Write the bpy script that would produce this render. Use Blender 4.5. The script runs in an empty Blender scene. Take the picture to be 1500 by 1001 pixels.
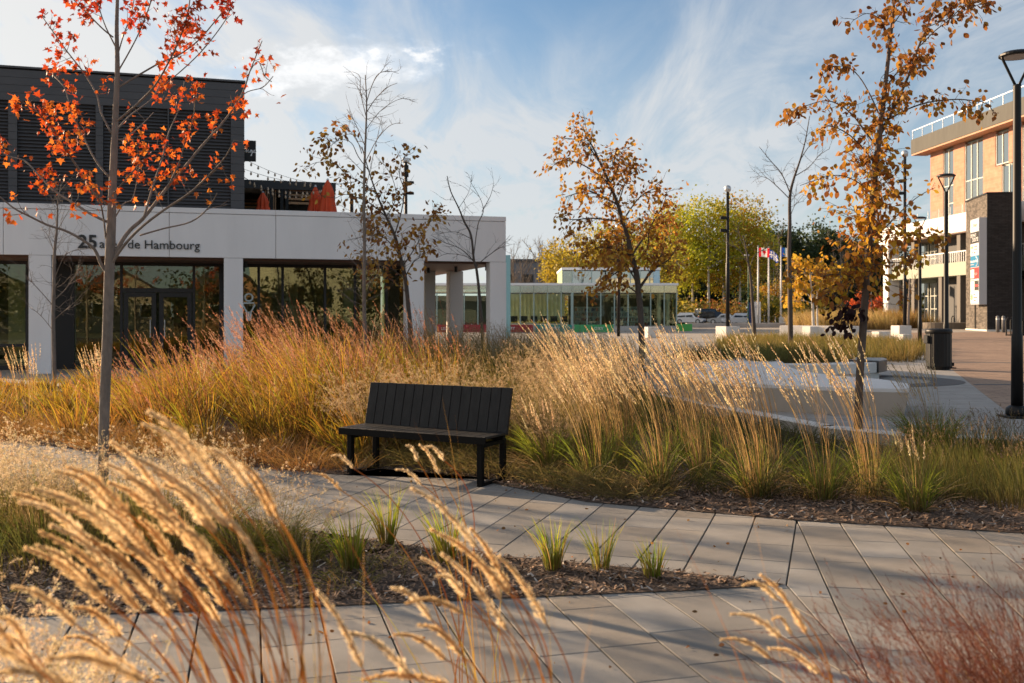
import bpy, bmesh, math, random
import numpy as np
from mathutils import Vector, Matrix
C = bpy.context
SC = C.scene
COL = SC.collection
R = math.radians

# ------------------------------------------------------------------ camera
F_PX, CX, HY, EYE = 1440.0, 750.0, 458.0, 1.55     # focal length in photo pixels, centre column, horizon row, eye height
cam_d = bpy.data.cameras.new('camera')
cam = bpy.data.objects.new('camera', cam_d); COL.objects.link(cam)
cam.location = (0, 0, EYE); cam.rotation_euler = (R(90), 0, 0)
cam_d.sensor_width = 36; cam_d.lens = F_PX / 1500 * 36
cam_d.shift_y = -(500.5 - HY) / 1500
cam_d.clip_start = 0.05; cam_d.clip_end = 4000
cam_d.dof.use_dof = True; cam_d.dof.focus_distance = 10.0; cam_d.dof.aperture_fstop = 3.6
SC.camera = cam

# ------------------------------------------------------------------ light
SUN_AZ = Vector((-0.80, 0.60, 0)).normalized()
SUN_EL = R(15)
sun_d = bpy.data.lights.new('sun', 'SUN'); sun_d.energy = 3.8; sun_d.angle = R(0.5); sun_d.color = (1.0, 0.72, 0.46)
sun = bpy.data.objects.new('sun', sun_d); COL.objects.link(sun)
sdir = Vector((SUN_AZ.x * math.cos(SUN_EL), SUN_AZ.y * math.cos(SUN_EL), math.sin(SUN_EL)))
sun.rotation_euler = sdir.to_track_quat('Z', 'Y').to_euler()
SC.view_settings.view_transform = 'Standard'; SC.view_settings.look = 'None'
SC.view_settings.gamma = 1; SC.view_settings.use_curve_mapping = False
SC.view_settings.exposure = 1.60
SC.cycles.transparent_max_bounces = 48

def make_world():
    w = bpy.data.worlds.new('World'); SC.world = w; w.use_nodes = True
    nt = w.node_tree; N = nt.nodes; L = nt.links; N.clear()
    def n(t, **k):
        x = N.new(t)
        for a, b in k.items(): setattr(x, a, b)
        return x
    def m(op, a, b=None, clamp=False):
        x = n('ShaderNodeMath', operation=op); x.use_clamp = clamp
        for i, v in enumerate((a, b)):
            if v is None: continue
            if isinstance(v, (int, float)): x.inputs[i].default_value = v
            else: L.new(v, x.inputs[i])
        return x.outputs[0]
    out = n('ShaderNodeOutputWorld'); bg = n('ShaderNodeBackground'); bg.inputs[1].default_value = SKY_STRENGTH
    sky = n('ShaderNodeTexSky', sky_type='NISHITA', sun_disc=False)
    sky.sun_elevation = SUN_EL; sky.sun_rotation = math.atan2(SUN_AZ.x, SUN_AZ.y)
    sky.air_density = 1.0; sky.dust_density = 0.5; sky.ozone_density = 2.0
    tc = n('ShaderNodeTexCoord'); sp = n('ShaderNodeSeparateXYZ'); L.new(tc.outputs['Generated'], sp.inputs[0])
    X, Y, Z = sp.outputs
    zz = m('ADD', m('MAXIMUM', Z, 0.0), 0.16)
    u = m('DIVIDE', X, zz); v = m('DIVIDE', Y, zz)
    cb = n('ShaderNodeCombineXYZ'); L.new(u, cb.inputs[0]); L.new(v, cb.inputs[1])
    def noise(scale, detail, rough, dist, rot, sx, sy, off=(0, 0, 0)):
        mp = n('ShaderNodeMapping'); L.new(cb.outputs[0], mp.inputs[0])
        mp.inputs['Rotation'].default_value = (0, 0, rot); mp.inputs['Scale'].default_value = (sx, sy, 1); mp.inputs['Location'].default_value = off
        t = n('ShaderNodeTexNoise'); L.new(mp.outputs[0], t.inputs['Vector'])
        t.inputs['Scale'].default_value = scale; t.inputs['Detail'].default_value = detail
        t.inputs['Roughness'].default_value = rough; t.inputs['Distortion'].default_value = dist
        return t.outputs['Fac']
    def ramp(x, a, b, smooth=True):
        r = n('ShaderNodeMapRange', interpolation_type='SMOOTHSTEP' if smooth else 'LINEAR'); L.new(x, r.inputs[0])
        r.inputs[1].default_value = a; r.inputs[2].default_value = b
        return r.outputs[0]
    big = ramp(noise(0.46, 4, 0.55, 0.7, R(25), 1, 0.7, (3.1, 1.7, 0)), 0.34, 0.55)
    streak = ramp(noise(0.85, 7, 0.55, 1.8, R(-50), 1.7, 0.65, (0.4, 6.2, 0)), 0.42, 0.68)
    fine = ramp(noise(2.2, 9, 0.62, 1.2, R(-52), 1.5, 0.6), 0.30, 0.72)
    cirrus = m('MULTIPLY', m('ADD', m('MULTIPLY', streak, 0.62), m('MULTIPLY', big, 0.70)), m('ADD', m('MULTIPLY', fine, 0.75), 0.38), True)
    # a thicker veil towards the sun side and low in the sky
    low = m('MULTIPLY', ramp(Z, 0.27, 0.08), ramp(X, 0.42, -0.05))
    mid = m('MULTIPLY', ramp(X, 0.36, 0.10), ramp(Z, 0.33, 0.17))
    leftv = ramp(X, -0.10, -0.34)
    veil = m('MULTIPLY', m('ADD', m('ADD', m('MULTIPLY', low, 0.70), m('MULTIPLY', mid, 0.55)), m('MULTIPLY', leftv, 0.46)), m('ADD', m('MULTIPLY', fine, 0.85), 0.45))
    fac = m('ADD', m('MULTIPLY', cirrus, 0.80), veil, True)
    # the small cumulus puff
    dx, dy, dz = (505 - CX) / F_PX, 1.0, (HY - 98) / F_PX
    l = math.sqrt(dx * dx + dy * dy + dz * dz)
    ox = m('MULTIPLY', m('SUBTRACT', X, dx / l), 8.0); oz = m('MULTIPLY', m('SUBTRACT', m('SUBTRACT', Z, dz / l), m('MULTIPLY', m('SUBTRACT', X, dx / l), 0.13)), 40.0)
    d2 = m('ADD', m('MULTIPLY', ox, ox), m('MULTIPLY', oz, oz))
    pn = n('ShaderNodeTexNoise'); pn.inputs['Scale'].default_value = 26; pn.inputs['Detail'].default_value = 6; pn.inputs['Roughness'].default_value = 0.62
    pm = n('ShaderNodeMapping'); L.new(tc.outputs['Generated'], pm.inputs[0]); pm.inputs['Scale'].default_value = (1, 1, 2.0); L.new(pm.outputs[0], pn.inputs['Vector'])
    puff = m('MULTIPLY', ramp(m('SUBTRACT', m('MULTIPLY', pn.outputs['Fac'], 2.2), m('MULTIPLY', d2, 0.42)), 0.62, 1.35), 0.9, True)
    fac = m('MAXIMUM', m('MULTIPLY', fac, 0.9), puff)
    mx = n('ShaderNodeMix', data_type='RGBA'); L.new(fac, mx.inputs[0])
    tn = n('ShaderNodeMix', data_type='RGBA', blend_type='MULTIPLY'); tn.inputs[0].default_value = 1; L.new(sky.outputs[0], tn.inputs[6]); tn.inputs[7].default_value = (0.72, 0.83, 0.90, 1); L.new(tn.outputs[2], mx.inputs[6])
    cc = n('ShaderNodeMix', data_type='RGBA'); L.new(ramp(X, 0.1, -0.6), cc.inputs[0])
    cc.inputs[6].default_value = CLOUD_R + (1,); cc.inputs[7].default_value = CLOUD_L + (1,)
    pw = n('ShaderNodeMix', data_type='RGBA'); L.new(puff, pw.inputs[0]); L.new(cc.outputs[2], pw.inputs[6]); pw.inputs[7].default_value = (7.6, 7.5, 7.4, 1)
    L.new(pw.outputs[2], mx.inputs[7])
    L.new(mx.outputs[2], bg.inputs[0]); L.new(bg.outputs[0], out.inputs[0])
SKY_STRENGTH = 0.05
CLOUD_R = (4.75, 4.9, 5.05); CLOUD_L = (6.0, 5.85, 5.6)
make_world()

# ------------------------------------------------------------------ helpers
rng = np.random.default_rng(7)
rnd = random.Random(11)
def G(x, y): return np.array([(x - CX) * EYE / (y - HY), F_PX * EYE / (y - HY), 0.0])     # a ground point seen at photo pixel x, y
def P(x, y, Y): return np.array([(x - CX) / F_PX * Y, Y, EYE + (HY - y) / F_PX * Y])        # the point seen at x, y at distance Y
ORIG = {}
class MB:
    def __init__(s): s.v = []; s.n = 0; s.lp = []; s.sz = []; s.c = []
    def add(s, v, f, col=None):
        v = np.asarray(v, dtype=np.float64).reshape(-1, 3)
        if isinstance(f, np.ndarray):
            s.lp.append((f + s.n).ravel()); s.sz.append(np.full(len(f), f.shape[1], dtype=np.int64))
        else:
            s.lp.append(np.concatenate([np.asarray(q, dtype=np.int64) for q in f]) + s.n); s.sz.append(np.array([len(q) for q in f]))
        if col is None: c = np.ones((len(v), 3)) * 0.5
        else:
            c = np.asarray(col, dtype=np.float64)
            if c.ndim == 1: c = np.tile(c, (len(v), 1))
        s.c.append(c); s.v.append(v); s.n += len(v)
        return s
    def box(s, x0, x1, y0, y1, z0, z1, fr=None, col=None):
        v = np.array([(x, y, z) for z in (z0, z1) for y in (y0, y1) for x in (x0, x1)], float)
        if fr is not None: v = fr(v)
        f = np.array([(0, 2, 3, 1), (4, 5, 7, 6), (0, 1, 5, 4), (1, 3, 7, 5), (3, 2, 6, 7), (2, 0, 4, 6)])
        return s.add(v, f, col)
    def bev(s, x0, x1, y0, y1, z0, z1, b=0.01, fr=None, col=None, seg=1):
        bm = bmesh.new(); bmesh.ops.create_cube(bm, size=1)
        bmesh.ops.scale(bm, vec=(x1 - x0, y1 - y0, z1 - z0), verts=bm.verts)
        bmesh.ops.bevel(bm, geom=bm.edges[:], offset=b, segments=seg, affect='EDGES', profile=0.5)
        v = np.array([q.co[:] for q in bm.verts]) + np.array([(x0 + x1) / 2, (y0 + y1) / 2, (z0 + z1) / 2])
        bm.verts.index_update(); f = [[q.index for q in p.verts] for p in bm.faces]; bm.free()
        if fr is not None: v = fr(v)
        return s.add(v, f, col)
    def tube(s, pts, rad, k=8, col=None, cap=True):
        pts = np.asarray(pts, float); n = len(pts); rad = np.broadcast_to(np.asarray(rad, float), (n,))
        t = np.gradient(pts, axis=0); t /= np.linalg.norm(t, axis=1)[:, None] + 1e-9
        ref = np.array([0, 0, 1.0]) if abs(t[0][2]) < 0.9 else np.array([1.0, 0, 0])
        a = np.cross(t, ref); a /= np.linalg.norm(a, axis=1)[:, None] + 1e-9; b = np.cross(t, a)
        th = np.arange(k) * 2 * math.pi / k
        v = pts[:, None] + rad[:, None, None] * (np.cos(th)[None, :, None] * a[:, None] + np.sin(th)[None, :, None] * b[:, None])
        i = np.arange(n - 1)[:, None] * k; j = np.arange(k)[None]; j2 = (j + 1) % k
        f = np.stack([i + j, i + j2, i + k + j2, i + k + j], -1).reshape(-1, 4)
        c = None
        if col is not None:
            c = np.asarray(col, float)
            if c.ndim == 2: c = np.repeat(c, k, axis=0)
        s.add(v.reshape(-1, 3), f, c)
        if cap:
            m_ = s.n - n * k
            s.lp.append(np.arange(k)[::-1] + m_); s.lp.append(np.arange(k) + m_ + (n - 1) * k); s.sz.append(np.array([k, k]))
        return s
    def prism(s, poly, z0, z1, col=None, fr=None):
        p = np.asarray(poly, float)[:, :2]; n = len(p)
        if np.sum(p[:, 0] * np.roll(p[:, 1], -1) - np.roll(p[:, 0], -1) * p[:, 1]) < 0: p = p[::-1]
        v = np.concatenate([np.c_[p, np.full(n, z0)], np.c_[p, np.full(n, z1)]])
        if fr is not None: v = fr(v)
        f = [list(range(n))[::-1], [n + i for i in range(n)]] + [[i, (i + 1) % n, n + (i + 1) % n, n + i] for i in range(n)]
        return s.add(v, f, col)
    def lathe(s, prof, cx, cy, k=24, col=None):
        prof = np.asarray(prof, float); th = np.arange(k) * 2 * math.pi / k
        v = np.stack([cx + prof[:, 0][:, None] * np.cos(th), cy + prof[:, 0][:, None] * np.sin(th), np.repeat(prof[:, 1][:, None], k, 1)], -1)
        i = np.arange(len(prof) - 1)[:, None] * k; j = np.arange(k)[None]; j2 = (j + 1) % k
        f = np.stack([i + j, i + j2, i + k + j2, i + k + j], -1).reshape(-1, 4)
        b = s.n
        s.add(v.reshape(-1, 3), f, col)
        s.lp.append(np.arange(k)[::-1] + b); s.lp.append(np.arange(k) + b + (len(prof) - 1) * k); s.sz.append(np.array([k, k]))
        return s
    def build(s, name, mat, parent=None, loc=None, smooth=False):
        me = bpy.data.meshes.new(name)
        o0 = np.zeros(3)
        if parent is not None: o0 = ORIG[parent.name]
        elif loc is not None: o0 = np.asarray(loc, float)
        v = np.concatenate(s.v) - o0 if s.v else np.zeros((0, 3))
        lp = np.concatenate(s.lp); sz = np.concatenate(s.sz)
        me.vertices.add(len(v)); me.vertices.foreach_set('co', v.ravel())
        me.loops.add(len(lp)); me.loops.foreach_set('vertex_index', lp.astype(np.int32))
        st = np.concatenate([[0], np.cumsum(sz)[:-1]]).astype(np.int32)
        me.polygons.add(len(sz)); me.polygons.foreach_set('loop_start', st)
        me.polygons.foreach_set('use_smooth', np.full(len(sz), bool(smooth)))
        at = me.attributes.new('Col', 'FLOAT_COLOR', 'POINT')
        c = np.concatenate(s.c); at.data.foreach_set('color', np.c_[c, np.ones(len(c))].ravel())
        me.update(calc_edges=True); me.validate()
        if mat is not None: me.materials.append(mat)
        o = bpy.data.objects.new(name, me); COL.objects.link(o)
        if parent is not None: o.parent = parent
        elif loc is not None: o.location = loc
        ORIG[o.name] = o0
        return o
def tag(o, label=None, cat=None, group=None, kind=None):
    for k, v in (('label', label), ('category', cat), ('group', group), ('kind', kind)):
        if v: o[k] = v
    return o
def thing(name, loc, label, cat, group=None):
    o = bpy.data.objects.new(name, None); COL.objects.link(o); o.location = loc; o.empty_display_size = 0.1
    ORIG[o.name] = np.asarray(loc, float)
    return tag(o, label, cat, group, 'thing' if label else None)
def dup(root, loc, rotz=0, scale=1, label=None, group=None):
    r = root.copy(); COL.objects.link(r); r.location = loc; r.rotation_euler = (0, 0, rotz); r.scale = (scale,) * 3
    if label: r['label'] = label
    if group: r['group'] = group
    ORIG[r.name] = np.asarray(loc, float)
    def cp(src, par):
        for ch in list(src.children):
            c = ch.copy(); COL.objects.link(c); c.parent = par; cp(ch, c)
    cp(root, r)
    return r
def frame(A, d):
    A = np.asarray(A, float); d = np.asarray(d, float)[:2]; d = d / np.linalg.norm(d); n = np.array([-d[1], d[0]])
    def f(v):
        v = np.asarray(v, float)
        return np.c_[A[0] + v[:, 0] * d[0] + v[:, 1] * n[0], A[1] + v[:, 0] * d[1] + v[:, 1] * n[1], v[:, 2]]
    f.d = d; f.n = n; f.A = A
    return f
def text_mb(s, size, fr, u, n, z, depth=0.01, align='LEFT', bold=0.0, shear=0.0, flip=False):
    """lettering as real extruded letters standing on the plane of frame fr"""
    cu = bpy.data.curves.new('lettering', 'FONT'); cu.body = s; cu.size = size; cu.extrude = depth / 2; cu.align_x = align; cu.offset = bold; cu.shear = shear; cu.resolution_u = 3
    ob = bpy.data.objects.new('lettering', cu); COL.objects.link(ob)
    dg = C.evaluated_depsgraph_get(); me = bpy.data.meshes.new_from_object(ob.evaluated_get(dg))
    v = np.array([q.co[:] for q in me.vertices]); f = [list(p.vertices) for p in me.polygons]
    bpy.data.objects.remove(ob); bpy.data.curves.remove(cu); bpy.data.meshes.remove(me)
    mb = MB()
    if len(v):
        w = np.c_[u + v[:, 0], n - v[:, 2] - depth / 2, z + v[:, 1]]
        mb.add(fr(w), f)
    return mb

# ------------------------------------------------------------------ materials
MATS = {}
def mat(name, col, rough=0.6, var=0.0, vscale=3.0, bump=0.0, bscale=40.0, metal=0.0, spec=0.5, emit=None, attr=False, obj_var=0.0, stretch=(1, 1, 1)):
    if name in MATS: return MATS[name]
    m = bpy.data.materials.new(name); m.use_nodes = True; nt = m.node_tree; N = nt.nodes; L = nt.links
    b = N['Principled BSDF']; b.inputs['Roughness'].default_value = rough; b.inputs['Metallic'].default_value = metal
    b.inputs['Specular IOR Level'].default_value = spec
    tc = N.new('ShaderNodeTexCoord'); mp = N.new('ShaderNodeMapping'); L.new(tc.outputs['Object'], mp.inputs[0]); mp.inputs['Scale'].default_value = stretch
    src = None
    if attr:
        a = N.new('ShaderNodeAttribute'); a.attribute_name = 'Col'; src = a.outputs['Color']
    if var > 0:
        nz = N.new('ShaderNodeTexNoise'); nz.inputs['Scale'].default_value = vscale; nz.inputs['Detail'].default_value = 6; nz.inputs['Roughness'].default_value = 0.6
        L.new(mp.outputs[0], nz.inputs['Vector'])
        mr = N.new('ShaderNodeMapRange'); L.new(nz.outputs['Fac'], mr.inputs[0]); mr.inputs[1].default_value = 0.25; mr.inputs[2].default_value = 0.75
        mr.inputs[3].default_value = 1 - var; mr.inputs[4].default_value = 1 + var
        mm = N.new('ShaderNodeMix'); mm.data_type = 'RGBA'; mm.blend_type = 'MULTIPLY'; mm.inputs[0].default_value = 1
        if src is None: mm.inputs[6].default_value = tuple(col) + (1,)
        else: L.new(src, mm.inputs[6])
        cmb = N.new('ShaderNodeCombineColor')
        for i in range(3): L.new(mr.outputs[0], cmb.inputs[i])
        L.new(cmb.outputs[0], mm.inputs[7]); src = mm.outputs[2]
    if src is None: b.inputs['Base Color'].default_value = tuple(col) + (1,)
    else: L.new(src, b.inputs['Base Color'])
    if bump > 0:
        nb = N.new('ShaderNodeTexNoise'); nb.inputs['Scale'].default_value = bscale; nb.inputs['Detail'].default_value = 5
        L.new(mp.outputs[0], nb.inputs['Vector'])
        bp = N.new('ShaderNodeBump'); bp.inputs['Strength'].default_value = bump; bp.inputs['Distance'].default_value = 0.02
        L.new(nb.outputs['Fac'], bp.inputs['Height']); L.new(bp.outputs[0], b.inputs['Normal'])
    if emit: b.inputs['Emission Color'].default_value = tuple(emit[:3]) + (1,); b.inputs['Emission Strength'].default_value = emit[3]
    MATS[name] = m
    return m
def foliage(name, trans=0.4, rough=0.55, gain=1.0):
    if name in MATS: return MATS[name]
    m = bpy.data.materials.new(name); m.use_nodes = True; nt = m.node_tree; N = nt.nodes; L = nt.links
    b = N['Principled BSDF']; b.inputs['Roughness'].default_value = rough; b.inputs['Specular IOR Level'].default_value = 0.25
    a = N.new('ShaderNodeAttribute'); a.attribute_name = 'Col'
    L.new(a.outputs['Color'], b.inputs['Base Color'])
    t = N.new('ShaderNodeBsdfTranslucent'); L.new(a.outputs['Color'], t.inputs[0])
    mx = N.new('ShaderNodeMixShader'); mx.inputs[0].default_value = trans
    L.new(b.outputs[0], mx.inputs[1]); L.new(t.outputs[0], mx.inputs[2])
    L.new(mx.outputs[0], N['Material Output'].inputs[0])
    MATS[name] = m
    return m
def glass(name, tint=(0.5, 0.6, 0.5), refl=0.25, rough=0.0, gcol=(0.9, 0.95, 0.9)):
    if name in MATS: return MATS[name]
    m = bpy.data.materials.new(name); m.use_nodes = True; nt = m.node_tree; N = nt.nodes; L = nt.links
    N.remove(N['Principled BSDF'])
    t = N.new('ShaderNodeBsdfTransparent'); t.inputs[0].default_value = tuple(tint) + (1,)
    g = N.new('ShaderNodeBsdfGlossy'); g.inputs[0].default_value = tuple(gcol) + (1,); g.inputs['Roughness'].default_value = rough
    tc = N.new('ShaderNodeTexCoord'); nz = N.new('ShaderNodeTexNoise'); nz.inputs['Scale'].default_value = 0.9; L.new(tc.outputs['Object'], nz.inputs['Vector'])
    bp = N.new('ShaderNodeBump'); bp.inputs['Strength'].default_value = 0.006; bp.inputs['Distance'].default_value = 0.3; L.new(nz.outputs['Fac'], bp.inputs['Height']); L.new(bp.outputs[0], g.inputs['Normal'])
    lw = N.new('ShaderNodeFresnel'); lw.inputs[0].default_value = 1.5
    ad = N.new('ShaderNodeMath'); ad.operation = 'ADD'; ad.use_clamp = True; L.new(lw.outputs[0], ad.inputs[0]); ad.inputs[1].default_value = refl
    mx = N.new('ShaderNodeMixShader'); L.new(ad.outputs[0], mx.inputs[0]); L.new(t.outputs[0], mx.inputs[1]); L.new(g.outputs[0], mx.inputs[2])
    L.new(mx.outputs[0], N['Material Output'].inputs[0])
    MATS[name] = m
    return m
def brick_mat(name, c1, c2, mortar, scale, bw, rh, fr_rot=(0, 0, 0), bump=0.3):
    if name in MATS: return MATS[name]
    m = bpy.data.materials.new(name); m.use_nodes = True; nt = m.node_tree; N = nt.nodes; L = nt.links
    b = N['Principled BSDF']; b.inputs['Roughness'].default_value = 0.9; b.inputs['Specular IOR Level'].default_value = 0.06
    tc = N.new('ShaderNodeTexCoord'); mp = N.new('ShaderNodeMapping'); L.new(tc.outputs['Object'], mp.inputs[0])
    if any(fr_rot):                                     # upright walls: courses run round the wall, rows climb it
        sp = N.new('ShaderNodeSeparateXYZ'); L.new(tc.outputs['Object'], sp.inputs[0]); sm = N.new('ShaderNodeMath'); L.new(sp.outputs[0], sm.inputs[0]); L.new(sp.outputs[1], sm.inputs[1])
        cv = N.new('ShaderNodeCombineXYZ'); L.new(sm.outputs[0], cv.inputs[0]); L.new(sp.outputs[2], cv.inputs[1]); L.new(cv.outputs[0], mp.inputs[0])
    br = N.new('ShaderNodeTexBrick'); L.new(mp.outputs[0], br.inputs['Vector'])
    br.inputs['Color1'].default_value = tuple(c1) + (1,); br.inputs['Color2'].default_value = tuple(c2) + (1,); br.inputs['Mortar'].default_value = tuple(mortar) + (1,)
    br.inputs['Scale'].default_value = scale; br.inputs['Brick Width'].default_value = bw; br.inputs['Row Height'].default_value = rh
    br.inputs['Mortar Size'].default_value = 0.012
    nz = N.new('ShaderNodeTexNoise'); nz.inputs['Scale'].default_value = 2.0; nz.inputs['Detail'].default_value = 8; L.new(tc.outputs['Object'], nz.inputs['Vector'])
    mr = N.new('ShaderNodeMapRange'); L.new(nz.outputs['Fac'], mr.inputs[0]); mr.inputs[3].default_value = 0.70; mr.inputs[4].default_value = 1.30
    mm = N.new('ShaderNodeVectorMath'); mm.operation = 'SCALE'; L.new(br.outputs['Color'], mm.inputs[0]); L.new(mr.outputs[0], mm.inputs['Scale'])
    L.new(mm.outputs[0], b.inputs['Base Color'])
    bp = N.new('ShaderNodeBump'); bp.inputs['Strength'].default_value = bump; bp.inputs['Distance'].default_value = 0.02; L.new(br.outputs['Fac'], bp.inputs['Height']); bp.invert = True
    L.new(bp.outputs[0], b.inputs['Normal'])
    MATS[name] = m
    return m
M_PANEL = mat('white_panel', (0.80, 0.765, 0.745), 0.6, 0.06, 0.9, spec=0.15, stretch=(1.6, 1.6, 0.35))
M_CHAR = mat('charcoal_cladding', (0.062, 0.060, 0.064), 0.5, 0.12, 1.5, stretch=(1, 1, 3))
M_BLACK = mat('black_metal', (0.006, 0.006, 0.0065), 0.45, 0.15, 6, spec=0.3)
M_DARK = mat('dark_frame', (0.014, 0.014, 0.015), 0.45)
M_SOFFIT = mat('brown_soffit', (0.16, 0.085, 0.06), 0.6, 0.12, 4, stretch=(1, 8, 1))
M_CONC = mat('pale_concrete', (0.62, 0.585, 0.54), 0.8, 0.10, 2.2, 0.12, 60)
M_CONC2 = mat('grey_concrete', (0.42, 0.40, 0.38), 0.85, 0.14, 1.5, 0.15, 50)
M_INT = mat('interior_wall', (0.30, 0.30, 0.24), 0.8, 0.15, 1.0)
M_CREAM = mat('cream_plaster', (0.62, 0.62, 0.48), 0.7, 0.05, 1.0)
M_FLOOR = mat('interior_floor', (0.12, 0.11, 0.09), 0.4, 0.2, 1.0)
M_STEEL = mat('galvanised_steel', (0.55, 0.56, 0.57), 0.4, 0.05, 2, metal=0.7)
M_WHITE = mat('white_paint', (0.8, 0.8, 0.79), 0.45)
M_LETTER = mat('dark_lettering', (0.02, 0.022, 0.022), 0.5)
M_BARK = mat('brown_bark', (0.115, 0.08, 0.06), 0.9, 0.4, 14, 0.6, 60, stretch=(1, 1, 0.35))
M_BARKG = mat('grey_bark', (0.21, 0.17, 0.14), 0.9, 0.35, 18, 0.5, 60, stretch=(1, 1, 0.4))
M_BARKD = mat('dark_bark', (0.085, 0.065, 0.052), 0.9, 0.35, 14, 0.5, 60)
M_BARKW = mat('pale_poplar_bark', (0.50, 0.47, 0.42), 0.9, 0.45, 1.2, stretch=(1, 1, 2.5))
M_LEAF = foliage('leaves', 0.45); M_GRASS = foliage('grass_blades', 0.55); M_PLUME = foliage('seed_plumes', 0.68, 0.7)
G_OFFICE = glass('office_glass', (0.74, 0.78, 0.66), 0.06, gcol=(0.66, 0.70, 0.60))
G_LIB = glass('green_glass', (0.90, 0.97, 0.92), 0.0, gcol=(0.50, 0.58, 0.54))
G_SPAN = glass('spandrel_glass', (0.5, 0.65, 0.55), 0.35, 0.15)
G_WIN = glass('window_glass', (0.25, 0.32, 0.32), 0.40)
G_RAIL = glass('railing_glass', (0.88, 0.95, 0.97), 0.0)
# ------------------------------------------------------------------ the setting
def sstep(x, a, b):
    t = np.clip((np.asarray(x, float) - a) / (b - a), 0, 1); return t * t * (3 - 2 * t)
def inpoly(pts, poly):
    p = np.asarray(poly, float)[:, :2]; x, y = pts[:, 0], pts[:, 1]; ins = np.zeros(len(pts), bool); j = len(p) - 1
    for i in range(len(p)):
        c = ((p[i, 1] > y) != (p[j, 1] > y)) & (x < (p[j, 0] - p[i, 0]) * (y - p[i, 1]) / (p[j, 1] - p[i, 1] + 1e-12) + p[i, 0]); ins ^= c; j = i
    return ins
PATH_FAR = [(-30, 24.5), (-16, 17.0), (-9, 13.4), (-5.3, 11.35), (-3.0, 10.05), (-1.6, 9.36), (-1.30, 9.72), (-0.10, 9.10), (-0.22, 8.95), (0.613, 8.03), (1.57, 7.585), (2.12, 7.31), (3.59, 6.89), (5.2, 6.45), (9.5, 5.3)]
PLAZA_EDGE = [(9.5, 11.2), (6.2, 11.9), (4.94, 12.3), (4.15, 13.3), (3.3, 16.2), (2.75, 18.5), (2.9, 22.5), (2.4, 26.0), (0.3, 25.2)]
BACK_EDGE = [(-3, 22.6), (-12, 20.0), (-30, 14.9)]
BED = PATH_FAR[2:] + PLAZA_EDGE + BACK_EDGE[:2] + [(-14, 17.5)]
TRI = [(1.56, 5.59), (0.96, 5.87), (-0.04, 6.24), (-0.72, 6.53), (-1.4, 6.95), (-3.2, 8.25), (-5.6, 9.7), (-9, 11.8), (-14, 14.6), (-14, 4.2), (-5, 4.72), (-2.6, 4.99), (-1.29, 5.13), (0.43, 5.39), (0.98, 5.47)]
NEAR = [(-8, 3.0), (-2.5, 3.55), (-1.0, 3.7), (0.3, 3.75), (1.2, 3.7), (2.2, 3.5), (6, 2.4), (6, -6), (-8, -6)]
def bedz(x, y):
    x = np.asarray(x, float); y = np.asarray(y, float)
    dl = (y - (8.05 - 0.36 * (x - 0.6)))          # distance beyond the path's far edge
    dip = -0.15 * sstep(x, 1.2, 3.4) * sstep(dl, 0.2, 3.2)
    far = 0.10 * sstep(y, 12, 18) * (1 - sstep(x, 0.5, 2.0)) * (1 - sstep(y, 18.5, 20))
    return 0.006 + dip + far
def ground_sheet(name, poly, z0, z1, m): return tag(MB().prism(poly, z0, z1).build(name, m), kind='structure')
M_SOIL = mat('far_ground', (0.11, 0.10, 0.055), 0.95, 0.35, 0.3)
ground_sheet('ground', [(-1500, -300), (1500, -300), (1500, 2500), (-1500, 2500)], -0.6, -0.34, M_SOIL)
M_PLAZA = brick_mat('plaza_paving', (0.40, 0.36, 0.315), (0.36, 0.325, 0.285), (0.20, 0.18, 0.16), 1.0, 1.2, 0.6, bump=0.1)
ground_sheet('plaza', PLAZA_EDGE + BACK_EDGE + [(-70, 14), (-70, 105), (75, 105), (75, 11)], -0.33, -0.004, M_PLAZA)
M_PBRICK = brick_mat('brick_paving', (0.38, 0.27, 0.20), (0.30, 0.215, 0.165), (0.17, 0.13, 0.10), 1.0, 0.42, 0.20, bump=0.15)
EDGE_A, EDGE_B = np.array([7.2, 13.9]), np.array([30.0, 75.0])
ground_sheet('brick_pavement', [(7.45, 14.6), (30, 75.2), (43.0, 80), (60, 80), (60, 12.6), (8.4, 12.6)], -0.02, 0.002, M_PBRICK)
M_BAND = mat('dark_paving_and_shadow', (0.085, 0.080, 0.078), 0.8, 0.2, 3)
for k, Yb in enumerate((30.3, 21.1, 52.0)):  # farthest band is a cast shadow laid in as colour; the others are pavers
    x0 = 7.45 + (Yb - 14.6) * 0.372
    ground_sheet('paving_and_shadow_band', [(x0, Yb - 0.14), (60, Yb - 0.14 - 0.01 * 60), (60, Yb + 0.16 - 0.01 * 60), (x0 + 0.1, Yb + 0.16)], -0.01, 0.006, M_BAND)
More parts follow.
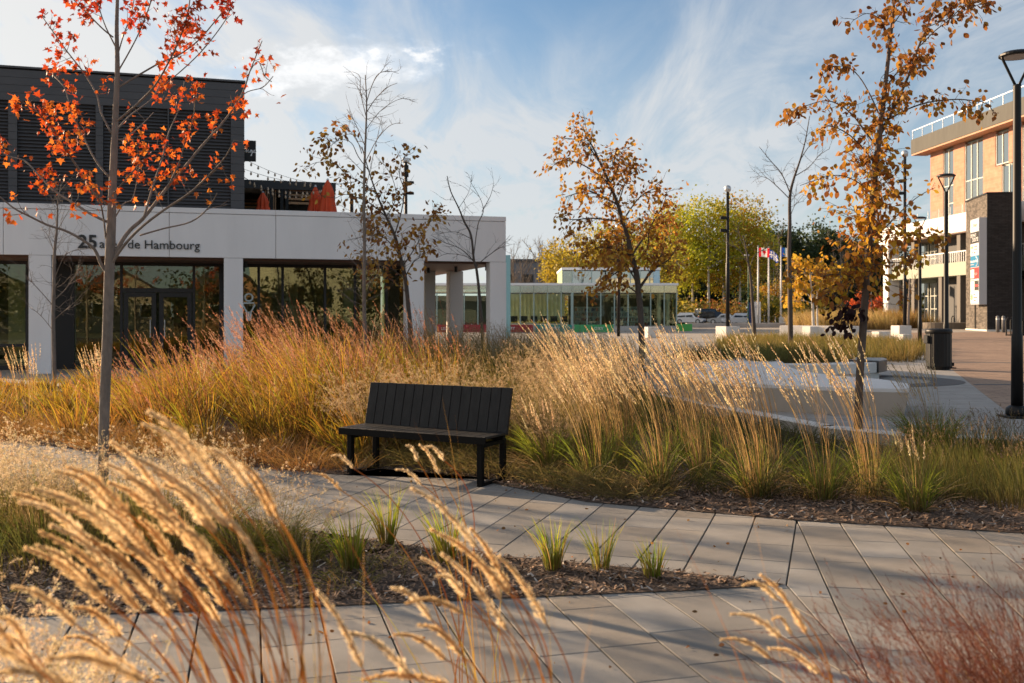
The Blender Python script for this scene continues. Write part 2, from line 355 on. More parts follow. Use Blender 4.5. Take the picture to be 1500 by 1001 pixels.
# dark ring set in the paving
def ring(name, cx, cy, r0, r1, z, m, a0=0, a1=2 * math.pi, k=64):
    th = np.linspace(a0, a1, k); mb = MB()
    v = np.concatenate([np.c_[cx + r0 * np.cos(th), cy + r0 * np.sin(th), np.full(k, z)], np.c_[cx + r1 * np.cos(th), cy + r1 * np.sin(th), np.full(k, z)],])
    f = np.array([(i, k + i, k + i + 1, i + 1) for i in range(k - 1)])
    return tag(mb.add(v, f).build(name, m), kind='structure')
ring('dark_paving_ring', 8.15, 22.55, 1.35, 2.05, 0.008, M_BAND)
M_APRON = brick_mat('apron_slabs', (0.355, 0.335, 0.31), (0.33, 0.31, 0.29), (0.20, 0.19, 0.18), 1.0, 2.4, 0.3, bump=0.1)
ground_sheet('pale_pavement', [(6.2, 11.95), (4.97, 12.33), (4.2, 13.35), (3.35, 16.2), (2.8, 18.5), (2.95, 22.4), (3.4, 30), (8, 40), (16.9, 40), (7.45, 14.6), (8.4, 12.5), (9.3, 11.3)], -0.02, 0.0, M_APRON)
# the kerb that closes the planting bed against the paving
kb = MB(); kp = PLAZA_EDGE[:6]
for (a, b) in zip(kp[:-1], kp[1:]):
    a = np.array(a); b = np.array(b); d = b - a; l = np.linalg.norm(d); f = frame((a[0], a[1], 0), d)
    kb.bev(-0.02, l + 0.02, -0.28, -0.001, -0.3, 0.012, 0.012, f)
tag(kb.build('kerb', M_CONC), kind='structure')
# parking asphalt and lawn beyond the plaza
M_ASPH = mat('asphalt', (0.06, 0.06, 0.062), 0.9, 0.2, 1.0)
ground_sheet('parking_asphalt', [(-90, 105.2), (90, 105.2), (90, 152), (-90, 152)], -0.3, -0.02, M_ASPH)
M_LAWN = mat('lawn', (0.09, 0.085, 0.03), 0.95, 0.35, 0.6)
ground_sheet('lawn', [(-300, 152.2), (300, 152.2), (300, 420), (-300, 420)], -0.3, 0.0, M_LAWN)

# pavers: three fields of long slabs meeting at the tip of the bed
TIP = np.array([1.5616, 5.594])
def clip(poly, p, d):
    """keep the part of a convex polygon lying left of the ray p + t d"""
    out = []; n = len(poly)
    s = [(d[0] * (q[1] - p[1]) - d[1] * (q[0] - p[0])) for q in poly]
    for i in range(n):
        j = (i + 1) % n
        if s[i] >= 0: out.append(poly[i])
        if (s[i] >= 0) != (s[j] >= 0):
            t = s[i] / (s[i] - s[j]); out.append(poly[i] + t * (poly[j] - poly[i]))
    return out
LA = np.array([0.3075, 0.9515]); MM = np.array([-0.035, -0.9994]); BB = np.array([-0.985, 0.17])
pav = MB()
def field(d, halfs, box, off, seed):
    r = random.Random(seed); d = np.array(d) / np.linalg.norm(d); n = np.array([d[1], -d[0]])
    w = 0.302; u0, u1, v0, v1 = box
    for i in range(int(u0 / w) - 1, int(u1 / w) + 2):
        v = v0 - r.random() * 0.5
        while v < v1:
            l = r.choice((0.30, 0.45, 0.45, 0.45, 0.6, 0.6)) * 0.98
            a0, a1 = i * w + off + 0.0045, (i + 1) * w + off - 0.0045; b0, b1 = v + 0.002, v + l - 0.002
            q = [TIP + n * a + d * b for a, b in ((a0, b0), (a1, b0), (a1, b1), (a0, b1))]
            c_ = (0.275 + 0.045 * r.uniform(-1, 1)); tint = r.uniform(-0.010, 0.014); dz = r.uniform(-0.0012, 0.0012)
            for hp, hd in halfs:
                if len(q) >= 3: q = clip(q, hp, hd)
            v += l
            if len(q) < 3: continue
            q = np.array(q); ar = 0.5 * abs(np.sum(q[:, 0] * np.roll(q[:, 1], -1) - np.roll(q[:, 0], -1) * q[:, 1]))
            if ar < 0.002: continue
            ctr = q.mean(0); k = len(q); e = 0.004
            if np.sum(q[:, 0] * np.roll(q[:, 1], -1) - np.roll(q[:, 0], -1) * q[:, 1]) < 0: q = q[::-1]
            dirs = ctr - q; dirs /= np.linalg.norm(dirs, axis=1)[:, None]
            top = q + dirs * e
            vv = np.concatenate([np.c_[q, np.full(k, -0.016)], np.c_[q, np.full(k, -0.004 + dz)], np.c_[top, np.full(k, dz)]])
            ff = [[2 * k + t for t in range(k)]] + [[t, (t + 1) % k, k + (t + 1) % k, k + t] for t in range(k)] + [[k + t, k + (t + 1) % k, 2 * k + (t + 1) % k, 2 * k + t] for t in range(k)]
            pav.add(vv, ff, (c_ + tint, c_ * 0.935, c_ * 0.845 - tint))
g = 0.004
FARL = [(np.array([0.6, 8.14]), np.array([-0.905, 0.425])), (np.array([2.0, 7.50]), np.array([-0.96, 0.28]))]
field((0.19, 0.98), [(TIP + np.array([g, 0]), -LA), (TIP + np.array([g, 0]), MM), FARL[1]], (-3, 9, -8, 2.6), -0.08, 1)
field((0.3075, 0.9515), [(TIP - np.array([g, 0]), LA), (TIP, -BB), (np.array([1.57, 8.3]), np.array([-0.875, 0.485])), (np.array([-.1, 9.95]), np.array([-.86, .52]))], (-18, 1, -3, 14), 0.0, 2)
field((-0.257, 0.966), [(TIP - np.array([g, 0]), -MM), (TIP, BB)], (-16, 2, -6, 3), 0.12, 3)
M_PAVER = mat('stone_paver', (0.3, 0.3, 0.3), 0.85, 0.27, 1.7, 0.5, 190, spec=0.2, attr=True)
tag(pav.build('path', M_PAVER), kind='structure')
ground_sheet('path_bedding', [(-15, 3), (-15, 17), (-9, 13.6), (-3, 10.15), (-1.4, 9.8), (-0.1, 9.2), (0.6, 8.12), (2.12, 7.33), (3.59, 6.9), (9.5, 5.3), (9.6, 1), (6, -2), (-6, -2)], -0.3, -0.013, mat('joint_sand', (0.035, 0.032, 0.028), 0.95))
# mulch beds
M_MULCH = mat('mulch', (0.085, 0.055, 0.038), 0.95, 0.55, 22, 1.0, 45)
def terrain(name, poly, step, m, z_of):
    p = np.asarray(poly, float); mb = MB()
    bm = bmesh.new(); vs = [bm.verts.new((x, y, 0)) for x, y in p[:, :2]]; bm.faces.new(vs)
    bmesh.ops.triangulate(bm, faces=bm.faces[:])
    lo, hi = p.min(0), p.max(0)
    for ax in (0, 1):
        for c in np.arange(lo[ax] + step, hi[ax], step):
            no = Vector((1, 0, 0)) if ax == 0 else Vector((0, 1, 0)); co = no * c
            bmesh.ops.bisect_plane(bm, geom=bm.verts[:] + bm.edges[:] + bm.faces[:], plane_co=co, plane_no=no)
    bm.verts.index_update(); v = np.array([q.co[:] for q in bm.verts]); v[:, 2] = z_of(v[:, 0], v[:, 1])
    f = [[q.index for q in fa.verts] for fa in bm.faces]; bm.free()
    fl = []
    for q in f:
        a, b, c = v[q[0]], v[q[1]], v[q[2]]
        fl.append(q if np.cross(b - a, c - a)[2] > 0 else q[::-1])
    return tag(mb.add(v, fl).build(name, m, smooth=True), kind='structure')
terrain('planting_bed', BED, 0.7, M_MULCH, bedz)
flat = lambda x, y: np.full(len(np.atleast_1d(x)), 0.006) + 0.012 * np.sin(np.asarray(x) * 3.1) * np.sin(np.asarray(y) * 4.3)
def tri_z(x, y): return 0.006 + 0.0 * np.asarray(x, float)
terrain('path_bed', TRI, 0.7, M_MULCH, tri_z)
terrain('near_bed', NEAR, 0.9, M_MULCH, lambda x, y: np.full(len(x), 0.012))
# wood chips lying loose on the mulch
def chips(n, poly, z_of, lo, hi, seed, big=1.0):
    r = np.random.default_rng(seed); p = np.c_[r.uniform(lo[0], hi[0], n * 3), r.uniform(lo[1], hi[1], n * 3)]
    p = p[inpoly(p, poly)][:n]; n = len(p)
    L_ = r.uniform(0.018, 0.06, n) * big; W = r.uniform(0.006, 0.016, n) * big; a = r.uniform(0, math.pi, n); t = r.normal(0, 0.32, n)
    d = np.c_[np.cos(a) * np.cos(t), np.sin(a) * np.cos(t), np.sin(t)]; s = np.c_[-np.sin(a), np.cos(a), r.normal(0, 0.35, n)]
    z = z_of(p[:, 0], p[:, 1]) + r.uniform(0.004, 0.020, n); c = np.c_[p, z]
    v = np.stack([c - d * L_[:, None] / 2 - s * W[:, None] / 2, c + d * L_[:, None] / 2 - s * W[:, None] * 0.3, c + d * L_[:, None] / 2 + s * W[:, None] * 0.4, c - d * L_[:, None] / 2 + s * W[:, None] / 2], 1)
    f = np.arange(n * 4).reshape(n, 4)
    b = r.uniform(0.35, 1.25, n) ** 1.3
    base = np.array([(0.24, 0.15, 0.095)]) * b[:, None]
    pale = r.random(n) < 0.06; base[pale] = np.array([0.42, 0.37, 0.32])
    return v.reshape(-1, 3), f, np.repeat(base, 4, 0)
mb = MB()
mb.add(*chips(15000, TRI, tri_z, (-4, 4.6), (1.6, 9.2), 1))
mb.add(*chips(17000, BED, bedz, (-3.2, 6.0), (6.5, 9.6), 2, 1.1))
mb.add(*chips(3000, BED, bedz, (3, 9), (8, 13.5), 3))
tag(mb.build('wood_chips', mat('wood_chip', (0.2, 0.13, 0.09), 0.9, attr=True)), 'loose brown wood chips scattered over the planting beds', 'mulch', kind='stuff')

# ------------------------------------------------------------------ low office building on the left
FB = frame((-11.93, 24.8, 0), (0.959, 0.284))
def ux(px, n=0.0):
    A = FB.A[:2] + FB.n * n; k = (px - CX) / F_PX
    return (A[1] * k - A[0]) / (FB.d[0] - FB.d[1] * k)
def zx(px, y, n=0.0):
    Y = (FB.A[:2] + FB.n * n)[1] + FB.d[1] * ux(px, n); return EYE + (HY - y) * Y / F_PX
off = thing('office_building', (-5, 27, 0), 'low white-panelled office building with charcoal louvred upper block behind the grasses', 'building')
UL, UR = -3.3, ux(741)
def fb(mb, *a, **k): return mb.box(*a, fr=FB, **k)
fb(MB(), UL, UR - 0.03, 0.06, 11, 3.02, 4.2).build('roof', M_CONC2, off)
seams = [UL, ux(5), ux(248), ux(404), ux(552), ux(688), UR]
for a, b in zip(seams[:-1], seams[1:]):
    pn = MB().bev(a + 0.006, b - 0.006, -0.02, 0.05, 3.0, 4.155, 0.006, FB).build('fascia_panel', M_PANEL, off)
    MB().bev(a + 0.003, b - 0.003, -0.035, 0.4, 4.165, 4.30, 0.006, FB).build('coping', M_PANEL, pn)
for a, b in ((42, 75), (328, 356), (595, 621), (718, 741.5)):
    MB().bev(ux(a), ux(b), -0.012, 0.45, 0.0, 2.995, 0.006, FB).build('column', M_PANEL, off)
MB().bev(UL, UL + .6, -0.012, 0.45, 0, 2.995, 0.006, FB).build('column', M_PANEL, off)
mb = MB(); fb(mb, UL, UR - 0.05, 0.47, 10.8, 2.95, 3.015); mb.build('soffit', M_SOFFIT, off)
NG = 2.2
# interior shell
mb = MB(); fb(mb, UL, ux(600, NG) - 0.05, 7.5, 7.7, 0, 2.94); mb.build('back_wall', M_INT, off)
mb = MB(); fb(mb, UL, ux(600, NG), NG + 0.05, 7.5, -0.02, 0.02); mb.build('interior_floor', M_FLOOR, off)
mb = MB(); fb(mb, UL, UL + .2, 2.2, 11, 0, 2.94); mb.build('end_wall', M_PANEL, off)
for px0, px1, n in ((12, 37, 3.2), (503, 519, 3.4), (425, 436, 6.0), (285, 300, 6.5), (180, 196, 6.8)):
    MB().bev(ux(px0, n), ux(px1, n), n, n + 0.4, 0.02, 2.94, 0.01, FB).build('inner_column', M_CREAM, off)
mb = MB()
for k in range(9):
    u = ux(110, 6) + k * 0.95; fb(mb, u, u + 0.7, 6.2, 6.6, 0.02, 0.75 + 0.25 * (k % 3))
mb.build('reception_desk', M_FLOOR, off)
# glazing
panes = [(-3.2, ux(40, NG)), (ux(40.5, NG), ux(73, NG)), (ux(107, NG), ux(177, NG)), (ux(179, NG), ux(283, NG)), (ux(285, NG), ux(323, NG)),
         (ux(340, NG), ux(378, NG)), (ux(380, NG), ux(413, NG)), (ux(415, NG), ux(475, NG)), (ux(477, NG), ux(519, NG)), (ux(521, NG), ux(565, NG)), (ux(567, NG), ux(600, NG))]
zt = 2.90; ztr = zx(230, 425, NG)
for i, (a, b) in enumerate(panes):
    if i == 3:
        fb(MB(), a + 0.02, b - 0.02, NG, NG + 0.02, ztr + 0.04, zt).build('window_pane', G_OFFICE, off)
    else: fb(MB(), a + 0.02, b - 0.02, NG, NG + 0.02, 0.12, zt).build('window_pane', G_OFFICE, off)
mb = MB()
for px in (40, 73, 107, 178, 284, 323, 340, 379, 414, 476, 520, 566, 600): fb(mb, ux(px, NG) - 0.035, ux(px, NG) + 0.035, NG - 0.05, NG + 0.09, 0.0, 2.945)
fb(mb, -3.0, ux(76, NG), NG - 0.045, NG + 0.085, 0.0, 0.12); fb(mb, -3.0, ux(76, NG), NG - 0.045, NG + 0.085, 0.62, 0.70)
fb(mb, ux(107, NG), ux(178, NG), NG - 0.045, NG + 0.085, 0, 0.12); fb(mb, ux(285, NG), ux(600, NG), NG - 0.045, NG + 0.085, 0, 0.42)
fb(mb, -3.0, ux(600, NG), NG - 0.055, NG + 0.095, 2.86, 2.948)
mb.build('window_frame', M_DARK, off)
mb = MB(); fb(mb, ux(77, NG), ux(106, NG), NG - 0.04, NG + 0.3, 0, 2.94); mb.build('dark_panel', M_DARK, off); mb = MB(); fb(mb, ux(324, NG), ux(339.5, NG), NG - 0.04, NG + 0.3, 0, 2.94); mb.build('dark_panel', M_DARK, off)
mb = MB(); fb(mb, ux(178.7, NG), ux(283.3, NG), NG - 0.06, NG + 0.08, ztr - 0.07, ztr + 0.05); mb.build('door_transom', M_DARK, off)
dl = [ux(179, NG), ux(231, NG), ux(283, NG)]
for a, b in zip(dl[:-1], dl[1:]):
    mb = MB()
    for (x0, x1, z0, z1) in ((a + .04, a + .16, 0.02, ztr - .08), (b - .16, b - .04, 0.02, ztr - .08), (a + .16, b - .16, .02, .24), (a + .16, b - .16, ztr - .2, ztr - .08)):
        fb(mb, x0, x1, NG - 0.03, NG + 0.03, z0, z1)
    d = mb.build('entrance_door', M_DARK, off)
    fb(MB(), a + .16, b - .16, NG - 0.008, NG + 0.008, .24, ztr - .2).build('door_pane', G_OFFICE, d)
    hx = b - .19 if a == dl[0] else a + .19
    MB().tube(FB(np.array([(hx, NG - .09, .85), (hx, NG - .09, 1.35)])), .014, 8).build('door_handle', M_STEEL, d)
# side return of the glazed part and the open corner
mb = MB(); fb(mb, ux(600, NG) + 0.02, ux(600, NG) + 0.05, NG + 0.1, 7.6, 0.1, 2.93); mb.build('window_pane', G_OFFICE, off)
for px0, px1, n in ((623, 638, 5.6), (659, 678.5, 5.2)):
    MB().bev(ux(px0, n), ux(px1, n), n, n + 0.55, 0.0, 2.945, 0.006, FB).build('inner_column', mat('bounce_warmed_panel', (0.62, 0.54, 0.47), 0.5), off)  # panel colour carries the warm bounced light under the open corner
mb = MB()
for px, n in ((612, 0.6), (628, 3.0), (668, 2.0), (713, 0.75), (82, 0.7), (360, 0.7), (333, 0.7)):
    mb.lathe([(0.045, 2.78), (0.05, 2.79), (0.05, 2.949)], *FB(np.array([[ux(px, n), n, 0]]))[0][:2], k=12)
mb.build('soffit_lamp', M_DARK, off)
# lettering
text_mb('25', 0.47, FB, ux(114), -0.03, 3.20, 0.02, bold=0.012).build('house_number', M_LETTER, off)
uw = ux(145.5)
for wd in ('allée', 'de', 'Hambourg'):
    tm = text_mb(wd, 0.322, FB, uw, -0.03, 3.205, 0.02); tm.build('street_name', M_LETTER, off)
    uw = float(np.max((np.concatenate(tm.v)[:, :2] - FB.A[:2]) @ FB.d)) + 0.095
# outline figure on the glass
def sym(u, z, s):
    mb = MB(); th = np.linspace(0, 2 * math.pi, 25); r = 0.17 * s
    c = np.c_[u + r * np.cos(th), np.full(25, NG - 0.02), z + 0.86 * s + r * np.sin(th)]
    mb.tube(FB(c), 0.025, 6, cap=False)
    o = [(-.24, .60), (.24, .60), (.27, .50), (.10, .20), (.07, -.22)]; o2 = [(-.24, .60), (-.27, .50), (-.10, .20), (-.07, -.22)]
    for q in (o, o2, [(0, .2), (0, -.22)]):
        mb.tube(FB(np.array([(u + a * s, NG - 0.02, z + b * s) for a, b in q])), 0.024, 6)
    return mb
sym(ux(364.5, NG), zx(364.5, 463, NG), 0.62).build('figure_decal', mat('pale_blue_vinyl', (0.80, 0.90, 0.92), 0.5), off)
# charcoal upper block
NB = 0.7; UBR = ux(358, NB); UBL = -2.7; ZB = 7.86
def zb(px, y): return zx(px, y, NB)
core = MB(); fb(core, UBL, UBR, NB + 0.12, 9.5, 4.19, ZB - 0.03); core.build('upper_block', M_CHAR, off)
sid = MB(); z = 4.2
bays = [(UBL + .3, ux(12, NB)), (ux(25, NB), ux(140, NB)), (ux(151, NB), ux(245.5, NB)), (ux(247.5, NB), ux(338, NB))]
ZL = 7.05
k = 0
while z < ZB - 0.1:
    h = min(0.2, ZB - 0.02 - z)
    if z + h <= ZL:
        xs = [UBL] + [q for b in bays for q in b] + [UBR]
        for a, b in zip(xs[0::2], xs[1::2]): fb(sid, a, b, NB, NB + 0.119, z + 0.007, z + h)
    else: fb(sid, UBL, UBR, NB, NB + 0.119, z + 0.007, z + h)
    z += h
sid.build('cladding_boards', M_CHAR, off)
mb = MB(); fb(mb, UBL - .02, UBR + .03, NB - .03, NB + 0.3, ZB - 0.02, ZB + 0.03); mb.build('roof_edge', M_CHAR, off)
zl0 = 4.2; zl1 = 4.2 + 0.2 * math.floor((ZL - 4.2) / 0.2 + 1e-6)
for a, b in bays:
    mb = MB(); n_ = int((zl1 - zl0) / 0.088)
    for i in range(n_):
        zc = zl0 + (i + 0.5) * (zl1 - zl0) / n_
        v = np.array([(x, y, zz) for x in (a + .004, b - .004) for (y, zz) in ((NB + .03, zc - .034), (NB + .045, zc - .034), (NB + .112, zc + .03), (NB + .10, zc + .036))])
        f = np.array([(0, 1, 5, 4), (1, 2, 6, 5), (2, 3, 7, 6), (3, 0, 4, 7)])
        mb.add(FB(v), f)
    mb.build('louvre_panel', mat('louvre_metal', (0.085, 0.083, 0.088), 0.45), off)
mb = MB(); fb(mb, ux(27, 4.5), ux(206, 4.5), 4.5, 8.5, ZB, 8.33); mb.build('roof_unit', mat('grey_metal_panel', (0.30, 0.31, 0.32), 0.5), off)
mb = MB(); fb(mb, UL + .3, UR - .4, 0.5, 10.6, 4.18, 4.20); mb.build('roof_deck', M_CONC2, off)
# ------- things on the terrace
NP_ = 6.0
pg = thing('pergola', FB(np.array([[ux(430, NP_), NP_, 4.2]]))[0], 'dark flat-roofed pergola with wooden slats on the terrace beside the charcoal block', 'pergola')
ua, ub = ux(340, NP_), ux(492, NP_)
zt_ = zx(420, 268, NP_)
mb = MB(); fb(mb, ua, ub, NP_, NP_ + 3.5, zt_ - 0.22, zt_ + 0.06); mb.build('roof', M_DARK, pg)
for px in (398, 413, 420.5, 489):
    fb(MB(), ux(px, NP_) - .05, ux(px, NP_) + .05, NP_ + .05, NP_ + .15, 4.2, zt_ - .22).build('post', M_BLACK, pg)
    fb(MB(), ux(px, NP_) - .05, ux(px, NP_) + .05, NP_ + 3.2, NP_ + 3.3, 4.2, zt_ - .22).build('post', M_BLACK, pg)
M_WOOD = mat('warm_wood', (0.42, 0.23, 0.11), 0.6, 0.2, 4)
for y in (279, 285.5, 291, 297):
    fb(MB(), ux(421, NP_), ux(489, NP_), NP_ + .16, NP_ + .20, zx(440, y, NP_) - .04, zx(440, y, NP_) + .035).build('slat', M_WOOD, pg)
    fb(MB(), ux(345, NP_), ux(385, NP_), NP_ + 3.31, NP_ + 3.35, zx(440, y, NP_) - .02, zx(440, y, NP_) + .05).build('slat', M_WOOD, pg)
for i in range(6):
    px = 389 + i * 3; fb(MB(), ux(px, NP_) - .02, ux(px, NP_) + .02, NP_ + .2, NP_ + .26, 4.3, zt_ - .22).build('upright_slat', M_WOOD, pg)
mb = MB(); fb(mb, ux(342, NP_), ux(480, NP_), NP_ + 3.4, NP_ + 3.5, 4.75, zt_ - .22); mb.build('back_screen', M_DARK, pg)
def parasol(px, ytop, n, label, s=1.0):
    b = FB(np.array([[ux(px, n), n, 4.2]]))[0]; zt = zx(px, ytop, n); h = zt - 4.2
    t = thing('closed_parasol', b, label, 'parasol', 'closed orange parasols on the terrace')
    MB().tube([b, b + (0, 0, h)], 0.025, 8).build('pole', M_STEEL, t)
    mb = MB(); k = 40; th = np.arange(k) * 2 * math.pi / k
    rows = [(0.02, 0.99), (0.06, .93), (0.12, .80), (0.155, .66), (0.135, .60), (0.17, .45), (0.20, .28), (0.22, .12), (0.2, .11)]
    v = []; cl = []
    for r, q in rows:
        fo = 1 + 0.28 * np.cos(th * 8) * min(1, (1 - q) * 2.5); v.append(np.c_[b[0] + r * s * fo * np.cos(th), b[1] + r * s * fo * np.sin(th), np.full(k, 4.2 + h * q)])
    v = np.concatenate(v); i = np.arange(len(rows) - 1)[:, None] * k; j = np.arange(k)[None]; j2 = (j + 1) % k
    f = np.stack([i + j, i + k + j, i + k + j2, i + j2], -1).reshape(-1, 4)
    mb.add(v, f).build('folded_canopy', mat('orange_canvas', (0.72, 0.085, 0.02), 0.7, 0.12, 6), t, smooth=True)
    MB().lathe([(0.03, 4.2 + h * .97), (0.045, 4.2 + h * .985), (0.02, 4.2 + h * 1.02)], b[0], b[1], 10).build('finial', M_STEEL, t)
parasol(385, 281.5, 3.0, 'single closed orange parasol standing nearest the charcoal block')
parasol(462, 273, 3.2, 'left closed orange parasol of the pair half hidden by brown leaves', 1.05)
parasol(480, 263, 2.6, 'tallest closed orange parasol of the pair half hidden by brown leaves', 1.1)
# lounge sign, string lights, floodlight poles
sg = MB(); n = 0.95; fb(sg, UBR + 0.002, ux(375, n), n, n + 0.12, zx(366, 236, n), zx(366, 206, n))
sgo = thing('lounge_sign', FB(np.array([[UBR + .1, n, 6]]))[0], 'small black sign with white script ending in nge at the corner of the charcoal block', 'sign')
sg.build('sign_board', M_BLACK, sgo)
mb = MB()
def script(strokes, u, z, s, n, r):
    for q in strokes:
        q = np.array(q, float); t = np.linspace(0, len(q) - 1, len(q) * 5); i = np.clip(t.astype(int), 0, len(q) - 2); fr_ = t - i
        p0, p1, p2, p3 = q[np.clip(i - 1, 0, len(q) - 1)], q[i], q[i + 1], q[np.clip(i + 2, 0, len(q) - 1)]; a = fr_[:, None]
        w = 0.5 * ((2 * p1) + (-p0 + p2) * a + (2 * p0 - 5 * p1 + 4 * p2 - p3) * a ** 2 + (-p0 + 3 * p1 - 3 * p2 + p3) * a ** 3)
        mb.tube(FB(np.c_[u + w[:, 0] * s, np.full(len(w), n), z + w[:, 1] * s]), r, 5)
script([[(-.2, .1), (.0, .45), (.1, .5), (.08, .0), (.3, .45), (.45, .45), (.45, .05), (.6, .1), (.8, .3), (1.05, .48), (.85, .5), (.75, .2), (.9, .08), (1.1, .4), (1.12, .3), (1.0, -.5), (.82, -.55), (.95, -.2), (1.3, .15), (1.5, .35), (1.5, .5), (1.38, .4), (1.4, .1), (1.6, .05), (1.85, .3)]], UBR + 0.05, zx(366, 224, n), 0.15, n - 0.012, 0.008)
mb.build('script_lettering', M_WHITE, sgo)
def string_light(p, q, sag, nb, label):
    t = thing('string_light', (np.array(p) + np.array(q)) / 2, label, 'string lights', 'string lights over the terrace')
    s_ = np.linspace(0, 1, 41); pts = np.outer(1 - s_, p) + np.outer(s_, q); pts[:, 2] -= sag * 4 * s_ * (1 - s_)
    MB().tube(pts, 0.006, 4).build('cord', M_BLACK, t)
    for i in range(nb):
        c = pts[int((i + .5) / nb * 40)]
        MB().lathe([(0.008, c[2] - .11), (0.03, c[2] - .085), (0.032, c[2] - .06), (0.018, c[2] - .025), (0.012, c[2])], c[0], c[1], 8).build('bulb', mat('lamp_glass', (0.55, 0.40, 0.26), 0.2), t, smooth=True)
def fp(px, y, n): return FB(np.array([[ux(px, n), n, zx(px, y, n)]]))[0]
string_light(fp(352, 230, 1.6), fp(520, 266, 9), 0.35, 17, 'upper string of warm bulbs seen against the sky above the pergola')
string_light(fp(352, 246, 1.4), fp(520, 267, 8), 0.25, 17, 'second string of warm bulbs just above the pergola roof line')
string_light(fp(352, 258, 1.4), fp(480, 276, 3.0), 0.25, 15, 'string of warm bulbs hanging in front of the pergola fascia')
string_light(fp(352, 255, 1.2), fp(476, 275, 4.5), 0.42, 15, 'lowest string of warm bulbs sagging across the pergola front')
def flood_pole(px, ytop, n, label):
    b = fp(px, 310, n); b[2] = 4.2; zt = zx(px, ytop, n)
    t = thing('floodlight_pole', b, label, 'lamp post')
    MB().tube([b, (b[0], b[1], zt)], 0.06, 10).build('pole', M_BLACK, t)
    MB().bev(b[0] - .12, b[0] + .13, b[1] - .1, b[1] + .14, zt - 0.02, zt + 0.16, 0.03).build('lamp_head', M_STEEL, t)
    for dz in (.75, 1.15): MB().bev(b[0] + .05, b[0] + .30, b[1] - .05, b[1] + .08, zt - dz - .05, zt - dz + .05, 0.02).build('spotlight', M_BLACK, t)
    MB().bev(b[0] - .07, b[0] + .1, b[1] - .08, b[1] + .08, zt - .55, zt - .1, 0.02).build('control_box', M_BLACK, t)
flood_pole(594.5, 238, 9.0, 'tall black floodlight pole rising from the roof terrace behind the brown-leaved tree')
b = fp(515, 305, 9.5); b[2] = 4.2
t = thing('terrace_post', b, 'short dark post on the terrace right of the closed parasols', 'post')
MB().tube([b, (b[0], b[1], zx(515, 285, 9.5))], 0.07, 8).build('shaft', M_BLACK, t); MB().bev(b[0] - .1, b[0] + .1, b[1] - .1, b[1] + .1, zx(515, 285, 9.5), zx(515, 284, 9.5), .005).build('cap', M_BLACK, t)
# ------------------------------------------------------------------ slatted bench
FBN = frame((-1.583, 9.418, 0), (0.880, -0.474))
bench = thing('bench', FBN(np.array([[0.74, 0.2, 0]]))[0], 'black metal bench with vertical back planks standing beside the path', 'bench')
M_BENCH = mat('black_bench_boards', (0.015, 0.0145, 0.014), 0.55, 0.45, 5, 0.35, 60, spec=0.28, stretch=(3, 3, 1))
M_BENCHF = mat('black_powder_coat', (0.006, 0.006, 0.006), 0.5, 0.1, 9, spec=0.12)
NPL = 15; bu0, bu1 = -0.055, 1.555
for i in range(NPL):
    a = bu0 + (bu1 - bu0) * i / NPL; b_ = bu0 + (bu1 - bu0) * (i + 1) / NPL
    mb = MB(); j = 0.002 * rnd.uniform(-1, 1)
    bm = MB().bev(a + 0.0025, b_ - 0.0025, -0.016, 0.016, 0.0, 0.43 + j, 0.003)
    v = np.concatenate(bm.v); nn = 0.365 + v[:, 2] * 0.235 + v[:, 1] * 0.97; zz = 0.432 + v[:, 2] * 0.972 - v[:, 1] * 0.235
    mb.add(FBN(np.c_[v[:, 0], nn, zz]), [[int(q) for q in p] for p in np.split(np.concatenate(bm.lp), np.cumsum(np.concatenate(bm.sz))[:-1])])
    mb.build('back_plank', M_BENCH, bench)
    MB().bev(a + 0.0025, b_ - 0.0025, -0.04, 0.36, 0.43 + j * .6, 0.452 + j * .6, 0.003, FBN).build('seat_plank', M_BENCH, bench)
mb = MB(); mb.bev(bu0 - 0.004, bu1 + 0.004, -0.052, -0.0405, 0.385, 0.450, 0.003, FBN); mb.build('front_rail', M_BENCHF, bench)
mb = MB(); mb.bev(bu0 + 0.01, bu1 - 0.01, 0.30, 0.345, 0.385, 0.429, 0.003, FBN); mb.build('rear_rail', M_BENCHF, bench)
mb = MB(); f2 = lambda v: FBN(np.c_[v[:, 0], 0.365 + v[:, 2] * 0.235 + v[:, 1] * 0.97, 0.432 + v[:, 2] * 0.972 - v[:, 1] * 0.235])
mb.bev(bu0 + 0.02, bu1 - 0.02, 0.0165, 0.05, 0.30, 0.345, 0.003, f2); mb.build('back_rail', M_BENCHF, bench)
for u in (0.0, 1.44):
    lg = MB().bev(u, u + 0.052, 0.0, 0.055, 0.0, 0.384, 0.004, FBN).build('leg_frame', M_BENCHF, bench)
    MB().bev(u + .0005, u + 0.0515, 0.407, 0.462, 0.0, 0.384, 0.004, FBN).build('rear_leg', M_BENCHF, lg)
    MB().bev(u + 0.001, u + 0.051, 0.0555, 0.4065, 0.0, 0.035, 0.004, FBN).build('floor_bar', M_BENCHF, lg)
    MB().bev(u + 0.001, u + 0.051, 0.0555, 0.4065, 0.345, 0.384, 0.004, FBN).build('seat_bearer', M_BENCHF, lg)
    MB().tube(FBN(np.array([(u + .026, .435, .38), (u + .026, .47, .80)])), 0.02, 8).build('back_brace', M_BENCHF, lg)

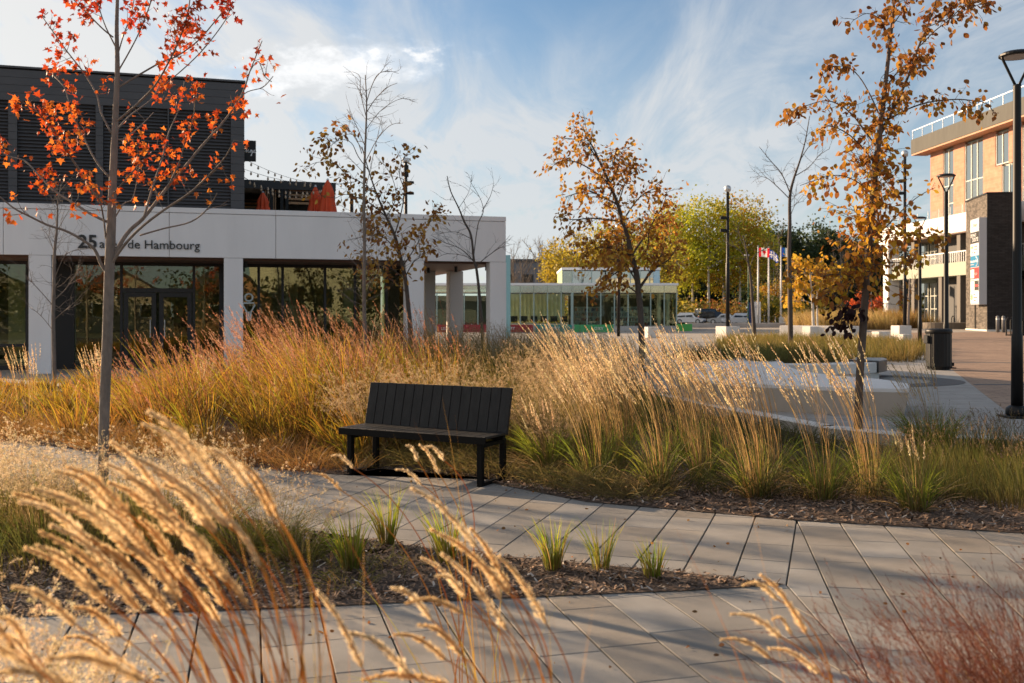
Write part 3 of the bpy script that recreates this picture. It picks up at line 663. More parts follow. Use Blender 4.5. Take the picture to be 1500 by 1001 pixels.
# ------------------------------------------------------------------ street lamps with a disc on a V-shaped yoke
def street_lamp(b, label, H=5.35):
    t = thing('street_lamp', b, label, 'street lamp', 'black disc street lamps')
    x, y, z = b
    pole = MB().lathe([(0.085, z + .1), (0.078, z + 1.2), (0.066, z + 1.25), (0.055, z + H - .47), (0.058, z + H - .44)], x, y, 20).build('pole', M_BLACK, t, smooth=True)
    MB().bev(x - .20, x + .20, y - .20, y + .20, z, z + .035, 0.008).build('base_plate', M_BLACK, pole)
    MB().lathe([(0.15, z + .035), (0.16, z + .06), (0.155, z + .14), (0.10, z + .18)], x, y, 20).build('base_collar', M_BLACK, pole, smooth=True)
    for s in (-1, 1):
        MB().tube([(x + s * .02, y, z + H - .46), (x + s * .05, y, z + H - .40), (x + s * .215, y, z + H - .06), (x + s * .225, y, z + H - .01)], 0.020, 8).build('yoke_arm', M_BLACK, t, smooth=True)
    hd = MB().lathe([(0.0, z + H + .055), (0.10, z + H + .052), (0.20, z + H + .035), (0.25, z + H + .005), (0.25, z + H - .02), (0.235, z + H - .028), (0.05, z + H - .028), (0.0, z + H - .028)][::-1], x, y, 28).build('lamp_head', M_BLACK, t, smooth=False)
    MB().lathe([(0.0, z + H - .032), (0.19, z + H - .032), (0.19, z + H - .029), (0.0, z + H - .029)], x, y, 24).build('diffuser', mat('milky_lens', (0.6, 0.55, 0.5), 0.4), hd)
street_lamp((7.45, 14.5, 0), 'nearest and tallest-looking black street lamp at the right side of the plaza')
street_lamp((1386 - CX, 0, 0) if False else ((1386 - CX) / F_PX * 27.3, 27.3, 0), 'black street lamp standing right behind the black litter bin')
street_lamp(((1347.5 - CX) / F_PX * 39.5, 39.5, 0), 'smallest black disc street lamp beside the small pale block left of the litter bin')

# ------------------------------------------------------------------ litter bin
bx, by = (1375 - CX) / F_PX * 26.6, 26.6
t = thing('litter_bin', (bx, by, 0), 'round black litter bin with domed rim on the pale pavement', 'litter bin')
mb = MB(); k = 72; th = np.arange(k) * 2 * math.pi / k; rows = [(0.29, .02), (0.30, .06), (0.325, .10), (0.325, .98)]
v = np.concatenate([np.c_[bx + (r * (1 + .012 * np.sign(np.sin(th * 18)))) * np.cos(th), by + (r * (1 + .012 * np.sign(np.sin(th * 18)))) * np.sin(th), np.full(k, z)] for r, z in rows])
i = np.arange(len(rows) - 1)[:, None] * k; j = np.arange(k)[None]; j2 = (j + 1) % k
mb.add(v, np.stack([i + j, i + j2, i + k + j2, i + k + j], -1).reshape(-1, 4)).build('body', M_BLACK, t)
MB().lathe([(0.335, .985), (0.345, 1.0), (0.345, 1.07), (0.33, 1.10), (0.22, 1.115), (0.20, 1.06), (0.0, 1.05)], bx, by, 40).build('lid', M_BLACK, t, smooth=True)
MB().bev(bx - .36, bx - .3, by - .12, by + .12, .72, .93, .01).build('door_latch', M_BLACK, t)
MB().bev(bx + .315, bx + .40, by - .06, by + .06, .10, .20, .01).build('hinge', M_BLACK, t)
MB().lathe([(0.27, 0.0), (0.27, .03)], bx, by, 30).build('foot_ring', M_DARK, t)

# ------------------------------------------------------------------ concrete seat walls
def curve(pts, n=6):
    q = np.asarray(pts, float); t = np.linspace(0, len(q) - 1, (len(q) - 1) * n + 1); i = np.clip(t.astype(int), 0, len(q) - 2); a = (t - i)[:, None]
    g_ = lambda k: q[np.clip(k, 0, len(q) - 1)]
    p0, p1, p2, p3 = g_(i - 1), g_(i), g_(i + 1), g_(i + 2)
    return 0.5 * ((2 * p1) + (-p0 + p2) * a + (2 * p0 - 5 * p1 + 4 * p2 - p3) * a ** 2 + (-p0 + 3 * p1 - 3 * p2 + p3) * a ** 3)
def bev_prism(poly, z0, z1, b, taper=0.0):
    p = np.asarray(poly, float)[:, :2]
    if np.sum(p[:, 0] * np.roll(p[:, 1], -1) - np.roll(p[:, 0], -1) * p[:, 1]) < 0: p = p[::-1]
    def inset(d):
        e0 = p - np.roll(p, 1, 0); e1 = np.roll(p, -1, 0) - p
        n0 = np.c_[-e0[:, 1], e0[:, 0]] / (np.linalg.norm(e0, axis=1)[:, None] + 1e-9); n1 = np.c_[-e1[:, 1], e1[:, 0]] / (np.linalg.norm(e1, axis=1)[:, None] + 1e-9)
        m = n0 + n1; m /= np.maximum(np.sum(m * n0, axis=1)[:, None], 0.4); return p + m * d
    n = len(p); rings = [np.c_[inset(taper), np.full(n, z0)], np.c_[p, np.full(n, z1 - b)], np.c_[inset(b * .3), np.full(n, z1 - b * .3)], np.c_[inset(b), np.full(n, z1)]]
    mb = MB(); f = [[t_ + i for i in range(n)] for t_ in (3 * n,)] + [[i for i in range(n)][::-1]]
    for k in range(3): f += [[k * n + i, k * n + (i + 1) % n, (k + 1) * n + (i + 1) % n, (k + 1) * n + i] for i in range(n)]
    return mb.add(np.concatenate(rings), f)
def T(x, y, z=0.42): Y = F_PX * (EYE - z) / (y - HY); return ((x - CX) / F_PX * Y, Y)
front = curve([T(1331, 570), T(1262, 568.5), T(1180, 566), T(1085, 561), T(1025, 555), T(992, 548)])
back = curve([T(994, 546), T(1022, 536), T(1060, 527), T(1108, 520.5)], 5)
inner = curve([T(1140, 526), T(1165, 541), T(1215, 549.5), T(1290, 556), T(1333, 563)], 5)
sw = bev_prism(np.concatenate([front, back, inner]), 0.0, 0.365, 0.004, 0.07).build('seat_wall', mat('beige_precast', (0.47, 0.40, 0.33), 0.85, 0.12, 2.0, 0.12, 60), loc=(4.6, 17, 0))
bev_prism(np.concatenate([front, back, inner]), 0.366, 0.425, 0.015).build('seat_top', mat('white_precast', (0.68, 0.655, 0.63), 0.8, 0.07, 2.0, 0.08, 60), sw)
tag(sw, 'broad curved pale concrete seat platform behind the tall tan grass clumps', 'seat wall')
def arc_seat(cx, cy, r0, r1, a0, a1, z, k=28):
    th = np.linspace(R(a0), R(a1), k)
    return np.concatenate([np.c_[cx + r1 * np.cos(th), cy + r1 * np.sin(th)], np.c_[cx + r0 * np.cos(th[::-1]), cy + r0 * np.sin(th[::-1])]])
# round planter edge with a dark seat top at its right end
cxp, cyp = 6.2, 24.6
pl = thing('planter_seat', (cxp, cyp - 2.6, 0), 'curved concrete planter seat with a dark slab at its rounded right end', 'planter')
bev_prism(arc_seat(cxp, cyp, 2.35, 2.95, 185, 318, 0), 0.17, 0.40, 0.015).build('seat_ring', M_CONC, pl)
bev_prism(arc_seat(cxp, cyp, 2.35, 2.88, 185, 326, 0), 0.0, 0.165, 0.01).build('plinth', M_CONC, pl)
bev_prism(arc_seat(cxp, cyp, 2.25, 2.98, 319, 352, 0), 0.165, 0.44, 0.02).build('dark_slab', mat('dark_granite', (0.05, 0.05, 0.052), 0.35, 0.2, 20), pl)
bev_prism(arc_seat(cxp, cyp, 0.2, 2.34, 185, 545, 0, 40), 0.0, 0.30, 0.01).build('soil', M_MULCH, pl)
# pale concrete blocks
def block(px, py, w, h, label, d=None, rz=0.25):
    g0 = G(px, py); t = MB().bev(-w / 2, w / 2, -(d or w) / 2, (d or w) / 2, 0, h, 0.025, seg=2).build('concrete_block', M_CONC); t.location = g0; t.rotation_euler = (0, 0, rz)
    return tag(t, label, 'concrete block', 'pale concrete blocks on the plaza')
block(1290, 503.5, .62, .60, 'pale concrete cube at the left of the three in front of the litter bin')
block(1320, 497.5, .80, .80, 'tallest pale concrete block, hindmost of the three near the litter bin')
block(1325, 510, .47, .60, 'small pale concrete block, nearest of the three near the litter bin')
block(1187, 496, .66, .72, 'pale concrete block in front of the long low wall beside the thin bare tree', rz=0.5)
block(954, 495, .72, .66, 'pale concrete block just right of the brown-leaved oak trunk')
# block that carries the lit pole
def pole_light(px, py, ztop, label, blk=None, heads=2):
    g0 = G(px, py); x, y = g0[0], g0[1]
    z0 = 0.0
    if blk:
        b_ = block(px, py - .3, blk[0], blk[1], blk[2], rz=0.45); z0 = blk[1]
    t = thing('light_column', (x, y, z0), label, 'light column', 'tall slim light columns')
    MB().lathe([(0.11, z0), (0.11, z0 + 3.5), (0.085, z0 + 3.55), (0.08, ztop)], x, y, 14).build('pole', M_BLACK, t, smooth=True)
    MB().lathe([(0.05, ztop), (0.17, ztop + .08), (0.19, ztop + .25), (0.13, ztop + .36), (0.02, ztop + .40)], x, y, 14).build('lamp_head', M_STEEL, t, smooth=True)
    for i in range(heads):
        z = ztop - 1.4 - .7 * i; MB().bev(x - .42, x - .1, y - .1, y + .1, z - .1, z + .08, .03).build('spotlight', M_BLACK, t)
pole_light(1066, 499, 8.2, 'tall slim light column rising from a pale concrete block in front of the parked cars', (.95, .78, 'wide pale concrete block carrying the light column in front of the parked cars'))
pole_light(1325.5, 497, 10.6, 'tall slim light column behind the orange-leaved tree beside the brick-clad building')
pole_light(906, 493, 6.9, 'slim light column hidden among the brown oak leaves in front of the glass library', heads=1)
# low walls and planters further back
def lowwall(p0, p1, w, h, label, name='low_wall', m=None):
    a = G(*p0); b_ = G(*p1); d = (b_ - a)[:2]; L_ = np.linalg.norm(d); f = frame(a, d)
    o = MB().bev(0, L_, 0, w, 0, h, 0.03, f, seg=2).build(name, m or M_CONC, loc=a); return tag(o, label, 'wall')
lowwall((1142, 495), (1246, 497), 1.2, 0.75, 'long low pale concrete wall in front of the tan grass planter')
lowwall((1141, 478.3), (1192, 478.6), 3, 1.0, 'short pale retaining wall at the left end of the far tan grasses')
lowwall((1006, 480.2), (1150, 480.0), 0.5, 0.46, 'long grey concrete wall in front of the parked cars', m=M_CONC2)
lowwall((1212, 500.5), (1262, 500.6), 0.4, 0.26, 'very low pale kerb block behind the drooping dark leaves')
cx2, cy2 = G(1283, 479.5)[:2]
t = bev_prism([(cx2 + 4.3 * math.cos(a), cy2 + 3 + 3.0 * math.sin(a)) for a in np.linspace(0, 2 * math.pi, 40)[:-1]], 0, 0.62, 0.03).build('round_planter', mat('weathered_wood', (0.16, 0.13, 0.10), 0.8, 0.3, 3, stretch=(6, 6, .3)), loc=(cx2, cy2 + 3, 0))
tag(t, 'low round dark-sided planter of grasses in front of the white pillar', 'planter')
t = bev_prism([(G(1387, 482)[0] + 2.2 * math.cos(a), G(1387, 482)[1] + 1.6 * math.sin(a)) for a in np.linspace(0, 2 * math.pi, 30)[:-1]], 0, 0.6, 0.03).build('round_planter', mat('weathered_wood', (0.16, 0.13, 0.10)), loc=G(1387, 482))
tag(t, 'small dark round planter partly behind the lamp behind the litter bin', 'planter')

# ------------------------------------------------------------------ glass library
YL = 82.0; FL_ = frame((0, YL, 0), (1, 0))
def lx(px, d=0): return (px - CX) / F_PX * (YL + d)
def lz(y, d=0): return EYE + (HY - y) / F_PX * (YL + d)
lib = thing('library', (3, 88, 0), 'low pale green glass library pavilion with a smaller glazed storey on its roof', 'building')
XL0, XL1 = -10.5, lx(991.5); DP = 15
mb = MB(); mb.bev(XL0 - .1, XL1 + .12, YL - .15, YL + 4.4, 3.80, 4.0, .02); mb.box(4.3, XL1 + .12, YL + 4.4, YL + DP, 3.80, 3.99); mb.box(XL0 - .1, 4.3, YL + DP - .5, YL + DP, 3.80, 3.99); mb.build('roof', mat('white_roof_edge', (0.78, 0.78, 0.78), 0.5), lib)
MB().add([(XL0, YL + 4.4, 3.9), (4.3, YL + 4.4, 3.9), (4.3, YL + DP - .5, 3.9), (XL0, YL + DP - .5, 3.9)], np.array([(0, 1, 2, 3)])).build('added_skylight', G_RAIL, lib)  # added roof opening, out of view, to let low sun onto the blinds
mb = MB(); mb.box(XL0, XL1, YL + 0.15, YL + 4.2, 3.2, 3.3); mb.box(4.4, XL1, YL + 4.2, YL + DP, 3.2, 3.3); mb.build('ceiling', M_CREAM, lib)
MB().box(XL0, XL1, YL + .06, YL + DP, -.05, .30).build('floor', M_FLOOR, lib)
MB().box(XL0, XL1 + .02, YL - .03, YL + .05, 0, .42).build('plinth', M_CONC2, lib)
mpx = [600, 620, 640, 660, 680, 700, 722, 745, 762, 782, 802, 822, 838, 860, 880, 900, 920, 940, 953, 973, 991]
M_MULL = mat('pale_green_frame', (0.30, 0.40, 0.37), 0.4)
for i, (a, b_) in enumerate(zip(mpx[:-1], mpx[1:])):
    MB().box(lx(a) + .05, lx(b_) - .05, YL - .01, YL + .01, .46, 3.12).build('window_pane', G_LIB, lib)
    MB().box(lx(a) + .015, lx(b_) - .015, YL - .06, YL - .03, 3.2, 3.79).build('spandrel_panel', G_SPAN, lib)
for a in mpx:
    w = .11 if a in (838, 745) else .045
    MB().box(lx(a) - w, lx(a) + w, YL - .05, YL + .08, .42, 3.195).build('mullion', M_MULL, lib)
MB().box(XL0, XL1, YL - .02, YL + .1, 3.125, 3.19).build('top_rail', M_DARK, lib)
for k in range(7): MB().box(XL1 - .01, XL1 + .01, YL + .3 + k * 2.1, YL + 2.25 + k * 2.1, .4, 3.78).build('side_pane', G_LIB, lib)
MB().box(lx(725), XL1, YL + .02, YL + .055, 3.3, 3.78).build('spandrel_backing', mat('pale_green_backing', (0.45, 0.55, 0.48), 0.6), lib)
M_CURT = foliage('translucent_curtain', 0.6)
mb = MB(); x = lx(742, 4)
while x < lx(827, 4):
    mb.add([(x, YL + 4.4 - .1, .9), (x + .33, YL + 4.4 + .1, .9), (x + .33, YL + 4.4 + .1, 3.18), (x, YL + 4.4 - .1, 3.18)], np.array([(0, 1, 2, 3)]), (.85, .86, .58)); x += .34
mb.build('vertical_blind', M_CURT, lib)
for (a, b_) in ((842, 880), (896, 951)):
    mb = MB(); x0, x1 = lx(a, 3), lx(b_, 3)
    for z in (.32, .75, 1.18, 1.6, 2.0): mb.box(x0, x1, YL + 3, YL + 3.4, z, z + .04)
    mb.box(x0, x1, YL + 3.41, YL + 3.44, .32, 2.04)
    sh = mb.build('bookshelf', mat('shelf_metal', (0.5, 0.55, 0.55), 0.5), lib)
    mb = MB()
    for z in (.365, .795, 1.225, 1.645):
        x = x0 + .05
        while x < x1 - .1:
            w = rnd.uniform(.03, .09); h = rnd.uniform(.2, .32); c = rnd.choice([(.4, .36, .3), (.1, .12, .2), (.3, .1, .08), (.25, .3, .3), (.5, .5, .45), (.06, .1, .08)])
            if rnd.random() < .85: mb.box(x, x + w, YL + 3.05, YL + 3.3, z, z + h, None, c)
            x += w + .01
    mb.build('books', mat('book_spine', (.3, .3, .3), .7, attr=True), sh)
for k in range(6):
    x = lx(748, 2) + k * .85; MB().bev(x, x + .6, YL + 2, YL + 2.5, .75 + .03 * (k % 2), 1.25, .02).build('chair_back', M_DARK, lib)
MB().box(XL0, lx(738, DP), YL + DP - .4, YL + DP - .2, .3, 3.2).build('back_wall', mat('dark_back_wall', (.10, .11, .09), .8), lib)
MB().box(lx(832, DP), lx(972, DP), YL + DP - .4, YL + DP - .2, .3, 3.2).build('back_wall', mat('dark_back_wall', (.10, .11, .09), .8), lib)
for px in (965, 978): MB().lathe([(.16, .3), (.16, 3.2)], lx(px, 3), YL + 3, 14).build('column', M_CREAM, lib)
# upper storey
u0, u1, YU = lx(824, 8), lx(966, 8), YL + 8
zu0, zu1 = 4.0, lz(396, 8)
ups = MB().box(u0 + .03, u1, YU + .4, YU + 9, zu0, zu1 - .05).build('upper_storey', M_INT, lib)
MB().bev(u0 - .1, u1 + .1, YU - .15, YU + 9.6, zu1, lz(393, 8) + .05, .02).build('upper_roof', mat('white_roof_edge', (.78, .78, .78)), ups)
for i in range(10):
    a = u0 + (u1 - u0) * i / 10; b_ = u0 + (u1 - u0) * (i + 1) / 10
    MB().box(a + .05, b_ - .05, YU, YU + .03, zu0 + .05, zu1 - .08).build('upper_pane', G_WIN if i else G_SPAN, lib)
mb = MB()
for i in range(11):
    a = u0 + (u1 - u0) * i / 10; mb.box(a - .04, a + .04, YU - .04, YU + .06, zu0, zu1 - .002)
mb.build('upper_frame', M_MULL, ups)
for k in range(9): MB().bev(u0 - .05, u0 + .02, YU + .06 + k, YU + 1.02 + k, zu0, zu1 - .01, .015).build('lime_panel', mat('lime_panel', (.50, .60, .22), .5), ups)
for (a, h, d) in ((lx(893, 12), .9, 12), (lx(912, 12), .9, 12)): MB().bev(a, a + 1.6, YL + d, YL + d + 1.6, zu1 + .2, zu1 + .2 + .15, .02).build('roof_vent', M_STEEL, lib)
MB().bev(lx(958, 7.6), lx(967, 7.6), YU - .2, YU + .35, zu0, zu1 - .06, .02).build('blue_fin', mat('pale_blue_panel', (.42, .60, .68), .5), lib)
# turquoise glass fin between the two buildings
t = MB().bev(-.15 - .35, -.15 + .06, 58, 58.3, 0, lz(374) * .78, .02).build('glass_fin', mat('turquoise_panel', (.20, .40, .45), .3)); tag(t, 'narrow turquoise panel rising just right of the white office corner', 'panel')
# banners on the fence in front of it
def banner(px0, px1, col, txt, label, Y=75.0, size=.34, tx=.5):
    x0, x1 = (px0 - CX) / F_PX * Y, (px1 - CX) / F_PX * Y; f = frame((x0, Y, 0), (1, 0))
    t = thing('fence_banner', ((x0 + x1) / 2, Y, 0), label, 'banner', 'coloured banners along the library fence')
    mb = MB(); n = 24; xs = np.linspace(0, x1 - x0, n); v = []
    for z in (.04, .62): v += [(x, .012 * math.sin(x * 5 + z * 3), z) for x in xs]
    mb.add(f(np.array(v)), np.array([(i, i + 1, n + i + 1, n + i) for i in range(n - 1)])).build('banner_sheet', mat('banner_' + label.split()[0], col, .6), t)
    for x in np.arange(0, x1 - x0 + .01, (x1 - x0) / max(1, round((x1 - x0) / 2.2))): MB().tube(f(np.array([(x, .06, 0), (x, .06, .68)])), .025, 6).build('fence_post', M_STEEL, t)
    if txt: text_mb(txt, size, f, (x1 - x0) * tx, -.025, .22, .01, 'CENTER').build('lettering', M_WHITE, t)
banner(640, 742, (.30, .012, .03), 'LU', 'crimson banner seen between the white columns of the office', tx=.1)
banner(742.4, 781, (.30, .012, .03), 'URY', 'maroon banner with white letters right of the office corner', tx=.15)
banner(784, 838, (.01, .24, .22), 'ACCORY', 'teal banner with small white letters in front of the library', tx=.42)
banner(841, 899, (.05, .33, .12), 'OXY', 'emerald banner with faint white letters in front of the bookshelves', tx=.62)
banner(991, 1014, (.07, .36, .07), '', 'short bright green banner at the right corner of the library', Y=80)

# ------------------------------------------------------------------ distant grey building, totem, flags
far = thing('warehouse', (2, 205, 0), 'far grey flat-roofed building behind the bare trees left of the library roof', 'building')
MB().box(-4, 14, 205, 225, -.3, 12.0).build('wall', mat('blue_grey_wall', (.16, .17, .20), .7), far)
MB().box(-4.2, 14.2, 204.8, 225.2, 12.0, 12.7).build('roof_edge', mat('dark_grey_edge', (.06, .06, .07), .6), far)
for i in range(4): MB().box(-2 + i * 4, .4 + i * 4, 204.9, 205.05, 7.0, 9.5).build('window', M_DARK, far)
def at(px, py, Y): return P(px, py, Y)
g0 = at(1107, 476, 118); t = thing('sign_totem', (g0[0], 118, 0), 'white and navy totem sign standing left of the flagpoles', 'sign')
MB().bev(g0[0] - .45, g0[0] + .56, 117.8, 118.2, .1, at(0, 442.5, 118)[2], .03).build('white_panel', M_WHITE, t)
MB().bev(g0[0] - .95, g0[0] - .46, 117.75, 118.25, 0, at(0, 443.5, 118)[2], .03).build('navy_panel', mat('navy_paint', (.015, .04, .16), .4), t)
MB().bev(g0[0] - .3, g0[0] + .4, 117.77, 117.795, 2.1, 2.35, .002).build('printed_strip', mat('pale_grey_print', (.55, .57, .6), .5), t)
def flag(px, ztop_y, Y, kind, label, drop=0.0):
    b = at(px, 472, Y); b[2] = 0; zt = at(px, ztop_y, Y)[2]
    t = thing('flagpole', b, label, 'flagpole', 'flagpoles in front of the dark conifers')
    MB().lathe([(.11, 0), (.10, zt * .5), (.06, zt)], b[0], b[1], 10).build('pole', mat('white_pole', (.72, .72, .72), .4), t, smooth=True)
    MB().lathe([(.02, zt), (.09, zt + .08), (.02, zt + .17)], b[0], b[1], 8).build('finial', M_STEEL, t)
    nx, nz = 48, 24; W, H = (1.35, 1.0) if kind != 'third' else (1.1, 1.0); mb = MB(); v = []; 
    zt -= .28 if kind == 'fleur' else .12
    for j in range(nz + 1):
        for i in range(nx + 1):
            s, q = i / nx, j / nz
            v.append((b[0] + .06 + W * s * (.92 if drop == 0 else .78), b[1] + .16 * math.sin(s * 7 + q) * s, zt - H * q - drop * s * s * H + .04 * math.sin(s * 6)))
    v = np.array(v)
    def leaf(s, q):
        x, y = (s - .5) * 1.35, (q - .5)
        a = abs(x)
        return (a < .2 - abs(y) * .15 and abs(y) < .24 and (a + abs(y + .06) < .27 or abs(y + .02) < .05 or a < .07)) or (a < .02 and 0 < y < .34)
    sets = {}
    for j in range(nz):
        for i in range(nx):
            s, q = (i + .5) / nx, (j + .5) / nz
            if kind == 'maple': c = 'red' if (s < .25 or s > .75 or leaf(s, q)) else 'white'
            elif kind == 'fleur':
                c = 'white' if (abs(s - .5) < .07 or abs(q - .5) < .1) else 'blue'
                fx, fy = (s * 2) % 1, (q * 2) % 1
                if c == 'blue' and (abs(fx - .5) < .07 and abs(fy - .5) < .25 or (abs(fy - .42) < .07 and abs(fx - .5) < .2) or (abs(fy - .62) < .05 and abs(fx - .5) < .14)): c = 'white'
            else:
                d = math.hypot((s - .95) * 1.1, q - .55); c = 'blue' if s < .30 else ('teal' if s < .42 else ('grey' if .18 < d < .24 else 'white'))
            sets.setdefault(c, []).append((j * (nx + 1) + i, j * (nx + 1) + i + 1, (j + 1) * (nx + 1) + i + 1, (j + 1) * (nx + 1) + i))
    pal = {'red': (.62, .02, .03), 'white': (.78, .78, .78), 'blue': (.015, .06, .36), 'teal': (.02, .20, .36), 'grey': (.5, .52, .5)}
    mb = MB(); nb = len(v)
    for c, fs in sets.items():
        fs = np.array(fs); mb.add(v[fs.ravel()], np.arange(len(fs) * 4).reshape(-1, 4), pal[c])
    mb.build('flag', foliage('flag_cloth', .35), t)
flag(1110.5, 362, 110, 'maple', 'left flagpole flying a red and white maple leaf flag')
flag(1126, 363, 112, 'fleur', 'middle flagpole with a drooping blue and white cross flag', .7)
flag(1144, 362, 110, 'third', 'right flagpole flying a blue and white flag with a pale emblem')
b = at(1096, 472, 112); t = thing('parking_lamp', (b[0], 112, 0), 'thin green parking lamp post left of the flagpoles', 'street lamp')
MB().lathe([(.07, 0), (.05, 8.0)], b[0], 112, 8).build('pole', mat('green_paint', (.02, .12, .08), .5), t)
MB().bev(b[0] - .45, b[0] + .1, 111.8, 112.2, 8.0, 8.15, .04).build('lamp_head', M_STEEL, t)

# ------------------------------------------------------------------ cars
def car(name, loc, rz, col, label, L=4.2, W=1.75, H=1.5, style='hatch'):
    t = thing('parked_car', (0, 0, 0), label, 'car', 'cars parked behind the grey wall')
    hatch = style != 'sedan'; hb = .95 if style == 'suv' else .86
    # side outline of the lower body, then lofted across the width
    if style == 'sedan': roof = [(.30, hb), (.43, H), (.66, H - .03), (.84, hb + .06)]
    elif style == 'suv': roof = [(.28, hb), (.40, H - .02), (.90, H), (.985, hb + .02)]
    else: roof = [(.26, hb), (.40, H - .02), (.82, H), (.975, hb + .02)]
    body = [(0, .38), (.0, .60), (.03, .70), (.12, .78), (roof[0][0], hb), (roof[-1][0], hb + .02), (.995, .80 if hatch else .84), (1.0, .55), (.99, .32), (.88, .24), (.80, .22), (.2, .22), (.08, .24)]
    def loft(out, prof):
        mb = MB(); n = len(out); rings = []
        for s, k in prof: rings.append(np.array([((x - .5) * k * L, s, z) for x, z in out]))
        v = np.concatenate(rings); f = []
        for r in range(len(rings) - 1): f += [[r * n + i, r * n + (i + 1) % n, (r + 1) * n + (i + 1) % n, (r + 1) * n + i] for i in range(n)]
        f += [list(range(n))[::-1], [(len(rings) - 1) * n + i for i in range(n)]]
        return mb.add(v, f)
    h = W / 2
    loft(body, [(-h, .96), (-h + .06, .99), (-h * .5, 1), (h * .5, 1), (h - .06, .99), (h, .96)]).build('body', mat('car_paint_' + name, col, .25, metal=.3), t)
    def cab(e, zt, inset):
        pts = [((x - .5) * L, z) for x, z in roof]; zs = [p[1] for p in pts]
        mb = MB(); n = len(pts); rings = []
        for s in (-1, 1):
            rings.append(np.array([(x, s * (h - .05 - (.17 if z > hb + .2 else 0) + e), z + zt) for x, z in pts]))
        v = np.concatenate(rings); f = [[0, 1, 2, 3], [7, 6, 5, 4]] + [[i, n + i, n + (i + 1) % n, (i + 1) % n] for i in range(n)]
        return mb.add(v, f)
    cab(0, 0, 0).build('cabin', mat('car_paint_' + name, col), t)
    gl = mat('car_glass', (.02, .025, .03), .08)
    for s in (-1, 1):
        (x0, z0), (x1, z1), (x2, z2), (x3, z3) = [((x - .5) * L, z) for x, z in roof]
        def sp(x, z): 
            q = (z - hb) / (H - hb); return (x, s * (h - .05 - .17 * min(1, max(0, q * 1.15)) + .012), z)
        zz0, zz1 = hb + .05, H - .1; xm = (x1 + x2) / 2
        for (a, b_) in ((0, 1), (1, 2)):
            xs0 = [x0 + .22, xm - .0, x3 - .18]; xs1 = [x1 + .10, xm - .0, x2 - .02]
            MB().add([sp(xs0[a] + .04, zz0), sp(xs0[b_] - .04, zz0), sp(xs1[b_] - .04, zz1), sp(xs1[a] + .04, zz1)], np.array([(0, 1, 2, 3)])).build('side_window', gl, t)
        for xx in (-.31, .31):
            w = thing('wheel', (0, 0, 0), None, None); bpy.data.objects.remove(w)
            th = np.linspace(0, 2 * math.pi, 25)[:-1]; r = .33
            mb = MB(); mb.tube([(xx * L, s * (h - .20), r), (xx * L, s * (h + .015), r)], [r, r], 24); wo = mb.build('wheel', mat('tyre', (.015, .015, .015), .8), t)
            MB().tube([(xx * L, s * (h + .01), r), (xx * L, s * (h + .03), r)], [.21, .19], 16).build('rim', M_STEEL, wo)
        MB().bev(L / 2 - .10, L / 2 - .02, s * (h - .22) - .14, s * (h - .22) + .14, .78 if hatch else .70, .98 if hatch else .82, .02).build('tail_light', mat('red_lens', (.5, .01, .01), .25), t)
        MB().bev(-L / 2 + .02, -L / 2 + .13, s * (h - .28) - .18, s * (h - .28) + .18, .58, .70, .02).build('headlight', mat('clear_lens', (.7, .72, .75), .15), t)
        MB().bev(x0 + .34, x0 + .50, s * (h + .08) - .08, s * (h + .08) + .08, hb + .02, hb + .16, .03).build('mirror', mat('car_paint_' + name, col), t)
    (x0, z0), (x1, z1), (x2, z2), (x3, z3) = [((x - .5) * L, z) for x, z in roof]
    for (xa, za, xb, zb_, sg, nm) in ((x0, z0, x1, z1, -1, 'windscreen'), (x3, z3, x2, z2, 1, 'rear_window')):
        ins = lambda q: h - .14 - .15 * q
        a, b_ = .12, .86
        q = [(xa + (xb - xa) * a + sg * .012, -ins(a), za + (zb_ - za) * a + .012), (xa + (xb - xa) * a + sg * .012, ins(a), za + (zb_ - za) * a + .012), (xa + (xb - xa) * b_ + sg * .012, ins(b_), za + (zb_ - za) * b_ + .012), (xa + (xb - xa) * b_ + sg * .012, -ins(b_), za + (zb_ - za) * b_ + .012)]
        MB().add(q, np.array([(0, 1, 2, 3)])).build(nm, gl, t)
    MB().bev(L / 2 - .02, L / 2 + .03, -.26, .26, .50, .62, .005).build('number_plate', M_WHITE, t)
    t.location = loc; t.rotation_euler = (0, 0, rz)
def cg(px, Y): return ((px - CX) / F_PX * Y, Y, -.02)
car('white', cg(1011, 136), R(155), (.72, .74, .78), 'white hatchback showing its rear, leftmost of the parked cars', 4.1, 1.7, 1.55)
car('black', cg(1040, 144), R(200), (.012, .014, .02), 'large black SUV behind the other parked cars', 4.9, 1.95, 2.15, 'suv')
car('charcoal', cg(1047, 138), R(125), (.03, .03, .035), 'dark hatchback parked with its rear and red tail lamp showing', 4.3, 1.8, 1.7, 'suv')
car('silver', cg(1061, 134), R(-20), (.45, .47, .50), 'silver-grey saloon behind the light column', 4.5, 1.75, 1.42, 'sedan')
car('pearl', cg(1082, 133), R(-8), (.66, .68, .72), 'long pale silver estate car, rightmost of the parked cars', 4.7, 1.8, 1.5)

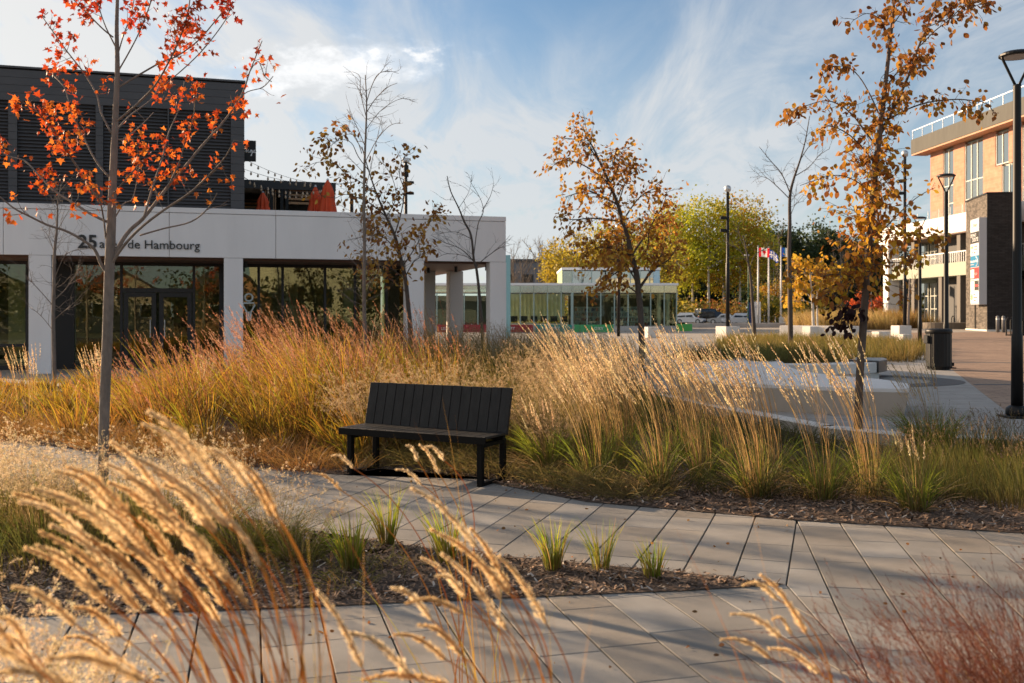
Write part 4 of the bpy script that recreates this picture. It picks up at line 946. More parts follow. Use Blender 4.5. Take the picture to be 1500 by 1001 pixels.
# ------------------------------------------------------------------ brick-clad building on the right
DW = np.array([.048, -.999])                     # along the facade towards the camera
FRW = frame((44.0, 103.4, 0), DW)                # u runs towards the camera, n points away from the plaza
def ru(px, n=0.0):
    A = FRW.A[:2] + FRW.n * n; k = (px - CX) / F_PX
    return (A[1] * k - A[0]) / (FRW.d[0] - FRW.d[1] * k)
def rz_(px, y, n=0.0): Y = (FRW.A[:2] + FRW.n * n)[1] + FRW.d[1] * ru(px, n); return EYE + (HY - y) * Y / F_PX
rb = thing('apartment_block', (46, 92, 0), 'tall building with sunlit salmon brick, white balcony band and wide flat roof', 'building')
def rbx(name, m, *a, b=None, par=None):
    mb = MB(); (mb.box(*a, fr=FRW) if b is None else mb.bev(*a, b, FRW)); return mb.build(name, m, par or rb)
M_SALMON = brick_mat('salmon_brick', (.52, .275, .19), (.46, .235, .16), (.48, .31, .24), 1.0, .9, .30, (R(90), 0, R(90)), bump=.2)
UE = 30
rbx('core', mat('dark_core', (.10, .10, .10), .8), .6, UE, .4, 22, 0.0, 18.2)
wins = [(ru(1381.5), ru(1396.5), 11.0, 18.0), (ru(1413), ru(1440), 11.0, 18.0), (ru(1458), ru(1477.5), 15.1, 18.0), (ru(1467.5), ru(1488), 11.0, 14.9), (ru(1497), ru(1520), 11.0, 18.0)]
us = [0.0]; 
def wall_strip(u0, u1, z0, z1): 
    if u1 - u0 > .02: rbx('brick_wall', M_SALMON, u0, u1, 0, .38, z0, z1)
wall_strip(0, wins[0][0], 10.9, 18.25); wall_strip(wins[0][1], wins[1][0], 10.9, 18.25); wall_strip(wins[1][1], wins[2][0], 10.9, 18.25)
wall_strip(wins[2][0], wins[3][0], 10.9, 15.0); wall_strip(wins[2][1], wins[4][0], 15.0, 18.25); wall_strip(wins[3][1], wins[4][0], 10.9, 15.0); wall_strip(wins[4][1], UE, 10.9, 18.25)
for (a, b_, z0, z1) in wins:
    n_ = 2 if b_ - a < 3 else 3
    w = rbx('window', mat('cream_frame', (.62, .62, .55), .5), a, b_, .10, .14, z0, z0 + .08)
    for i in range(n_ + 1):
        x = a + (b_ - a - .1) * i / n_; rbx('frame_bar', mat('cream_frame', (.62, .62, .55)), x, x + .1, .06, .2, z0, z1, par=w)
    zs = [z0 + .08, z0 + 1.6, z0 + 3.4, z1] if z1 - z0 > 4 else [z0 + .08, z1]
    for k in range(len(zs) - 1):
        rbx('frame_bar', mat('cream_frame', (.62, .62, .55)), a, b_, .08, .18, zs[k] - .08 if k else zs[k] - .079, zs[k], par=w)
        mt = G_SPAN if (k == 1 and len(zs) > 2) else G_WIN
        for i in range(n_):
            x = a + (b_ - a - .1) * i / n_; rbx('pane', mt, x + .1, x + (b_ - a - .1) / n_, .12, .15, zs[k], zs[k + 1] - .08, par=w)
rbx('window_backing', mat('blind_cream', (.36, .40, .36), .8), .3, UE, .30, .36, 10.95, 18.2)
rf = rbx('roof_slab', mat('zinc_fascia', (.13, .127, .115), .8, .10, 2, spec=.05, stretch=(1, 1, .2)), -1.6, UE, -1.35, 20, 18.42, 19.95, b=.02)
rbx('roof_soffit', mat('cedar_soffit', (.40, .19, .09), .6, .15, 3), -1.55, UE, -1.3, 0.39, 18.26, 18.41, par=rf)
for i in range(14):
    a = -1.4 + i * 2.2; MB().add(FRW(np.array([(a + .03, -1.21, 19.97), (a + 2.17, -1.21, 19.97), (a + 2.17, -1.21, 20.85), (a + .03, -1.21, 20.85)])), np.array([(0, 1, 2, 3)])).build('railing_pane', G_RAIL, rf)
    rbx('railing_post', M_STEEL, a - .02, a + .02, -1.25, -1.18, 19.951, 20.9, par=rf)
rbx('railing_cap', M_STEEL, -1.5, UE, -1.26, -1.17, 20.86, 20.92, par=rf)
# podium: white band, balcony, columns, ground floor glazing
FP_N = -2.0
uw0 = ru(1287, FP_N)
wb = rbx('white_band', M_PANEL, uw0, UE, FP_N, FP_N + 9, 9.2, 10.95, b=.02)
for i in range(18):
    a = uw0 + .2 + i * 2.3
    if a + 2.2 > UE: break
    MB().add(FRW(np.array([(a + .03, FP_N + .11, 10.97), (a + 2.25, FP_N + .11, 10.97), (a + 2.25, FP_N + .11, 11.75), (a + .03, FP_N + .11, 11.75)])), np.array([(0, 1, 2, 3)])).build('railing_pane', G_RAIL, wb); rbx('railing_post', M_STEEL, a - .02, a + .02, FP_N + .09, FP_N + .13, 10.951, 11.8, par=wb)
rbx('band_soffit', M_SOFFIT, uw0 + .1, UE, FP_N + .1, FP_N + 6, 9.1, 9.19, par=wb)
rbx('recessed_wall', mat('olive_panel', (.22, .23, .17), .7, .1, 2), uw0 + 2, UE, 1.2, 1.5, 0, 9.1)
sp_ = rbx('balcony_slab', mat('sage_panel', (.30, .32, .25), .6, .06, 2), uw0 + 1.5, UE, FP_N + .3, 1.2, 5.1, 6.4, b=.02)
rl = rbx('balcony_railing', M_WHITE, uw0 + 1.5, UE, FP_N + .35, FP_N + .40, 7.35, 7.45)
i = 0; a = uw0 + 1.5
while a < UE and i < 95:
    rbx('baluster', M_WHITE, a, a + .08, FP_N + .35, FP_N + .39, 6.401, 7.349, par=rl); a += .42; i += 1
for px in (1337, 1377, 1404, 1440, 1490):
    u_ = ru(px, FP_N + .4); rbx('column', mat('brown_grey_column', (.12, .105, .09), .7), u_ - .35, u_ + .35, FP_N + .4, FP_N + 1.1, 0, 9.1, b=.02)
u_ = ru(1297, FP_N); rbx('white_pillar', M_PANEL, u_ - .55, u_ + .75, FP_N - .02, FP_N + 1.25, 0, 9.19, b=.02)
for (z0, z1, nm) in ((.5, 4.7, 'shop_window'), (6.45, 8.9, 'upper_window')):
    u_ = uw0 + 3
    while u_ < UE - 3:
        w = rbx(nm, mat('cream_frame', (.62, .62, .55)), u_, u_ + 2.7, 1.10, 1.19, z0, z0 + .1)
        rbx('pane', G_WIN, u_, u_ + 2.7, 1.05, 1.08, z0 + .1, z1, par=w)
        for q in (0, .9, 1.8, 2.62): rbx('frame_bar', mat('cream_frame', (.62, .62, .55)), u_ + q, u_ + q + .09, 1.0, 1.095, z0 + .101, z1, par=w)
        for q in (.33, .66): rbx('frame_bar', mat('cream_frame', (.62, .62, .55)), u_, u_ + 2.7, 1.01, 1.09, z0 + (z1 - z0) * q, z0 + (z1 - z0) * q + .08, par=w)
        u_ += 3.2
c_ = rbx('shop_canopy', M_BLACK, ru(1462, -2.2), UE, -2.4, 1.0, 4.3, 5.05, b=.02)
f9 = frame(FRW(np.array([[ru(1472, -2.6), -2.6, 0]]))[0], (.05, -1))
s_ = rbx('shop_sign', mat('red_sign', (.5, .015, .02), .5), ru(1471, -2.2), ru(1485, -2.2), -2.5, -2.42, 3.2, 4.2, b=.01)
text_mb('STUDIO', .55, FRW, ru(1472, -2.2), -2.505, 3.5, .02).build('shop_lettering', M_LETTER, s_)
rbx('shop_door', M_WHITE, ru(1470.5, .9), ru(1473, .9), .8, .95, 0, 3.1)
rbx('lintel_band', mat('sage_panel', (.30, .32, .25)), uw0 + 2, UE, .75, 1.0, 4.72, 5.09)

# ------------------------------------------------------------------ brick sign tower
Cn = np.array([38.9, 80.5]); e1 = np.array([40.0, 86.6]) - Cn; L1 = np.linalg.norm(e1); e1 /= L1; L2 = 2.1
FT = frame((Cn[0], Cn[1], 0), -e1)           # u runs along the sunlit face towards the camera, n points into the tower
tw = thing('sign_tower', (39.5, 83.5, 0), 'tall grey brick pylon with stacked shop signs on its sunlit side', 'sign tower')
M_TBR = brick_mat('grey_brick', (.20, .172, .145), (.085, .075, .066), (.12, .11, .10), 1.0, .42, .13, (R(90), 0, R(90)), bump=.5)
ZT = 11.25
MB().box(-L1, 0, 0, L2, 0.15, ZT, FT).build('brick_shaft', M_TBR, tw)
MB().box(0.0, .03, .002, L2, .152, ZT - .002, FT).build('shaded_brick_face', brick_mat('shade_darkened_brick', (.045, .042, .042), (.03, .028, .028), (.02, .02, .02), 1.0, .42, .13, (1, 0, 0), bump=.4), tw)  # skin over the end face, its brick colour darkened for the unlit side
MB().bev(-L1 - .06, .06, -.06, L2 + .06, ZT, ZT + .15, .02, FT).build('cap', M_BLACK, tw)
MB().bev(-L1 - .05, .05, -.05, L2 + .05, 0, .15, .02, FT).build('plinth', M_CONC, tw)
def tz(y, Y=83.): return EYE + (HY - y) * Y / F_PX
MB().box(-L1 * .56, -L1 * .50, -.04, -.002, .16, 9.6, FT).build('dark_slot', M_BLACK, tw)
sb = MB().bev(-L1 * .40, .0, -.62, -.003, 2.2, 9.35, .02, FT).build('sign_cabinet', mat('silver_cabinet', (.42, .43, .45), .6, .04, 1, spec=.2), tw)
S0, S1 = -L1 * .385, -.03; nS = -.64
W_ = S1 - S0
hts = np.linspace(9.25, 2.35, 8)
cols = [(.78, .76, .74), (.045, .045, .045), (.78, .77, .74), (.035, .19, .34), (.70, .06, .06), (.76, .75, .74), (.78, .78, .76)]
sn = ['sign_panel'] * 7; pns = []
for i in range(7):
    pns.append(MB().box(S0, S1, nS, -.622, hts[i + 1] + .03, hts[i] - .03, FT).build('sign_panel', mat('sign_face_%s' % 'abcdefg'[i], cols[i], .7, spec=.08), sb))
def tt(txt, size, u, z, m, p, **k): text_mb(txt, size, FT, S0 + W_ * u, nS - .012, z, .012, **k).build('sign_lettering', m, p)
def st(u0, u1, z0, z1, m, p, nm='sign_patch'): MB().box(S0 + W_ * u0, S0 + W_ * u1, nS - .012, nS - .001, z0, z1, FT).build(nm, m, p)
M_PINK = mat('pale_pink_print', (.66, .45, .42), .5); M_GREYP = mat('grey_print', (.35, .35, .35), .5); M_GRN = mat('green_print', (.18, .42, .12), .5); M_REDP = mat('red_print', (.62, .05, .05), .5)
tt('Crème', .62, .1, hts[1] + .38, M_PINK, pns[0], shear=.2)
tt('ORTHO', .46, .03, hts[2] + .52, M_WHITE, pns[1]); tt('DONTIE', .46, .26, hts[2] + .16, M_WHITE, pns[1])
st(.08, .34, hts[3] + .60, hts[3] + .80, M_GRN, pns[2]); st(.16, .30, hts[3] + .2, hts[3] + .36, mat('teal_print', (.03, .25, .22), .5), pns[2])
for k, m_ in enumerate((M_GREYP, M_GREYP, M_REDP)): tt(('CLINIQUE', 'DENTAIRE', 'PLUS')[k], .22, .45, hts[3] + .66 - .25 * k, m_, pns[2])
tt('Action Sport Physio', .27, .03, hts[4] + .42, M_WHITE, pns[3], bold=.008); tt('physiothérapie', .17, .04, hts[4] + .2, M_WHITE, pns[3])
th = np.linspace(-1.2, 1.35, 18); MB().tube(FT(np.c_[S0 + W_ * .60 + .8 * np.cos(th), np.full(18, nS - .02), hts[4] + .46 + .40 * np.sin(th)]), .03, 6).build('arc_mark', M_WHITE, pns[3])
st(.02, .46, hts[5] + .10, hts[5] + .82, M_WHITE, pns[4]); tt('RENO', .30, .52, hts[5] + .32, M_PINK, pns[4]); st(.06, .40, hts[5] + .5, hts[5] + .56, M_GREYP, pns[4])
st(.50, .98, hts[6] + .06, hts[6] + .86, mat('black_print', (.02, .02, .02), .5), pns[5]); MB().box(S0 + W_ * .52, S0 + W_ * .97, nS - .02, nS - .013, hts[6] + .36, hts[6] + .52, FT).build('red_strip', M_REDP, pns[5])
st(.02, .48, hts[6] + .84, hts[6] + .90, M_REDP, pns[5])
el = np.linspace(0, 2 * math.pi, 30); MB().add(FT(np.c_[S0 + W_ * (.18 + .10 * np.cos(el)), np.full(30, nS - .013), hts[7] + .48 + .28 * np.sin(el)]), [list(range(30))]).build('green_emblem', mat('emerald_print', (.02, .22, .13), .5), pns[6])
MB().add(FT(np.c_[S0 + W_ * (.18 + .05 * np.cos(el)), np.full(30, nS - .02), hts[7] + .44 + .11 * np.sin(el)]), [list(range(30))]).build('emblem_core', mat('gold_print', (.5, .35, .1), .5), pns[6])
for k, s_ in enumerate(('SAINT', 'PATRIMOINE', 'café bistro')): tt(s_, .20, .38, hts[7] + .62 - .24 * k, M_GREYP, pns[6])

# bollards and cycle racks at the foot of the facade
for px, lab in ((1461.5, 'short grey bollard beside the foot of the brick sign tower'), (1470, 'second grey bollard to the right of the brick sign tower')):
    b = G(px, 487.2); t = thing('bollard', b, lab, 'bollard')
    MB().lathe([(.13, 0), (.13, 1.2), (.10, 1.27), (0.0, 1.3)], b[0], b[1], 14).build('shaft', mat('grey_bollard', (.16, .16, .16), .5), t, smooth=True)
    MB().lathe([(.135, 1.0), (.135, 1.08)], b[0], b[1], 14).build('reflective_band', M_STEEL, t)
def rack(px0, px1, py, label, n):
    a, b = G(px0, py), G(px1, py); t = thing('cycle_rack', (a + b) / 2, label, 'cycle rack')
    for i in range(n):
        p = a + (b - a) * i / (n - 1)
        MB().tube([p, p + (0, 0, 1.0), p + (.1, 0, 1.18), p + (.5, .2, 1.18), p + (.6, .2, 1.0), p + (.6, .2, 0)], .05, 8).build('hoop', M_BLACK, t)
    MB().tube([a + (0, .1, .05), b + (0, .1, .05)], .04, 6).build('floor_rail', M_BLACK, t)
rack(1474, 1500, 492, 'row of black cycle hoops at the right edge beside the bollards', 5)
rack(1394, 1411, 480.5, 'low black cycle rack in front of the ground floor windows left of the sign tower', 6)

# ------------------------------------------------------------------ what the office windows mirror: houses across the street, behind the camera
def house(x, y, w, d, hw, hr, wall, roofc, label):
    t = thing('house', (x, y, 0), label, 'house', 'houses across the street mirrored in the office windows')
    wl = MB().box(x - w / 2, x + w / 2, y - d, y, -.34, hw); wl.add([(x - w / 2, y - .01, hw), (x + w / 2, y - .01, hw), (x, y - .01, hw + hr)], [[0, 1, 2]]); wl.build('wall', mat('house_wall_%d' % int(wall[0] * 100), wall, .8), t)
    e = .35; p = [(x - w / 2 - e, hw - e * hr / w * 2), (x, hw + hr + .02), (x + w / 2 + e, hw - e * hr / w * 2), (x + w / 2 + e, hw - e * hr / w * 2 + .2), (x, hw + hr + .24), (x - w / 2 - e, hw - e * hr / w * 2 + .2)]
    mb = MB(); n = 6; v = [(a, y + .4, b) for a, b in p] + [(a, y - d - .4, b) for a, b in p]
    mb.add(v, [[0, 1, 4, 5], [1, 2, 3, 4], [11, 10, 7, 6], [10, 9, 8, 7]] + [[i, i + n, (i + 1) % n + n, (i + 1) % n] for i in range(n)]).build('roof', mat('house_roof_%d' % int(roofc[0] * 100), roofc, .9), t)
    for (a, z) in ((-w * .25, 1), (w * .25, 1), (0, hw - .3)):
        f = MB().box(x + a - .7, x + a + .7, y, y + .06, z, z + 1.4).build('window', M_WHITE, t); MB().box(x + a - .6, x + a + .6, y + .061, y + .08, z + .1, z + 1.3).build('pane', G_WIN, f)
house(4, -46, 9, 9, 3.0, 2.6, (.42, .36, .28), (.05, .045, .045), 'dark-roofed beige house mirrored in the office entrance')
house(14.5, -44, 8, 9, 2.9, 2.9, (.55, .30, .16), (.06, .05, .045), 'orange-brown gabled house mirrored in the office entrance')
house(-7, -47, 9, 9, 3.0, 2.4, (.30, .28, .26), (.04, .04, .045), 'grey house mirrored in the left office window')
t = thing('terrace_block', (33, -50, 0), 'cream flat-roofed block mirrored in the office windows right of the entrance', 'building')
MB().box(21, 48, -60, -50, -.34, 9.2).build('wall', mat('cream_render', (.62, .60, .44), .8), t); MB().box(20.8, 48.2, -60.2, -49.8, 9.2, 9.6).build('roof_edge', M_CONC2, t)
for i in range(8): MB().box(22.5 + i * 3.2, 24.3 + i * 3.2, -50, -49.94, 2.2, 4.4).build('window', M_DARK, t)
# ------------------------------------------------------------------ trees
def basis(d, r, n):
    """random frames round directions d (n,3)"""
    d = d / (np.linalg.norm(d, axis=1)[:, None] + 1e-9); q = r.normal(size=(n, 3)); b = np.cross(d, q); b /= np.linalg.norm(b, axis=1)[:, None] + 1e-9
    return d, b, np.cross(d, b)
MAPLE = np.array([(0, 0), (.16, .13), (.52, .10), (.36, .30), (.60, .52), (.30, .52), (.20, .62), (.0, 1.05), (-.20, .62), (-.30, .52), (-.60, .52), (-.36, .30), (-.52, .10), (-.16, .13)])
OVAL = np.array([(0, 0), (.20, .18), (.33, .45), (.27, .75), (.0, 1.05), (-.27, .75), (-.33, .45), (-.20, .18)])
DIAM = np.array([(0, 0), (.36, .42), (0, 1), (-.36, .42)])
def leaves(mb, pos, size, d, shape, cols, r, fold=.35, curl=.25):
    n = len(pos)
    if n == 0: return
    a, b, c = basis(d, r, n); k = len(shape); sx, sy = shape[:, 0], shape[:, 1]
    fo = r.uniform(.3, 1, n) * fold; cu = r.uniform(-1, 1, n) * curl
    off = size[:, None, None] * (sx[None, :, None] * b[:, None] + sy[None, :, None] * a[:, None] + (np.abs(sx)[None, :] * fo[:, None] + (sy ** 2)[None, :] * cu[:, None])[..., None] * c[:, None])
    v = (pos[:, None] + off).reshape(-1, 3)
    mb.add(v, np.arange(n * k).reshape(n, k), np.repeat(cols, k, 0))
def pick(pal, n, r, jit=.18):
    pal = np.array(pal); c = pal[r.integers(0, len(pal), n)] * r.uniform(1 - jit, 1 + jit, (n, 1)) * r.uniform(.93, 1.07, (n, 3)); return np.clip(c, 0.003, .9)
def spline(pts, n):
    return curve(np.asarray(pts, float), n)
class TreeB:
    def __init__(s, seed): s.r = np.random.default_rng(seed); s.wood = MB(); s.lim = []; s.limb_mbs = []; s.sites = []     # sites: (pos, dir, weight)
    def limb(s, pts, r0, r1, mb=None, k=6, n=4):
        p = spline(pts, n); rad = np.linspace(1, 0, len(p)) ** .8 * (r0 - r1) + r1
        (mb or s.wood).tube(p, rad, k); return p, rad
    def twigs(s, p, num, l0, l1, mb, spread=.9, up=.35, t0=.15, rad=.004, leaf=True, sub=2, side=None, w=1.0):
        r = s.r; n = len(p)
        for _ in range(num):
            t = r.uniform(t0, 1) * (n - 1); i = int(min(t, n - 2)); q = p[i] + (p[i + 1] - p[i]) * (t - i); tg = p[i + 1] - p[i]; tg /= np.linalg.norm(tg) + 1e-9
            d = tg * .8 + r.normal(size=3) * spread * .6 + np.array([0, 0, up]); d /= np.linalg.norm(d)
            L_ = r.uniform(l0, l1) * (1 - .35 * t / n); m = 5; pts = [q]; dd = d.copy()
            for _k in range(m):
                dd = dd + r.normal(size=3) * .16 + np.array([0, 0, up * .12]); dd /= np.linalg.norm(dd); pts.append(pts[-1] + dd * L_ / m)
            pts = np.array(pts); mb.tube(pts, np.linspace(rad, rad * .35, m + 1), 4, cap=False)
            if leaf:
                for _k in range(3): s.sites.append((pts[r.integers(2, m + 1)], dd, w))
                s.sites.append((pts[-1], dd, w))
            for _k in range(sub):
                j = r.integers(1, m); d2 = dd + r.normal(size=3) * .7; d2 /= np.linalg.norm(d2); e = pts[j] + d2 * L_ * r.uniform(.25, .5); md = (pts[j] + e) / 2 + r.normal(size=3) * L_ * .03
                mb.tube(np.array([pts[j], md, e]), [rad * .6, rad * .45, rad * .25], 4, cap=False)
                if leaf: s.sites.append((e, d2, w)); s.sites.append((md, d2, w))
def pxl(pts, Y, dy=0.0):
    """a limb seen in the photograph, given its own depth: it leaves the trunk at Y and ends dy nearer or farther"""
    n = len(pts); return np.array([P(x, y, Y + dy * (i / (n - 1)) ** 1.3) for i, (x, y) in enumerate(pts)])
def finish(t, root, bark, leafmat, trunkname='trunk', shape=None, size=(.05, .08), per=3, pal=None, droop=.6, spreadr=.05, keep=1.0, crown='foliage'):
    r = t.r
    t.wood.build(trunkname, bark, root, smooth=True)
    if shape is None or not t.sites: return
    pos = np.array([q[0] for q in t.sites]); dr = np.array([q[1] for q in t.sites]); w = np.array([q[2] for q in t.sites])
    pos = np.repeat(pos, per, 0); dr = np.repeat(dr, per, 0); w = np.repeat(w, per)
    kp = r.random(len(pos)) < keep * w; pos = pos[kp]; dr = dr[kp]; n = len(pos)
    pos = pos + r.normal(size=(n, 3)) * spreadr
    d = dr * .5 + r.normal(size=(n, 3)) * .6 + np.array([0, 0, -droop])
    mb = MB(); leaves(mb, pos, r.uniform(size[0], size[1], n), d, shape, pal(pos, n, r) if callable(pal) else pick(pal, n, r), r)
    mb.build(crown, leafmat, root)

# red maple on the left
Y1 = 7.55
t = TreeB(21); root = thing('maple_tree', P(150, 752, Y1) * (1, 1, 0), 'young red maple with sparse orange and scarlet leaves at the left of the path', 'tree')
trunk = [(150, 754), (151, 690), (153, 600), (157, 500), (160, 400), (163, 330), (164, 300), (166, 250), (168, 200), (170, 150), (172, 100), (171, 40), (173, -30), (176, -110)]
p = spline(pxl(trunk, Y1), 4); t.wood.tube(p, np.interp(np.linspace(0, 1, len(p)), [0, .03, .1, .3, .5, .75, 1], [.052, .043, .040, .038, .030, .019, .008]), 12)
Ls = [([(162, 392), (175, 360), (190, 338), (208, 322), (226, 300), (245, 275), (268, 248), (295, 215), (322, 185), (345, 155), (358, 130), (366, 105), (384, 60)], .5, .0165, 16, 1.0),
      ([(163, 388), (180, 362), (205, 335), (240, 308), (275, 285), (305, 258), (330, 230), (343, 205)], -.6, .012, 8, .35),
      ([(205, 345), (240, 335), (280, 325), (305, 305), (318, 283)], -.3, .007, 2, .05),
      ([(210, 322), (222, 280), (230, 255), (240, 225), (247, 195), (262, 160), (270, 120)], .8, .009, 9, 1.1),
      ([(245, 275), (262, 240), (272, 205), (284, 170), (285, 130)], -.4, .007, 7, 1.1),
      ([(155, 398), (147, 385), (138, 365), (118, 350), (95, 338), (70, 330), (45, 318), (20, 305), (-5, 285), (-30, 275)], -.4, .014, 7, .5),
      ([(156, 325), (130, 312), (105, 296), (80, 280), (55, 255), (35, 235), (5, 225), (-20, 190)], .7, .011, 12, 1.2),
      ([(157, 300), (135, 280), (120, 255), (100, 225), (80, 195), (55, 165), (30, 148)], -.7, .010, 15, 1.3),
      ([(160, 260), (140, 235), (122, 200), (105, 165), (95, 130), (80, 113)], .6, .008, 10, 1.2),
      ([(163, 195), (148, 165), (142, 140), (125, 110), (100, 78), (80, 50), (62, 25)], .5, .008, 12, 1.2),
      ([(166, 55), (150, 42), (130, 22), (110, 2), (95, -25)], -.3, .006, 8, 1.0),
      ([(167, 195), (190, 170), (222, 145), (240, 115)], .7, .007, 5, 1.0),
      ([(168, 180), (195, 158), (225, 128), (245, 95), (262, 60), (275, 20), (280, -20)], -.7, .009, 13, 1.2),
      ([(170, 130), (200, 112), (235, 92), (260, 82), (290, 60), (312, 35), (330, 12), (345, -12)], .6, .008, 13, 1.2),
      ([(170, 110), (190, 75), (205, 45), (222, 0), (228, -30)], -.5, .006, 8, 1.1),
      ([(170, 90), (180, 55), (192, 20), (200, -20)], .5, .006, 7, 1.0),
      ([(170, 70), (155, 40), (145, 10), (140, -20)], .4, .006, 7, 1.0),
      ([(240, 125), (270, 100), (300, 70), (330, 30), (340, 5)], .5, .005, 6, 1.0),
      ([(366, 105), (378, 90), (388, 112), (398, 120)], .1, .0035, 2, .5), ([(345, 150), (362, 135), (385, 128), (400, 112)], .2, .004, 2, .3),
      ([(155, 350), (150, 310), (140, 280), (120, 262)], -.5, .007, 8, 1.1), ([(157, 340), (180, 300), (195, 290), (205, 240)], .4, .006, 6, .9),
      ([(160, 290), (185, 262), (205, 235), (192, 200)], -.5, .006, 5, .8), ([(160, 190), (175, 205), (200, 190), (225, 165)], .5, .006, 4, .8)]
for pts, dy, r0, nt, w in Ls:
    p, _ = t.limb(pxl(pts, Y1, dy), r0, .0032)
    t.twigs(p, nt, .10, .24, t.wood, spread=.9, up=.25, t0=.35, rad=.0028, sub=1, w=min(1, w * .55))
def pal_maple(pos, n, r):
    f = sstep(pos[:, 2], 3.0, 4.1)[:, None]
    lo = pick([(.72, .17, .025), (.68, .12, .02), (.60, .085, .02), (.75, .22, .035)], n, r); hi = pick([(.50, .055, .018), (.40, .035, .016), (.58, .09, .02), (.30, .025, .015)], n, r)
    return lo * (1 - f) + hi * f
finish(t, root, M_BARKG, M_LEAF, shape=MAPLE, size=(.030, .056), per=3, pal=pal_maple, droop=.75, spreadr=.030, keep=.82)

maple_root = root
for mx_, my_, ms_, mrz, lab in ((-9.6, 14.6, 1.05, 1.9, 'red maple standing left of the picture, throwing dappled shade over the bench'), (-7.4, 10.6, 1.0, 3.6, 'red maple standing left of the picture, nearest the near path')):
    dup(root, (mx_, my_, 0), mrz, ms_, lab, 'row of red maples along the path')

# brown-leaved hornbeam on the right with orange oval leaves
Y8 = 13.0
t = TreeB(31); root = thing('hornbeam_tree', P(1258, 622, Y8) * (1, 1, 0) + (0, 0, -.12), 'tall young tree with hanging orange-brown oval leaves in front of the curved seat platform', 'tree')
trunk = [(1257, 636), (1259, 560), (1263, 500), (1267, 440), (1271, 380), (1275, 330), (1279, 285), (1284, 235), (1289, 190), (1294, 150), (1299, 105), (1304, 60), (1309, 10), (1313, -50), (1316, -110)]
p = spline(pxl(trunk, Y8), 4); t.wood.tube(p, np.interp(np.linspace(0, 1, len(p)), [0, .05, .5, .8, 1], [.060, .052, .040, .022, .008]), 12)
tk = p
t.twigs(p[int(len(p) * .24):], 100, .2, .55, t.wood, spread=1.3, up=-.05, t0=.02, rad=.005, sub=2, w=.95)
t.twigs(p[int(len(p) * .22):int(len(p) * .56)], 80, .35, .85, t.wood, spread=1.5, up=-.1, t0=.02, rad=.005, sub=2, w=1)
Ls = [([(1288, 200), (1302, 172), (1318, 140), (1333, 105), (1345, 70), (1358, 40), (1370, 5), (1382, -40)], .4, .024, 26, 1),
      ([(1302, 175), (1330, 160), (1360, 150), (1395, 146), (1420, 147), (1445, 152), (1456, 166)], -.5, .012, 14, .8),
      ([(1284, 215), (1265, 190), (1250, 170), (1232, 155), (1212, 148), (1190, 152), (1165, 162)], .4, .012, 16, 1),
      ([(1281, 240), (1262, 215), (1240, 195), (1215, 185), (1195, 192)], -.5, .010, 10, .9),
      ([(1291, 175), (1275, 140), (1258, 112), (1240, 98), (1218, 98)], .5, .009, 10, .8),
      ([(1296, 130), (1320, 100), (1340, 92), (1365, 82)], .5, .008, 8, .9),
      ([(1272, 350), (1295, 335), (1312, 318), (1330, 300), (1350, 285), (1370, 275)], .3, .009, 6, .8),
      ([(1277, 285), (1258, 268), (1235, 258), (1215, 258), (1195, 264), (1172, 272)], -.3, .008, 9, .9),
      ([(1271, 365), (1300, 350), (1325, 345), (1350, 342), (1380, 348)], -.5, .009, 12, 1),
      ([(1269, 400), (1295, 385), (1320, 385), (1345, 375)], .5, .009, 10, 1),
      ([(1268, 415), (1245, 405), (1222, 402), (1200, 405), (1175, 398)], .3, .009, 12, 1), ([(1266, 430), (1240, 428), (1215, 430), (1195, 440)], -.4, .008, 12, 1),
      ([(1305, 60), (1290, 30), (1270, 20), (1250, 30)], -.3, .006, 5, .7), ([(1345, 70), (1370, 45), (1390, 30), (1410, 10), (1430, 0)], .3, .008, 12, .9), ([(1358, 40), (1395, 25), (1420, 12), (1440, 5)], -.2, .006, 8, .9),
      ([(1305, 40), (1325, 10), (1335, -30)], .2, .008, 7, .8)]
for pts, dy, r0, nt, w in Ls:
    p, _ = t.limb(pxl(pts, Y8, dy), r0, .004); t.twigs(p, int(nt * 1.3), .12, .36, t.wood, spread=1.0, up=.0, t0=.2, rad=.004, sub=2, w=w * .8)
def pal_horn(pos, n, r):
    f = sstep(pos[:, 2], 2.6, 5.5)[:, None]
    lo = pick([(.60, .31, .03), (.52, .24, .028), (.42, .17, .028), (.64, .40, .035), (.34, .13, .03)], n, r); hi = pick([(.34, .145, .03), (.26, .10, .026), (.20, .075, .022), (.46, .22, .04)], n, r)
    return lo * (1 - f) + hi * f
finish(t, root, M_BARK, M_LEAF, shape=OVAL, size=(.050, .105), per=2, pal=pal_horn, droop=1.0, spreadr=.05, keep=.62)
# withered dark purple spray that hangs from its trunk
r = np.random.default_rng(5); mb = MB(); tip_ = P(1225, 478, Y8)
tw = spline(np.array([P(1262, 452, Y8), P(1250, 455, Y8 - .1), P(1236, 462, Y8 - .1), tip_]), 4); mb2 = MB(); mb2.tube(tw, np.linspace(.006, .003, len(tw)), 5)
pos = tw[r.integers(3, len(tw), 120)] + r.normal(size=(120, 3)) * np.array([.10, .10, .09])
leaves(mb, pos, r.uniform(.06, .11, 120), np.tile([(-.3, 0, -1.0)], (120, 1)) + r.normal(size=(120, 3)) * .45, OVAL, pick([(.045, .018, .02), (.06, .022, .018), (.03, .015, .018)], 120, r), r)
mb2.build('withered_twig', M_BARKD, root); mb.build('withered_leaves', M_LEAF, root)

